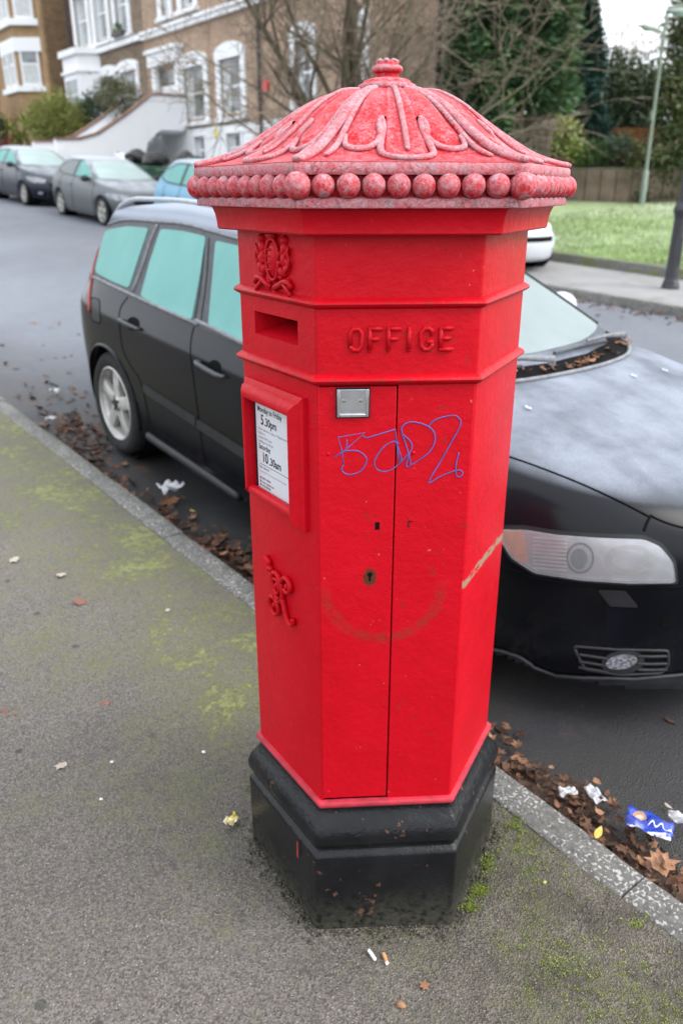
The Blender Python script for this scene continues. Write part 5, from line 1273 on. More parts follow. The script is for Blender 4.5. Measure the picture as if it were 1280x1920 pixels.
mb = MB(); mb.face([(XL2, -.4, ZT), (XR2, -.4, ZT), (XR2, 5.2, ZT + 2.4), (XL2, 5.2, ZT + 2.4)]); mb.build('roof', M['slate'], H2, None)
bx0, bx1 = HX(148, 195)[0] + .2, HX(186, 100)[0] + .1
bay = MB(); pl_ = [(bx0, 0), (bx0 + .45, -.75), (bx1 - .45, -.75), (bx1, 0)]
for (xa, ya), (xb, yb) in zip(pl_, pl_[1:]): bay.face([(xa, ya, 1.5), (xb, yb, 1.5), (xb, yb, ZS - .1), (xa, ya, ZS - .1)])
for z0, z1, g in ((ZS - .1, ZS + .12, .14), (6.1, 6.2, .10)):
    q = [(bx0 - g, .0), (bx0 + .45 - g*.5, -.75 - g), (bx1 - .45 + g*.5, -.75 - g), (bx1 + g, .0)]
    for (xa, ya), (xb, yb) in zip(q, q[1:]): bay.face([(xa, ya, z0), (xb, yb, z0), (xb, yb, z1), (xa, ya, z1)])
    bay.face([(a, b, z1) for a, b in q]); bay.face([(a, b, z0) for a, b in q][::-1])
bo = bay.build('bay', M['stucco'], H2, None)
mb = MB(); mb.box((bx0 + .62, -.80, 4.7), (bx1 - .62, -.752, 5.95)); w_ = mb.build('bay_window', M['white_wood'], H2, None)
mb = MB(); mb.box((bx0 + .72, -.815, 4.8), (bx1 - .72, -.803, 5.3)); mb.build('pane', M['pane'], w_, None); mb = MB(); mb.box((bx0 + .72, -.815, 5.36), (bx1 - .72, -.803, 5.87)); mb.build('pane', M['pane'], w_, None)
mb = MB(); mb.tube([(XL2 - .1, -.2, 1.5), (XL2 - .1, -.2, 11)], .06, 8); mb.build('drain_pipe', M['pipe'], H2, 40)
mb = MB(); mb.box((up2[1][0] + .3, -.32, 7.02), (up2[1][1] - .3, -.14, 7.16)); pb_ = mb.build('window_box', M['pipe'], H2, None)
# ---- golden brick house with canted bay, further left
SB = 38.6
H3 = empty('brick_house', W(SB, HT, 0), (0, 0, ROT)); tag(H3, 'golden brick house with canted bay and plain brown side wall', 'house', 'houses across the road')
tb = on_s(143, 100, SB)[0]; tf = on_s(100, 190, SB)[0]        # back and front of the visible side wall
yf = tf - HT; ZH = 13
mb = MB(); mb.face([(0, yf, 1.5), (0, 8, 1.5), (0, 8, ZH), (0, yf, ZH)]); mb.build('side_wall', M['brick_brown'], H3, None)
# front wall and bay
mb = MB(); mb.face([(-9, yf, 1.5), (0, yf, 1.5), (0, yf, ZH), (-9, yf, ZH)])
mb.box((-.42, yf - .10, 1.5), (0.012, yf + .02, ZH))
mb.build('front_wall', M['brick_gold'], H3, None)
bp = [(-.55, yf), (-1.25, yf - .95), (-3.1, yf - .95), (-3.8, yf)]
mb = MB()
for (xa, ya), (xb, yb) in zip(bp, bp[1:]): mb.face([(xb, yb, 1.5), (xa, ya, 1.5), (xa, ya, ZH), (xb, yb, ZH)])
mb.build('bay', M['brick_gold'], H3, None)
def ring_band(z0, z1, g, name, mat):
    q = [(-.40 + g*.3, yf), (-1.20 + g*.5, yf - .95 - g), (-3.15 - g*.5, yf - .95 - g), (-3.95 - g*.3, yf)]; b = MB()
    for (xa, ya), (xb, yb) in zip(q, q[1:]): b.face([(xb, yb, z0), (xa, ya, z0), (xa, ya, z1), (xb, yb, z1)])
    b.face([(a, c, z1) for a, c in q][::-1]); b.face([(a, c, z0) for a, c in q]); b.build(name, mat, H3, None)
zc = lambda py: on_s(70, py, SB + .8)[1]
ring_band(zc(50), zc(38), .16, 'bay_sill', M['stucco']); ring_band(zc(172), zc(162), .16, 'bay_sill', M['stucco']); ring_band(zc(98), zc(72), .06, 'bay_lintel', M['stucco'])
for k, ((xa, ya), (xb, yb)) in enumerate(zip(bp, bp[1:])):
    A, B = Vector((xb, yb, 0)), Vector((xa, ya, 0)); L = (B - A).length; e = (B - A) / L; nn = Vector((e.y, -e.x, 0))
    Mx = Matrix(((e.x, -nn.x, 0, A.x + nn.x*.02), (e.y, -nn.y, 0, A.y + nn.y*.02), (0, 0, 1, 0), (0, 0, 0, 1)))
    spans = [(.18, L - .18)] if L < 1.4 else [(.12, L/2 - .1), (L/2 + .1, L - .12)]
    for u0, u1 in spans:
        for z0, z1 in ((zc(161), zc(80)), (zc(37), zc(37) + 1.9)):
            b = MB(); fr = .09
            for a, c, d, f in ((u0, u0+fr, z0, z1), (u1-fr, u1, z0, z1), (u0+fr, u1-fr, z0, z0+fr), (u0+fr, u1-fr, z1-fr, z1), (u0+fr, u1-fr, (z0+z1)/2-.04, (z0+z1)/2+.04)): b.box((a, -.05, d), (c, .03, f))
            b.v = [tuple(Mx @ Vector(p)) for p in b.v]; w = b.build('window', M['white_wood'], H3, None)
            for d, f, m in ((z0+fr, (z0+z1)/2-.04, 'curtain'), ((z0+z1)/2+.04, z1-fr, 'pane')):
                b = MB(); b.box((u0+fr, -.03, d), (u1-fr, -.02, f)); b.v = [tuple(Mx @ Vector(p)) for p in b.v]; b.build('pane', M[m], w, None)
mb = MB(); mb.face([(0, yf-.3, ZH), (0, 8, ZH), (-9, 8, ZH+1), (-9, yf-.3, ZH)]); mb.build('roof', M['slate'], H3, None)
# ---- pale house at the far left edge
H4 = empty('white_house', W(60, 15.5, 2.5), (0, 0, ROT)); tag(H4, 'pale rendered house at the far left edge beyond the golden house', 'house', 'houses across the road')
mb = MB(); wall_holes(mb, -1, 12, 0, 18, [(8.2, 9.3, 8.2, 11.0)], y=-2.2); mb.face([(12, -2.2, 0), (12, 8, 0), (12, 8, 18), (12, -2.2, 18)]); mb.build('wall', M['stucco'], H4, None)
mb = MB(); mb.box((8.2, -2.1, 8.2), (9.3, -2.05, 11.0)); mb.build('window', M['pane'], H4, None)
# ---- entrance stair with solid white parapets
SP = 27.13
ST = empty('entrance_stair', W(SP, HT, 0), (0, 0, ROT)); tag(ST, 'white walled stair climbing to the front door of the tan house', 'stair')
def side_profile():
    q = [(347, 182), (285, 178), (240, 215), (185, 252), (150, 262), (105, 262)]; return [(on_s(a, b, SP)[0] - HT, on_s(a, b, SP)[1]) for a, b in q]
tp_ = side_profile()
lowp = [(tp_[-1][0], 1.3), (-2.2, 1.3), (-1.55, 3.25), (-1.05, 3.62), (-.03, 3.62)]
def yz_prism(mb, poly, x0, x1):
    b = len(mb.v); n = len(poly); mb.v += [(x0, y, z) for y, z in poly] + [(x1, y, z) for y, z in poly]
    mb.f += [tuple(b + i for i in range(n)), tuple(b + n + i for i in range(n))[::-1]]; mb.m += [0, 0]
    for i in range(n): j = (i+1) % n; mb.f.append((b+i, b+n+i, b+n+j, b+j)); mb.m.append(0)
tp_[0] = (-.03, tp_[0][1])
poly = tp_ + lowp
for xx in (0, -2.05):
    mb = MB(); yz_prism(mb, poly if xx == 0 else [(y, z + .02) for y, z in tp_] + [(tp_[-1][0], 1.3), (-.03, 1.3)], xx - .22, xx); mb.build('parapet', M['stucco'], ST, None)
    mb = MB(); q = [(y, z + (.02 if xx else 0)) for y, z in tp_]; yz_prism(mb, q + [(y, z + .07) for y, z in q[::-1]], xx - .27, xx + .05); mb.build('coping', M['coping'], ST, None)
n_st = 11; y0, z0 = tp_[3][0], 2.3; y1, z1 = tp_[1][0], 3.75
for k in range(n_st):
    u = k / n_st; mb = MB(); mb.box((-1.83, y0 + (y1-y0)*u, z0 + (z1-z0)*u - .4), (-.22, y0 + (y1-y0)*(u + 1/n_st), z0 + (z1-z0)*(u + 1/n_st))); mb.build('step', M['stucco'], ST, None)
mb = MB(); mb.box((-1.83, y1, 3.55), (-.22, -.1, 3.745)); mb.build('landing', M['stucco'], ST, None)
# ---- front garden walls
def garden_wall(label, s0, s1, t, z0, z1, mat, cop=True, th=.25):
    o = empty('garden_wall', W(s1, t, 0), (0, 0, ROT)); tag(o, label, 'wall'); L = s1 - s0
    mb = MB(); mb.box((0, 0, z0), (L, th, z1)); mb.build('wall', mat, o, None)
    if cop: mb = MB(); mb.box((-.04, -.04, z1), (L + .04, th + .04, z1 + .07)); mb.build('coping', M['coping'], o, None)
    return o
garden_wall('white garden wall with a brown top running left from the stair', 27.5, 29.4, 10.65, 1.3, 3.02, M['stucco'])
garden_wall('white garden wall with pier below the spiky plant', 29.9, 34.0, 11.3, 1.5, 3.30, M['stucco'])
# red boarded fence far left
fo = empty('red_fence', W(47, 12.9, 3.2), (0, 0, ROT)); tag(fo, 'dull red board fence under the tall hedge at far left', 'fence')
for k in range(24):
    mb = MB(); mb.box((k*.25, 0, -.5), (k*.25 + .235, .03, 1.6 + .02*(k % 3))); mb.build('board', M['red_brickfence'], fo, None)
# ---- bins and rubbish
M['bin_green'] = simple('green_bin_plastic', (.05, .12, .075), .45, .4, var=.2, scale=6); M['bag'] = simple('black_bag', (.012, .012, .014), .3, .5, var=.3, scale=10, bump=.6, bscale=18, bdist=.05)
def wheelie(label, s, t, lidang=0):
    z = gz(s); o = empty('wheelie_bin', W(s, t, z), (0, 0, ROT)); tag(o, label, 'bin', 'green wheelie bins in the forecourt')
    b = MB(); vs = [(-.22, -.24, .08), (.22, -.24, .08), (.22, .24, .08), (-.22, .24, .08), (-.30, -.36, 1.0), (.30, -.36, 1.0), (.30, .36, 1.0), (-.30, .36, 1.0)]
    b.add(vs, [(0, 3, 2, 1), (0, 1, 5, 4), (1, 2, 6, 5), (2, 3, 7, 6), (3, 0, 4, 7)]); b.box((-.32, -.38, .98), (.32, .38, 1.03)); bo = b.build('body', M['bin_green'], o, None); bevel(bo, .02, 2)
    l = MB(); Mt = Matrix.Translation((0, .38, 1.04)) @ Matrix.Rotation(R(lidang), 4, 'X') @ Matrix.Translation((0, -.38, 0)); l.box((-.33, -.42, 0), (.33, .40, .06), M=Mt); lo = l.build('lid', M['bin_green'], o, None); bevel(lo, .02, 2)
    for sg in (-1, 1):
        w = MB(); w.lathe([(.001, -.03), (.10, -.03), (.10, .03), (.001, .03)], 16, (0, 0, 0), axis='y'); w.build('wheel', M['tyre'], o, 40, (sg*.25, .30, .10), (0, 0, R(90)))
    h = MB(); h.tube([(-.22, .42, 1.0), (-.22, .46, .99), (.22, .46, .99), (.22, .42, 1.0)], .018, 6); h.build('handle', M['bin_green'], o, 60)
def lumpy(name, label, cat, p, r, mat, seed, group=None, sub=3):
    bm = bmesh.new(); bmesh.ops.create_icosphere(bm, subdivisions=sub, radius=1); rr = np.random.default_rng(seed); ph = rr.random((9, 4)) * 6
    for v in bm.verts:
        c = v.co; d = 1 + sum(.055 * math.sin(c.x*(2+q*.7)+ph[q, 0] + c.y*(1.5+q)+ph[q, 1] + c.z*(1+q*.8)+ph[q, 2]) for q in range(7)); v.co = Vector((c.x*r[0]*d, c.y*r[1]*d, c.z*r[2]*d + (r[2]*.25*max(0, c.z)**4)))
    me = bpy.data.meshes.new(name); bm.to_mesh(me); bm.free(); o = bpy.data.objects.new(name, me); o.location = p; finish(o, me, mat, None, 179); tag(o, label, cat, group); return o
BT = 10.75
for k, (px, ang, lb) in enumerate(((258, 0, 'green wheelie bin nearest the stair wall, a full black bag on it'), (292, 0, 'green wheelie bin second from the stair wall, between its two neighbours'), (327, 0, 'green wheelie bin with its lid shut next to the stacked bags'), (366, 0, 'green wheelie bin standing under the basement window'))):
    s, z = on_t(px, 300, BT); wheelie(lb, s, BT, ang)
    if k in (0, 1, 3): lumpy('rubbish_bag', ('tied black rubbish bag on the bin nearest the stair', 'bulging black rubbish bag on the second bin', '', 'black rubbish bag on the bin under the basement window')[k], 'bag', W(s, BT, gz(s) + 1.10 + .15), (.36, .36, .2), M['bag'], 40 + k, 'black bags on the bins')
s, z = on_t(337, 300, BT); lumpy('rubbish_bag', 'black rubbish bag slumped between the two right bins', 'bag', W(s - .35, BT - .05, gz(s) + 1.12 + .12), (.3, .34, .22), M['bag'], 50, 'black bags on the bins')
# recycling crate lid of hedge clippings and a leaning white board
s, z = on_t(218, 283, 10.5); o = empty('discarded_board', W(s, 10.5, gz(s)), (0, 0, ROT)); tag(o, 'white board with a blue edge leaning in front of the stair wall', 'board')
mb = MB(); Mt = Matrix.Rotation(R(18), 4, 'Y'); mb.box((-.55, 0, 1.15), (.75, .45, 1.25), M=Mt); mb.build('board', M['white_wood'], o, None); mb = MB(); mb.box((-.55, -.02, 1.06), (.75, .44, 1.147), M=Mt); mb.build('blue_edge', simple('blue_plastic', (.08, .22, .5), .5), o, None)
for xx in (-.45, .6): mb = MB(); mb.box((xx, .2, 0), (xx + .06, .26, 1.25 - xx*.33)); mb.build('leg', M['pipe'], o, None)

# ------------------------------------------------------------------ vegetation
def mk_leaf(name, cols, rough=.6, trans=.12):
    n = NB(name, rough, .35); r = n.rnd(); k = len(cols); base = n.ramp(r, [(i / max(1, k - 1), c) for i, c in enumerate(cols)])
    base = n.mix(.35, base, n.ramp(n.noise(1.7, 3, .5, n.pos()), [(.3, (.15, .15, .15)), (.7, (.85, .85, .85))]), 'OVERLAY')
    n.set(Base_Color=base); n.b.inputs['Transmission Weight'].default_value = 0; n.b.inputs['Subsurface Weight'].default_value = 0
    return n.mat
M['leaf_conifer'] = mk_leaf('conifer_foliage', [(.022, .055, .028), (.045, .10, .045), (.09, .155, .06), (.15, .20, .075)])
M['leaf_conifer_blue'] = mk_leaf('blue_conifer_foliage', [(.014, .042, .034), (.028, .078, .062), (.05, .12, .09)])
M['leaf_dark'] = mk_leaf('dark_evergreen_foliage', [(.014, .030, .017), (.03, .06, .03), (.055, .09, .04), (.11, .09, .055)])
M['leaf_ivy'] = mk_leaf('ivy_foliage', [(.028, .05, .018), (.055, .09, .032), (.11, .13, .055), (.20, .16, .08)])
M['leaf_bush'] = mk_leaf('clipped_bush_foliage', [(.10, .12, .03), (.17, .195, .045), (.25, .265, .07), (.32, .31, .10)])
M['leaf_hedge'] = mk_leaf('hedge_foliage', [(.02, .035, .012), (.05, .07, .022), (.10, .12, .04)])
M['leaf_variegated'] = mk_leaf('variegated_foliage', [(.10, .17, .06), (.20, .27, .08), (.36, .40, .13), (.50, .48, .12)])
M['leaf_mid'] = mk_leaf('mid_green_foliage', [(.045, .10, .03), (.08, .15, .045), (.13, .21, .06)])
M['leaf_grey'] = mk_leaf('grey_green_foliage', [(.045, .085, .055), (.085, .13, .085), (.14, .19, .125)])
M['leaf_brown'] = mk_leaf('dead_foliage', [(.10, .055, .03), (.18, .11, .06), (.14, .11, .05)])
M['leaf_spike'] = mk_leaf('spiky_leaves', [(.08, .12, .025), (.22, .26, .06), (.38, .36, .10)])
M['leaf_olive'] = mk_leaf('olive_foliage', [(.07, .075, .035), (.14, .145, .075), (.22, .21, .12)])
def mk_bark():
    n = NB('bark', .9, .2); O = n.obj(); g = n.noise(9, 5, .65, n.mapn(O, scale=(1, 1, .25)))
    b = n.ramp(g, [(.3, (.045, .036, .026)), (.7, (.15, .125, .09))]); b = n.mix(n.math('MULTIPLY', n.mr(n.noise(3, 4, .6), .5, .65), .5), b, (.11, .12, .045))
    n.set(Base_Color=b, Normal=n.bump(g, .6, .02)); return n.mat
M['bark'] = mk_bark(); M['twig'] = simple('twig_bark', (.19, .155, .115), .9, .2, var=.35, scale=3)
def rand_rot(n, rng, droop=None):
    d = rng.normal(size=(n, 3)); 
    if droop is not None: d[:, 2] = d[:, 2]*.4 + droop
    d /= np.linalg.norm(d, axis=1)[:, None]; u = rng.normal(size=(n, 3)); u -= d * (u*d).sum(1)[:, None]; u /= np.linalg.norm(u, axis=1)[:, None]
    return d, u
def leaves_at(P, size, aspect, rng, droop=None, outward=None):
    n = len(P); d, u = rand_rot(n, rng, droop)
    if outward is not None: d = d*.55 + outward; d /= np.linalg.norm(d, axis=1)[:, None]; u -= d * (u*d).sum(1)[:, None]; u /= np.linalg.norm(u, axis=1)[:, None]
    L = size * (.6 + .8*rng.random(n))[:, None]; Wd = L * aspect
    return np.stack([P, P + d*L*.5 + u*Wd*.5, P + d*L, P + d*L*.45 - u*Wd*.5], 1)
def clumpy(n, c, r, rng, clumps=40, spread=.22, hollow=.55):
    """points gathered in clumps round an ellipsoid"""
    d = rng.normal(size=(clumps, 3)); d /= np.linalg.norm(d, axis=1)[:, None]; rad = hollow + (1 - hollow) * rng.random(clumps)**.6
    cc = d * rad[:, None]; k = rng.integers(0, clumps, n); p = (cc[k] + rng.normal(size=(n, 3)) * spread * (.5 + rng.random(clumps)[k])[:, None]) * .80
    return p * np.array(r) + np.array(c), p / (np.linalg.norm(p, axis=1)[:, None] + 1e-6), rng.random(clumps)[k]
def shrub(name, label, cat, base, parts, mat, size, aspect=.5, seed=1, stem=True, group=None, stem_h=.5, droop=None):
    """parts: (dx, dy, dz, rx, ry, rz, n leaves, clumps)"""
    rng = np.random.default_rng(seed); o = empty(name, base); tag(o, label, cat, group); Q = []; A = []
    for dx, dy, dz, rx, ry, rz, n, cl in parts:
        P, out, ck = clumpy(n, (dx, dy, dz), (rx, ry, rz), rng, cl); keep = P[:, 2] > .02; P, out, ck = P[keep], out[keep], ck[keep]
        Q.append(leaves_at(P, size, aspect, rng, droop, out*.6)); A.append(np.clip(.25*ck + .5*rng.random(len(P)) + .25*np.clip((P[:, 2] - dz)/rz, -1, 1)*.5 + .12, 0, 1))
    quads('crown', np.concatenate(Q), mat, o, np.concatenate(A))
    if stem:
        mb = MB(); rr = random.Random(seed)
        for k in range(4):
            a = rr.random()*6.28; e = parts[k % len(parts)]; mb.tube([(.06*math.cos(a), .06*math.sin(a), -.05), (e[0]*.4 + .1*math.cos(a), e[1]*.4 + .1*math.sin(a), e[2]*.5), (e[0] + .3*e[3]*math.cos(a), e[1] + .3*e[4]*math.sin(a), e[2])], [.05*stem_h*2, .035*stem_h*2, .015], 6)
        mb.build('trunk', M['bark'], o, 60)
    return o
def pz(px, py, fwd):
    """world point on a pixel's ray at a given forward distance"""
    d = ray(px, py); return CAMP + d * (fwd / d.y)
def conifer(label, px, fwd, ground_z, h, r, mat, seed, n=2600, lean=0.0, low=.08, group='evergreen trees beside the tan house'):
    rng = np.random.default_rng(seed); b = pz(px, 300, fwd); b.z = ground_z; o = empty('conifer_tree', b); tag(o, label, 'tree', group)
    mb = MB(); mb.tube([(0, 0, -.1), (0, 0, h*.5), (.05, 0, h*.97)], [r*.09, r*.06, .02], 8); mb.build('trunk', M['bark'], o, 60)
    Q = []; A = []
    for k in range(n):
        u = low + (1 - low) * rng.random()**1.15; a = rng.random()*6.283
        prof_ = (1 - u)**.62 * (.78 + .22*math.sin(a*3 + seed + u*14)) * (.75 + .35*rng.random()) if u > .14 else .55 + 2.6*max(0, u - .02)
        rad = r * min(prof_, 1.05) * (.55 + .45*rng.random()**.4)
        c = np.array([rad*math.cos(a), rad*math.sin(a), h*u - .10*rad]); out = np.array([math.cos(a), math.sin(a), -.25 + .5*rng.random()])
        m = 9; t = rng.random(m)[:, None]; P = c + out*t*.55*r*.28 + rng.normal(size=(m, 3))*.05*r
        Q.append(leaves_at(P, .17*r*.5 + .10, .26, rng, None, np.tile(out, (m, 1))*.9)); A.append(np.clip(rng.random(m)*.5 + .35*(rad/(r+.01)) + rng.normal()*.12, 0, 1))
    quads('crown', np.concatenate(Q), mat, o, np.concatenate(A)); return o
def branchy(name, label, base, starts, seed, depth=4, cat='tree', thin=.62, twig_r=.006, bend=.22, up=.10, fork=(2, 3), group=None):
    """bare tree: each start is (direction, length, radius)"""
    rr = random.Random(seed); o = empty(name, base); tag(o, label, cat, group); tk, tw = MB(), MB()
    def grow(p, d, L, r, lv):
        pts = [p]; rs = [r]; n = 5 if lv < 2 else 4; q = Vector(p); dd = Vector(d).normalized()
        for k in range(n):
            dd = (dd + Vector((rr.gauss(0, bend), rr.gauss(0, bend), rr.gauss(0, bend*.7) + up*(1 if lv < 3 else -.6)))*.5).normalized(); q = q + dd*L/n; pts.append(q.copy()); rs.append(max(twig_r*.6, r*(1 - .45*(k+1)/n)))
        (tk if r > .03 else tw).tube(pts, rs, 6 if r > .03 else 4 if r > .012 else 3, caps=False)
        if lv >= depth: return
        for _ in range(rr.randint(*fork) + (1 if lv >= 1 else 0)):
            k = rr.randint(1, n); b = pts[k]; ax = Vector((rr.gauss(0, 1), rr.gauss(0, 1), rr.gauss(0, .6))).normalized()
            grow(b, (dd*.75 + ax*.85).normalized(), L*rr.uniform(.5, .78), max(twig_r, rs[k]*rr.uniform(.42, thin)), lv + 1)
        grow(pts[-1], dd, L*.7, max(twig_r, rs[-1]*.85), lv + 1)
    for p, d, L, r in starts: grow(Vector(p), d, L, r, 0)
    tk.build('trunk', M['bark'], o, 179)
    if tw.v: tw.build('branches', M['twig'], o, 179)
    return o
# bare multi-stemmed tree on the far pavement
bt = W(14.3, 11.6); bt.z = gz(14.3)
E1, E2 = Vector((1, 0, 0)), Vector((0, 1, 0))        # picture-right and depth
branchy('bare_tree', 'bare multi-stemmed tree rising behind the post box cap', bt, [
  ((0, 0, -.1), (-.02, 0, 1), 1.3, .24),
  ((-.15, .1, 1.0), (-.85, .1, .62), 2.3, .10), ((-.12, 0, 1.2), (-.50, .2, 1), 2.6, .13), ((-.05, .1, 1.3), (-.16, -.1, 1), 2.9, .15), ((.02, 0, 1.3), (.13, .1, 1), 2.9, .16),
  ((.1, 0, 1.2), (.42, -.1, 1), 2.6, .11), ((.12, .1, 1.1), (.80, .2, .75), 2.4, .085), ((.12, -.1, 1.1), (1.0, 0, .28), 2.4, .05), ((-.12, -.1, 1.2), (-.95, -.1, .30), 2.0, .05), ((-.3, .1, 1.9), (-1.0, .2, .55), 2.3, .055), ((-.25, 0, 2.4), (-.7, -.2, .9), 2.4, .06), ((-.2, 0, 2.8), (-.25, .3, 1), 2.2, .06), ((.2, 0, 2.4), (.5, .1, 1), 2.2, .05), ((.0, 0, 2.2), (.05, -.3, 1), 2.4, .07), ((-.5, 0, 1.6), (-1.0, 0, .15), 1.7, .035)], 21, depth=4, twig_r=.0068, fork=(2, 3))
# evergreens right of the tan house
GW = 1.3
conifer('tall green conifer with drooping sprays right of the tan house', 968, 20.0, 1.0, 11.5, 1.22, M['leaf_conifer'], 5, 7500, low=.22)
conifer('blue-green conifer behind, overlapping the tall one on its right', 1050, 29.0, 2.3, 5.6, 1.5, M['leaf_conifer_blue'], 6, 4200, low=.16)
conifer('green conifer close against the corner of the tan house', 892, 19.6, .9, 8.4, 1.0, M['leaf_conifer'], 8, 5000, low=.16)
def ev(px, fwd, zc, rx, rz, mat, label, seed, n=5200, size=.16, gzv=1.8):
    b = pz(px, 300, fwd); b.z = gzv; return shrub('evergreen_tree', label, 'tree', b, [(0, 0, zc - gzv, rx, rx*.8, rz, n, 60)], mat, size, .45, seed, True, 'evergreen trees beyond the fence', 1.2)
ev(1105, 30.5, 4.6, 1.7, 1.75, M['leaf_dark'], 'dark evergreen in the middle of the row beyond the fence', 31)
ev(1150, 31.5, 4.5, 1.6, 1.6, M['leaf_ivy'], 'brownish evergreen with dead twigs beyond the fence', 32)
ev(1195, 31.0, 4.4, 1.5, 1.6, M['leaf_dark'], 'dark evergreen just left of the lamp post, beyond the fence', 33)
branchy('bare_tree', 'thin leafless tree against the white sky above the evergreens', (lambda v: Vector((v.x, v.y, 3.2)))(pz(1155, 300, 32)), [((0, 0, 0), (.05, 0, 1), 2.6, .06), ((0, 0, .5), (-.5, 0, 1), 2.2, .04), ((0, 0, .8), (.6, 0, .9), 2.0, .035)], 44, depth=4, twig_r=.008, bend=.3)
# ivy-clad tree at the right edge
iv = pz(1268, 372, 26); iv.z = 1.40
o = empty('ivy_tree', iv); tag(o, 'big ivy-covered tree at the right edge behind the lamp post', 'tree')
mb = MB(); mb.tube([(0, 0, -.2), (-.1, 0, 2.5), (.1, 0, 5.5), (0, 0, 9)], [.35, .28, .22, .1], 10); mb.build('trunk', M['bark'], o, 60)
rng = np.random.default_rng(77); Q = []; A = []
for (x, z, rx, rz, n, cl) in ((0, 4.6, .85, 2.0, 5200, 50), (-.15, 1.2, 1.1, 1.0, 3600, 40), (.2, 7.2, 1.25, 1.4, 4200, 45), (1.0, 5.6, 1.0, 2.2, 3600, 40), (-.55, 7.6, .7, .7, 1500, 20), (1.2, 2.2, 1.2, 1.6, 3000, 40), (-.30, 2.7, .7, .9, 2200, 25), (-.7, .35, .8, .4, 1200, 18)):
    P, out, ck = clumpy(int(n*1.3), (x, 0, z), (rx*1.15, .9, rz*1.1), rng, cl); Q.append(leaves_at(P, .12, .7, rng, -.2, out*.5)); A.append(np.clip(.5*rng.random(len(P)) + .4*ck, 0, 1))
quads('crown', np.concatenate(Q), M['leaf_ivy'], o, np.concatenate(A))
tw = MB(); rr = random.Random(9)
for k in range(46):
    z = rr.uniform(4.5, 9); p = Vector((rr.uniform(-.9, -.3), rr.uniform(-.4, .4), z)); d = Vector((-1, rr.gauss(0, .4), rr.gauss(-.15, .4))).normalized(); pts = [p]
    for q in range(5): d = (d + Vector((rr.gauss(0, .2), rr.gauss(0, .2), rr.gauss(-.05, .2)))).normalized(); p = p + d*rr.uniform(.15, .32); pts.append(p.copy())
    tw.tube(pts, [.014, .012, .010, .008, .006, .005], 3, caps=False)
tw.build('branches', M['twig'], o, 179)
# retaining wall and fence at the back of the lawn
def wpt(px, py, fwd): p = pz(px, py, fwd); return p
A_, B_ = wpt(985, 375, 27.2), wpt(1330, 379, 25.0); A_.z = B_.z = 0
rwv = B_ - A_; rot_w = math.atan2(rwv.y, rwv.x); LW = rwv.length
rw = empty('retaining_wall', (A_.x, A_.y, 0), (0, 0, rot_w)); tag(rw, 'low brown panelled retaining wall at the back of the lawn', 'wall')
M['wall_panel'] = simple('weathered_panel', (.20, .155, .125), .9, .2, var=.35, scale=2.2, bump=.4, bscale=30)
npan = 12
for k in range(npan):
    x0 = LW*k/npan; x1 = LW*(k+1)/npan - .025; mb = MB(); mb.box((x0, random.uniform(0, .02), 1.0), (x1, .15, 2.28 + random.uniform(-.01, .01))); mb.build('panel', M['wall_panel'], rw, None)
mb = MB(); mb.box((0, .05, 2.26), (LW, .22, 2.36)); mb.build('coping', M['kerb_moss'], rw, None)
M['bank_soil'] = M['soil']
tb_ = MB(); n_ = Vector((-rwv.y, rwv.x, 0)).normalized()
tb_.face([(A_.x + n_.x*.1, A_.y + n_.y*.1, 2.25), (B_.x + n_.x*.1, B_.y + n_.y*.1, 2.25), (B_.x + n_.x*14, B_.y + n_.y*14, 2.9), (A_.x + n_.x*14, A_.y + n_.y*14, 2.9)]); tag(tb_.build('terrace', M['soil'], None, None), kind='structure')
fa, fb_ = A_ + n_*2.6, B_ + n_*3.0; fv = fb_ - fa; fr_ = empty('board_fence', (fa.x, fa.y, 0), (0, 0, math.atan2(fv.y, fv.x))); tag(fr_, 'orange-brown board fence behind the shrubs above the retaining wall', 'fence')
M['fence_board'] = simple('orange_fence_board', (.27, .125, .055), .85, .25, var=.3, scale=3)
nb = int(fv.length / .16); fb0 = None
for k in range(nb):
    if fb0 is None: mb = MB(); mb.box((0, 0, 2.2), (.15, .025, 3.62)); fb0 = o = mb.build('board', M['fence_board'], fr_, None)
    else: o = fb0.copy(); COL.objects.link(o); o.parent = fr_
    o.location = (k*.16, .012*(k % 2), random.uniform(-.02, .02))
# small red-roofed building glimpsed through the trees
gb = pz(1140, 258, 36); gl = empty('garden_building', (gb.x, gb.y, 2.4), (0, 0, rot_w)); tag(gl, 'low white building with reddish roof glimpsed above the fence', 'building')
mb = MB(); mb.box((-2, 0, 0), (2.4, 2, 1.75)); mb.build('wall', M['stucco'], gl, None); mb = MB(); mb.box((-2.6, -.2, 0), (-.2, 1.9, 1.9)); mb.build('annexe', M['fence_board'], gl, None)
def on_wall(px, back, **k):
    p = pz(px, 330, 26.4); p = p + n_*back; p.z = 2.25; return p
shrub('variegated_shrub', 'yellow-tipped variegated shrub above the retaining wall', 'shrub', on_wall(1042, .9), [(0, 0, .75, .75, .6, .62, 1900, 34), (-.2, 0, 1.1, .5, .5, .45, 800, 16)], M['leaf_variegated'], .16, .45, 51, group='shrubs above the retaining wall')
shrub('spreading_shrub', 'bright green spreading shrub between the variegated and round ones', 'shrub', on_wall(1098, .7), [(0, 0, .45, .7, .5, .48, 1900, 30)], M['leaf_mid'], .12, .3, 52, group='shrubs above the retaining wall')
shrub('round_shrub', 'round grey-green clipped shrub in front of the board fence', 'shrub', on_wall(1142, .8), [(0, 0, .52, .68, .6, .58, 2600, 60)], M['leaf_grey'], .09, .5, 53, group='shrubs above the retaining wall')
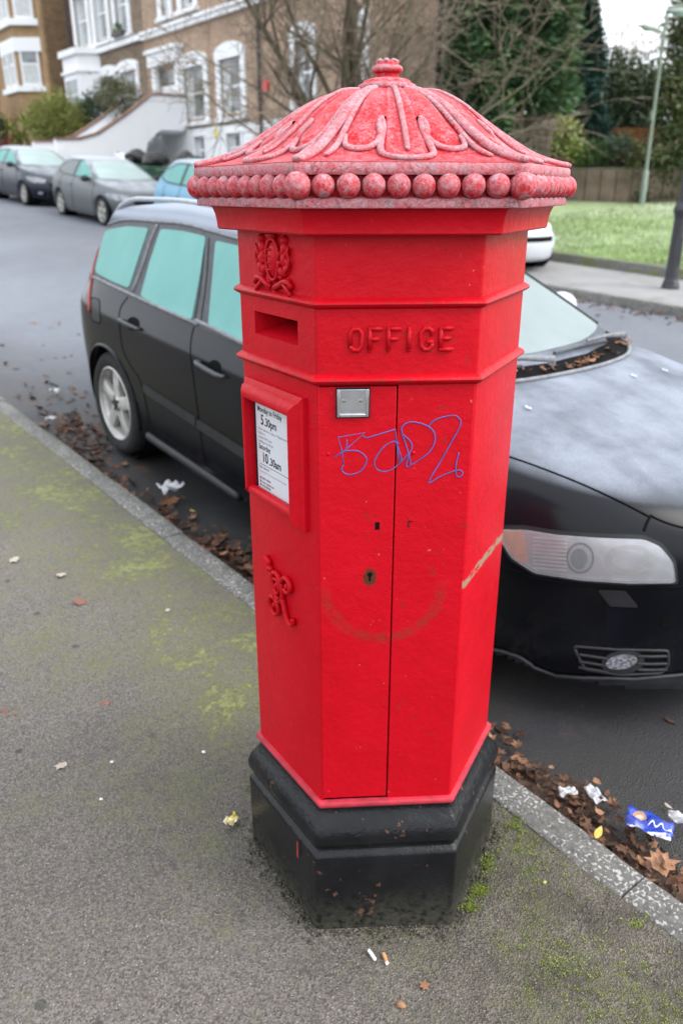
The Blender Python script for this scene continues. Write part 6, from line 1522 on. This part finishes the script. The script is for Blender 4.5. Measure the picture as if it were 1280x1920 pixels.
shrub('small_shrub', 'thin yellow-leaved shrub at the right of the round one', 'shrub', on_wall(1178, .8), [(0, 0, .5, .3, .3, .5, 260, 14), (.2, 0, .2, .4, .3, .2, 240, 10)], M['leaf_variegated'], .11, .45, 54, group='shrubs above the retaining wall')
shrub('brown_shrub', 'low orange-brown dying shrub at the left end of the wall', 'shrub', on_wall(1028, .3), [(0, 0, .2, .6, .3, .22, 600, 16)], M['leaf_brown'], .1, .4, 55, group='shrubs above the retaining wall')
shrub('hedge', 'grey-green hedge below the conifers behind the post box', 'hedge', (lambda p: Vector((p.x, p.y, 1.1)))(pz(945, 300, 20.6)), [(0, 0, 1.0, 1.1, .6, .8, 2600, 50)], M['leaf_grey'], .1, .5, 56)
# grey fence panel glimpsed under the conifers
gf = pz(925, 255, 21.2); go = empty('garden_fence', (gf.x, gf.y, 0), (0, 0, rot_w)); tag(go, 'weathered tan board fence glimpsed beneath the conifers', 'fence')
for k in range(14): mb = MB(); mb.box((-1.4 + k*.2, 0, 1.2), (-1.4 + k*.2 + .19, .02, 3.35)); mb.build('board', M['wall_panel'], go, None)
# planting in front of the houses, left
def at_st(px, py, t): s, z = on_t(px, py, t); p = W(s, t, gz(s)); return p, z
p, z = at_st(105, 225, 11.9); shrub('round_bush', 'round yellow-green clipped bush above the white garden wall', 'bush', p, [(0, 0, z - p.z - .05, 1.08, 1.05, .98, 14000, 420)], M['leaf_bush'], .10, .35, 61, stem_h=.8)
p, z = at_st(163, 205, 13.2); shrub('dark_shrub', 'dark green shrub filling the corner left of the stair', 'shrub', p, [(.35, .6, z - p.z - .3, 1.3, .9, .95, 5200, 70), (1.1, .3, z - p.z - .9, .9, .7, .7, 2000, 30)], M['leaf_dark'], .14, .45, 62, stem_h=.8)
p, z = at_st(222, 185, 12.9); shrub('olive_shrub', 'pale olive-leaved shrub against the sooty house windows', 'shrub', p, [(0, 0, z - p.z, .95, .6, .75, 2400, 40)], M['leaf_olive'], .13, .3, 63, stem_h=.8)
p, z = at_st(20, 130, 15.2); shrub('tall_hedge', 'tall dense hedge above the red fence at the left edge', 'hedge', p, [(0, 0, z - p.z, 2.3, 1.3, 1.9, 9000, 90), (-1.8, 0, z - p.z - .2, 1.6, 1.3, 1.7, 4000, 50)], M['leaf_hedge'], .2, .5, 64, stem_h=1.2)
p, z = at_st(-14, 225, 12.4); shrub('dark_bush', 'dark rounded bush cut by the left edge of the picture', 'bush', p, [(-.3, 0, z - p.z, 1.0, .9, 1.0, 4200, 50)], M['leaf_dark'], .13, .5, 65, stem_h=.8)
p, z = at_st(142, 112, 14.1); shrub('wall_climber', 'small dark climber clinging between the golden and sooty houses', 'climber', p, [(0, 0, z - p.z, .4, .3, .45, 700, 14)], M['leaf_dark'], .13, .5, 66, stem_h=.5)
# spiky plant: sword leaves arching from several heads
p, z = at_st(40, 230, 12.0); o = empty('spiky_plant', p); tag(o, 'spiky plant with arching yellow-green sword leaves left of the round bush', 'plant'); mb = MB(); rr = random.Random(4); P4 = []
for hx, hz in ((-.5, 1.9), (.15, 2.1), (.55, 1.75), (-.1, 1.5)):
    for k in range(46):
        a = rr.random()*6.28; el = rr.uniform(.1, 1.3); L = rr.uniform(.8, 1.25); w = .055; d = Vector((math.cos(a)*math.cos(el), math.sin(a)*math.cos(el), math.sin(el))); q = Vector((hx, 0, hz)); sd_ = Vector((-math.sin(a), math.cos(a), 0)); prev = q
        for m_ in range(4):
            d = (d + Vector((0, 0, -.32))).normalized(); nx = prev + d*L/4; w1 = w*(1 - m_/4.2); w2 = w*(1 - (m_+1)/4.2); P4.append([prev - sd_*w1, prev + sd_*w1, nx + sd_*w2, nx - sd_*w2]); prev = nx
quads('leaves', np.array([[list(v) for v in q] for q in P4]), M['leaf_spike'], o)
for hx, hz in ((-.5, 1.9), (.15, 2.1), (.55, 1.75), (-.1, 1.5)): mb.tube([(hx*.3, 0, -.1), (hx*.8, 0, hz*.5), (hx, 0, hz)], [.09, .07, .06], 7)
mb.build('trunk', M['bark'], o, 60)
# plant in the window box
rng = np.random.default_rng(3); P, out, ck = clumpy(160, ((up2[1][0]+up2[1][1])/2, -.25, 7.28), (.32, .12, .16), rng, 10); quads('window_plant', leaves_at(P, .09, .5, rng, None, out*.5), M['leaf_mid'], H2)
# lawn grass blades
rng = np.random.default_rng(8); N = 52000; tt = 13.1 + 13*rng.random(N)**1.25; ss = tt*(.25 + .62*rng.random(N)) - .5
keep = (ss < 16) & (ss > -2) & (ss < 14.4); ss, tt = ss[keep], tt[keep]; n = len(ss)
zz = np.array([lawn_z(a, b) for a, b in zip(ss, tt)]) - .01; P = np.stack([ss*US[0] + tt*UT[0], ss*US[1] + tt*UT[1], zz], 1)
an = rng.random(n)*6.283; w = .010 + .012*rng.random(n); hgt = .05 + .06*rng.random(n); e = np.stack([np.cos(an), np.sin(an), np.zeros(n)], 1)*w[:, None]; tip = P + np.stack([rng.normal(0, .025, n), rng.normal(0, .025, n), hgt], 1)
M['grass'] = mk_leaf('frosted_grass', [(.19, .28, .09), (.28, .38, .15), (.40, .48, .28), (.58, .63, .54)])
pat = np.array([math.sin(a*.9)*math.cos(b*.7) for a, b in zip(ss, tt)])
tag(quads('grass', np.stack([P - e, P + e, tip], 1), M['grass'], None, np.clip(.45*rng.random(n) + .30 + .2*pat + .22*np.clip((tt - 15)/8, 0, 1), 0, 1), nper=3), 'short frost-tipped grass of the lawn', 'grass', kind='stuff')
# ------------------------------------------------------------------ lamp posts
M['post_green'] = simple('green_lamp_post', (.20, .25, .21), .5, .45, var=.12, scale=5); M['post_black'] = simple('black_lamp_post', (.022, .022, .028), .45, .5, var=.25, scale=6, bump=.1)
M['lantern'] = simple('lantern_bowl', (.35, .52, .50), .3, .5, var=.1)
def lantern(parent, p, d, L=.55, mat='post_green'):
    e = Vector(d).normalized(); s_ = Vector((-e.y, e.x, 0)); mb = MB(); secs = []
    for u, w, h in ((0, .05, .04), (.15, .09, .07), (.45, .12, .085), (.8, .11, .07), (1, .05, .03)): secs.append([p + e*L*u + s_*w*a + Vector((0, 0, h*b)) for a, b in ((-1, -.2), (-.6, .8), (0, 1), (.6, .8), (1, -.2))])
    b0 = len(mb.v)
    for q in secs: mb.v += [tuple(v) for v in q]
    for i in range(4):
        for j in range(4): mb.f.append((b0+i*5+j, b0+i*5+j+1, b0+(i+1)*5+j+1, b0+(i+1)*5+j)); mb.m.append(0)
        mb.f.append((b0+i*5+4, b0+i*5, b0+(i+1)*5, b0+(i+1)*5+4)); mb.m.append(0)
    lo = mb.build('lantern', M[mat], parent, 60)
    g = MB(); g.ell(p + e*L*.58 - Vector((0, 0, .02)), (.13 if abs(e.x) > .5 else .09, .09 if abs(e.x) > .5 else .13, .05), 12, 8); g.build('lamp_bowl', M['lantern'], lo, 60); return lo
lp = on_ground(1200, 388); LPP = pz(1201, 388, 25.0); lpz = LPP.z
o = empty('lamp_post', (LPP.x, LPP.y, lpz)); tag(o, 'slim grey-green street lamp post standing on the lawn', 'lamp post', 'street lamp posts')
mb = MB(); mb.tube([(0, 0, -.2), (0, 0, .95), (0, 0, 1.0)], [.09, .09, .058], 12); mb.tube([(0, 0, 1.0), (0, 0, 4.95)], [.055, .038], 12); mb.build('pole', M['post_green'], o, 40)
mb = MB(); mb.tube([(0, 0, 4.9), (.05, 0, 5.02), (.2, 0, 5.07), (.42, 0, 5.10)], .045, 8); mb.build('arm', M['post_green'], o, 60); lantern(o, Vector((.40, 0, 5.10)), (1, .1, .04))
mb = MB(); mb.tube([(0, 0, 4.45), (-.15, -.02, 4.47)], .03, 8); mb.build('arm', M['post_green'], o, 60); lantern(o, Vector((-.1, -.02, 4.47)), (-1, -.05, .22), .65)
mb = MB(); mb.box((-.09, -.10, 2.3), (-.05, .02, 2.55)); mb.build('sign_bracket', M['post_green'], o, None)
# cast black post on the far pavement
s, t, z = on_ground(1255, 541, 0.0); o = empty('lamp_post', W(s, t, z)); tag(o, 'thick black lamp post with flared foot at the right edge', 'lamp post', 'street lamp posts')
mb = MB(); mb.lathe([(.13, -.05), (.13, .06), (.115, .085), (.118, .10), (.105, .12), (.098, .16), (.088, 1.00), (.094, 1.06), (.115, 1.10), (.118, 1.15), (.10, 1.19), (.072, 1.24)], 20); mb.build('foot', M['post_black'], o, 40)
mb = MB(); mb.tube([(0, 0, 1.2), (0, 0, 5.6)], [.068, .05], 14); mb.build('pole', M['post_black'], o, 40)
mb = MB(); mb.box((-.05, -.101, .35), (.05, -.09, .75)); mb.build('access_door', M['post_black'], o, None)
mb = MB(); mb.tube([(0, 0, 5.5), (.1, 0, 5.7), (.5, 0, 5.8)], .04, 8); mb.build('arm', M['post_black'], o, 60); lantern(o, Vector((.45, 0, 5.8)), (1, 0, .05), mat='post_black')
# lamp whose head reaches into the top right corner
q = pz(1272, 26, 16.5); o = empty('lamp_post', (q.x + 1.15, q.y, .6)); tag(o, 'street lamp whose lantern alone pokes in at the top right corner', 'lamp post', 'street lamp posts')
mb = MB(); mb.tube([(0, 0, -.3), (0, 0, q.z - .6)], [.07, .05], 12); mb.build('pole', M['post_green'], o, 40); mb = MB(); mb.tube([(0, 0, q.z - .65), (-.3, 0, q.z - .57), (-.85, 0, q.z - .57)], .04, 8); mb.build('arm', M['post_green'], o, 60); lantern(o, Vector((-.75, 0, q.z - .58)), (-1, 0, .02), .6)

# ------------------------------------------------------------------ fallen leaves and litter
def mk_fallen():
    n = NB('fallen_leaf', .75, .3); r = n.rnd(); base = n.ramp(r, [(0, (.045, .026, .018)), (.35, (.11, .055, .032)), (.65, (.20, .095, .05)), (.85, (.30, .16, .09)), (1, (.40, .27, .16))])
    base = n.mix(.5, base, n.ramp(n.noise(45, 4, .6, n.pos()), [(.3, (.2, .2, .2)), (.7, (.8, .8, .8))]), 'OVERLAY'); n.set(Base_Color=base); return n.mat
M['fallen'] = mk_fallen()
OUT = [(0, 1.0), (.16, .62), (.42, .72), (.36, .42), (.78, .30), (.50, .12), (.52, -.12), (.20, -.22), (.05, -.5)]
OUTL = OUT + [(-x, y) for x, y in OUT[-1:0:-1]]
OVAL = [(0, 1.0), (.22, .7), (.36, .3), (.36, -.1), (.22, -.5), (.04, -.8), (-.04, -.8), (-.22, -.5), (-.36, -.1), (-.36, .3), (-.22, .7)]
RAG = [(0, .7), (.3, .85), (.35, .4), (.7, .5), (.45, .05), (.6, -.35), (.1, -.3), (-.2, -.7), (-.3, -.2), (-.7, -.1), (-.4, .3), (-.35, .75)]
def leaf_polys(p, size, yaw, tilt, curl, rng, shape=None):
    """a lobed leaf as a fan of triangles"""
    c, s_ = math.cos(yaw), math.sin(yaw); out = []; ctr = None; pts = []
    ax = Vector((math.cos(tilt[1]), math.sin(tilt[1]), 0)); Mr = Matrix.Rotation(tilt[0], 3, ax)
    shp = shape or (OUTL, OVAL, RAG, OVAL, RAG, RAG, OVAL)[int(rng.random()*7)]; jit = .06 if shape else .16
    for x, y in [(0, .1)] + shp:
        x *= size*.5*(1 + rng.normal()*jit); y *= size*.5*(1 + rng.normal()*jit); zc_ = curl*(x*x*1.3 + y*y)/size + rng.normal()*.02*size
        v = Mr @ Vector((x*c - y*s_, x*s_ + y*c, zc_)); pts.append((p[0]+v.x, p[1]+v.y, p[2]+v.z))
    n = len(pts) - 1
    return [[pts[0], pts[1+i], pts[1+(i+1) % n]] for i in range(n)]
rng = np.random.default_rng(15); T3 = []; A3 = []
def scatter(n, sfun, tfun, size, zbase, pile):
    for _ in range(n):
        s, t = sfun(), tfun(); t = t + (ks(s) if t < 2 else 0); z = road_z(s, t) if zbase == 'road' else gz(s); p = W(s, t, z + .004 + pile*abs(rng.normal())*.5)
        pol = leaf_polys(p, size*(.6 + .7*rng.random()), rng.random()*6.28, (rng.normal()*.4, rng.random()*6.28), 1.2*rng.random(), rng); T3.extend(pol); A3.extend([min(.8, max(0, rng.random()**2.2*.85 + rng.normal()*.03))]*len(pol))
scatter(620, lambda: rng.uniform(-.3, 1.45), lambda: KERB_T1 + .012 + abs(rng.normal())*.075, .046, 'road', .04)
scatter(330, lambda: rng.normal(2.9, .45), lambda: KERB_T1 + .02 + abs(rng.normal())*.12, .07, 'road', .045)
scatter(120, lambda: rng.uniform(1.3, 2.4), lambda: KERB_T1 + .02 + abs(rng.normal())*.08, .075, 'road', .03)
scatter(120, lambda: rng.normal(4.4, .35), lambda: KERB_T1 + .02 + abs(rng.normal())*.07, .08, 'road', .03)
scatter(170, lambda: rng.normal(5.2, .28), lambda: rng.normal(1.80, .12), .07, 'road', .025)
scatter(60, lambda: rng.normal(5.9, .5), lambda: rng.normal(2.2, .35), .07, 'road', .01)
scatter(60, lambda: rng.uniform(.5, 9), lambda: rng.uniform(1.7, 3.6), .06, 'road', .0)
scatter(420, lambda: rng.uniform(3, 9), lambda: FAR_T - .03 - abs(rng.normal())*.30, .08, 'road', .01)
tag(quads('fallen_leaves', np.array(T3), M['fallen'], None, np.array(A3), nper=3), 'brown leaf litter and mush gathered in the gutters', 'leaves', kind='stuff')
# debris mush under the leaves in the gutter
def mk_mush():
    n = NB('leaf_mush', .9, .25); P = n.pos(); g = n.noise(55, 6, .7, P); n.set(Base_Color=n.ramp(g, [(.3, (.018, .012, .009)), (.55, (.06, .037, .026)), (.75, (.13, .08, .055))]), Normal=n.bump(g, .9, .02)); return n.mat
M['mush'] = mk_mush()
def mound(s0, s1, wd, h, seed):
    rr = np.random.default_rng(seed); v = []; f = []; ns, nt = int((s1-s0)/.025), 16
    ph = rr.random(8)*6.28
    for i in range(ns+1):
        s = s0 + (s1-s0)*i/ns; ew = wd*(.62 + .25*math.sin(s*7+ph[0]) + .13*math.sin(s*17+ph[1]))*min(1, (s-s0)*5+.05, (s1-s)*5+.05)
        for j in range(nt+1):
            u = j/nt; t = KERB_T1 + ks(s) - .015 + ew*u; zz = h*(1-u)**.8*min(1, (s-s0)*4, (s1-s)*4)*(.6+.4*math.sin(s*13+ph[2])*math.sin(s*5+ph[3])) + rr.normal()*.0035
            v.append(W(s, t, road_z(s, t) - .004 + (zz if u < .98 else 0)))
    k = nt+1
    for i in range(ns):
        for j in range(nt): f.append((i*k+j, (i+1)*k+j, (i+1)*k+j+1, i*k+j+1)[::-1])
    tag(obj_from('leaf_mush', v, f, M['mush'], None, 179), ('dark leaf mush along the gutter right of the post box', 'dark leaf mush in the gutter below the black car door', 'leaf mush in the gutter near the rear wheel')[seed % 3], 'debris', kind='stuff')
mound(-.6, 2.0, .24, .05, 3); mound(1.9, 3.7, .34, .055, 4); mound(4.0, 5.6, .2, .035, 5)
# single leaves one can pick out
def one_leaf(px, py, size, label, a=.6, dz=.006, onroad=False, tilt=.1, col=None):
    s, t, z = on_ground(px, py, -.09 if onroad else dz, onroad); rg = np.random.default_rng(int(px*7+py)); p = W(s, t, z + (.012 if onroad else 0)); pol = leaf_polys((0, 0, 0), size, rg.random()*6.28, (rg.normal()*tilt, rg.random()*6.28), .35 if onroad else .06, rg, OUTL if 'lobed' in label else OVAL if ('yellow' in label or 'round' in label) else RAG)
    n = len(pol); o = quads('fallen_leaf', np.array(pol), col or M['fallen'], None, np.full(n, a), nper=3, loc=p); tag(o, label, 'leaf', 'loose leaves on the ground')
M['leaf_pale'] = simple('bleached_leaf', (.36, .31, .26), .8, .3, var=.25, scale=60); M['leaf_yellow'] = simple('yellow_leaf', (.50, .36, .08), .7, .3, var=.2, scale=60); M['leaf_rust'] = simple('trodden_leaf', (.20, .10, .075), .85, .2, var=.3, scale=60)
one_leaf(1240, 1632, .125, 'large tan lobed leaf in the gutter below the blue packet', .84, onroad=True); one_leaf(1195, 1650, .12, 'brown lobed leaf at the kerb beside the large tan leaf', .6, onroad=True)
one_leaf(318, 945, .13, 'curled brown leaf beside the white tissue in the gutter', .66, onroad=True); one_leaf(415, 1010, .12, 'dark brown leaf in the gutter below the tissue', .35, onroad=True)
one_leaf(112, 1436, .055, 'flat bleached leaf on the bare pavement, lower left', col=M['leaf_pale']); one_leaf(113, 1078, .065, 'pinkish-grey leaf on the mossy pavement, upper left', col=M['leaf_pale']); one_leaf(26, 1050, .07, 'pale leaf on the pavement at the left edge', col=M['leaf_pale'])
one_leaf(152, 1128, .085, 'trodden rust-brown leaf stain below the pinkish leaf', col=M['leaf_rust'], dz=.002); one_leaf(20, 1330, .10, 'reddish crushed leaf at the left edge halfway down', col=M['leaf_rust'], dz=.002); one_leaf(200, 1316, .06, 'small faint reddish leaf in the middle of the pavement', col=M['leaf_rust'], dz=.002)
one_leaf(315, 1143, .032, 'tiny white leaf scrap on the mossy strip', col=M['leaf_pale']); one_leaf(1122, 1560, .055, 'small yellow-green leaf lying on the kerb edge', col=M['leaf_yellow'], dz=.018); one_leaf(362, 962, .045, 'small bright yellow leaf on the gutter mush', col=M['leaf_yellow'], onroad=True)
one_leaf(62, 607, .10, 'orange leaf lying alone on the road', .8, onroad=True); one_leaf(1252, 1518, .035, 'pale round leaf on the wet road beside the gutter', col=M['leaf_pale'], onroad=True); one_leaf(795, 1845, .035, 'small crumpled brown leaf on the pavement near the bottom', .7)
def crumple(name, label, cat, px, py, w, h, mat, seed, onroad=False, amp=.25, yaw=0.0, nx=9, ny=7, group=None, lift=.01, fold=0.0):
    s, t, z = on_ground(px, py, -.08 if onroad else .01, onroad); rg = np.random.default_rng(seed); v = []; f = []
    q = rg.random((6, 3))*6.28
    for j in range(ny+1):
        for i in range(nx+1):
            u, vv = i/nx-.5, j/ny-.5; zz = amp*w*(.35*math.sin(u*9+q[0, 0]+vv*4) + .3*math.sin(vv*11+q[1, 0]-u*5) + .25*rg.random()) + fold*w*abs(u)
            v.append((u*w*(1+.1*rg.normal()*.5), vv*h*(1+.1*rg.normal()*.5), zz))
    zm = min(p[2] for p in v); v = [(a, b, c-zm) for a, b, c in v]
    for j in range(ny):
        for i in range(nx): a = j*(nx+1)+i; f.append((a, a+1, a+nx+2, a+nx+1))
    o = obj_from(name, v, f, mat, None, 25, W(s, t, z + lift - .01), (0, 0, yaw)); so = o.modifiers.new('t', 'SOLIDIFY'); so.thickness = .0008; tag(o, label, cat, group); return o
def mk_packet():
    n = NB('blue_foil_packet', .28, .5); O = n.sep(n.obj()); base = n.ramp(n.noise(20, 3), [(.3, (.010, .025, .22)), (.7, (.02, .06, .42))])
    d = n.math('SQRT', n.math('ADD', n.math('POWER', n.math('ADD', O[0], .030), 2), n.math('POWER', n.math('SUBTRACT', O[1], .018), 2)))
    base = n.mix(n.mr(d, .020, .018), base, (.42, .24, .12)); base = n.mix(n.mr(d, .012, .010), base, (.6, .52, .42))
    w = n.math('ABSOLUTE', n.math('SUBTRACT', O[1], n.math('MULTIPLY', n.math('SINE', n.math('MULTIPLY', O[0], 260)), .006))); m = n.math('MULTIPLY', n.mr(w, .003, .0018), n.mr(O[0], -.005, 0)); base = n.mix(m, base, (.7, .72, .8))
    base = n.mix(n.math('MULTIPLY', n.mr(O[1], -.030, -.033), n.mr(n.noise(40, 2), .45, .5)), base, (.7, .7, .75)); n.set(Base_Color=base); return n.mat
crumple('crisp_packet', 'crumpled blue foil snack packet in the gutter at right', 'packet', 1212, 1570, .125, .085, mk_packet(), 4, True, .14, -.5, 12, 9, lift=.05)
M['tissue'] = simple('white_tissue', (.46, .47, .49), .85, .2, var=.08, scale=40)
crumple('paper_tissue', 'crumpled white tissue in the gutter by the black car', 'tissue', 322, 934, .13, .11, M['tissue'], 5, True, .3, .6, lift=.055)
crumple('paper_scrap', 'torn white paper scrap among leaves beside the kerb', 'paper', 1110, 1512, .035, .07, M['tissue'], 6, True, .35, .3, lift=.05); crumple('paper_scrap', 'small bluish paper scrap tucked against the kerb edge', 'paper', 1060, 1508, .05, .03, M['tissue'], 7, True, .3, .1, lift=.05)
crumple('paper_scrap', 'white plastic scrap at the right edge above the leaves', 'paper', 1272, 1550, .07, .04, M['tissue'], 8, True, .3, -.3, lift=.03); crumple('paper_scrap', 'white scrap on the road near the rear wheel', 'paper', 104, 738, .08, .05, M['tissue'], 9, True, .3, .3, lift=.02); crumple('paper_scrap', 'pale scrap at the kerb left of the rear wheel', 'paper', 98, 790, .08, .05, M['tissue'], 10, True, .25, .3, lift=.02)
M['wrapper'] = (lambda n: (n.set(Base_Color=n.ramp(n.noise(70, 2, .5), [(.44, (.62, .48, .05)), (.5, (.72, .72, .76))])), n.mat)[1])(NB('sweet_wrapper', .35, .5))
crumple('sweet_wrapper', 'crumpled yellow and white sweet wrapper on the pavement', 'wrapper', 436, 1543, .040, .030, M['wrapper'], 11, False, .5, .9, 7, 6)
# cigarette ends, pebble
M['cork'] = simple('cork_paper', (.55, .27, .12), .7, .3, var=.2, scale=200); M['cig'] = simple('cigarette_paper', (.75, .73, .70), .7, .3)
def butt(px, py, ang, label, mat):
    s, t, z = on_ground(px, py, .004); o = empty('cigarette_end', W(s, t, z + .0005), (0, 0, ang)); tag(o, label, 'cigarette end', 'cigarette ends by the post box')
    mb = MB(); mb.tube([(-.014, 0, .004), (-.004, .0005, .0042), (.010, 0, .004)], .004, 10); mb.build('filter', mat, o, 40); mb = MB(); mb.tube([(.010, 0, .004), (.014, .001, .004)], .0041, 10); mb.build('burnt_tip', M['cig'], o, 40)
butt(722, 1800, R(-75), 'orange cigarette end in front of the post box', M['cork']); butt(697, 1793, R(-60), 'squashed white cigarette end beside the orange one', M['cig'])
lumpy('pebble', 'small brown pebble at the bottom of the pavement', 'pebble', (lambda q: W(q[0], q[1], q[2] + .004))(on_ground(752, 1886, 0)), (.011, .009, .007), simple('brown_stone', (.25, .13, .06), .7), 12, sub=2)
for k, (px, py, c, lb) in enumerate(((382, 1411, (.7, .7, .72), 'white paper fleck on the pavement left of the post box'), (210, 1430, (.6, .6, .6), 'pale speck of grit on the bare pavement'), (190, 1500, (.65, .65, .65), 'white speck low on the left pavement'), (1020, 1655, (.3, .34, .08), 'moss-green lump near the kerb by the post box foot'))):
    lumpy('grit', lb, 'grit', (lambda q: W(q[0], q[1], q[2] + .002))(on_ground(px, py, 0)), (.006, .005, .004), simple('grit_%d' % k, c, .8), 60 + k, sub=2)
# moss cushions on the pavement
M['moss'] = mk_leaf('moss', [(.10, .14, .02), (.19, .24, .04), (.30, .36, .09)], .9)
rng = np.random.default_rng(19); Q = []
def moss_at(px, py, rpx, n, h=.006):
    for _ in range(n):
        a = rng.normal(size=2)*rpx*.5; s, t, z = on_ground(px + a[0], py + a[1]*.8, 0)
        if t > KERB_T0 + ks(s) + .01: continue
        if np.hypot(*(np.array([s*US[0]+t*UT[0], s*US[1]+t*UT[1]]) - np.array([.086, 1.691]))) < .30: continue
        r = .0035 + .006*rng.random()**2; c = W(s, t, gz(s)); m = 26; d = rng.normal(size=(m, 3)); d[:, 2] = np.abs(d[:, 2]); d /= np.linalg.norm(d, axis=1)[:, None]
        P = np.array(c) + d*np.array([r, r, r*.6]); Q.append(leaves_at(P, .0035, .6, rng, None, d*.8))
for a in ((985, 1570, 70, 60), (965, 1545, 25, 30), (1020, 1650, 90, 22), (905, 1620, 22, 60), (895, 1670, 20, 60), (880, 1700, 16, 40), (1090, 1830, 120, 80), (1170, 1860, 130, 60), (1040, 1790, 60, 30), (1190, 1730, 20, 16), (975, 1760, 50, 12), (1240, 1900, 80, 40), (470, 1480, 30, 14), (440, 1300, 60, 20)): moss_at(*a)
q4 = np.concatenate(Q); tag(quads('moss', q4, M['moss'], None), 'bright green moss cushions on the pavement by the kerb', 'moss', kind='stuff')

# grit and crumbs gathered round the foot of the post box
rng = np.random.default_rng(23); Q = []
for _ in range(1500):
    a = rng.random()*6.283; k = a % R(60) - R(30); ap_ = .3306*math.cos(R(30))/math.cos(k) + abs(rng.normal())*.022 + .001; an = a + R(3.6)
    x, y = .08623 + ap_*math.cos(an), 1.69117 + ap_*math.sin(an); s, t = x*US[0] + y*US[1], x*UT[0] + y*UT[1]
    if t > KERB_T0 + ks(s): continue
    r = .0012 + .0028*rng.random()**2; c = np.array([x, y, gz(s) + r*.5]); m = 8; d = rng.normal(size=(m, 3)); d /= np.linalg.norm(d, axis=1)[:, None]; Q.append(leaves_at(c + d*r*.7, r*1.6, .9, rng))
M['grit_mix'] = mk_leaf('grit_and_crumbs', [(.02, .018, .015), (.05, .045, .035), (.09, .085, .05), (.16, .15, .13)], .9)
tag(quads('grit', np.concatenate(Q), M['grit_mix'], None), 'dark grit and crumbs round the foot of the post box', 'grit', kind='stuff')
# leaves caught in the scuttle below the windscreen
T3 = []; A3 = []
for _ in range(42):
    y = rng.uniform(-.7, .72); x0 = 1.21 - .32*abs(y)**1.9; h, nn = TP(x0 + rng.normal()*.022, y)
    if h is None: continue
    p = VM @ (h + nn*(.006 + .012*rng.random())); pol = leaf_polys(p, .035 + .035*rng.random(), rng.random()*6.28, (rng.normal()*.5, rng.random()*6.28), .6, rng); T3 += pol; A3 += [.45 + .55*rng.random()]*len(pol)
tag(quads('fallen_leaves', np.array(T3), M['fallen'], None, np.array(A3), nper=3), 'dry leaves caught below the windscreen of the black car', 'leaves', kind='stuff')
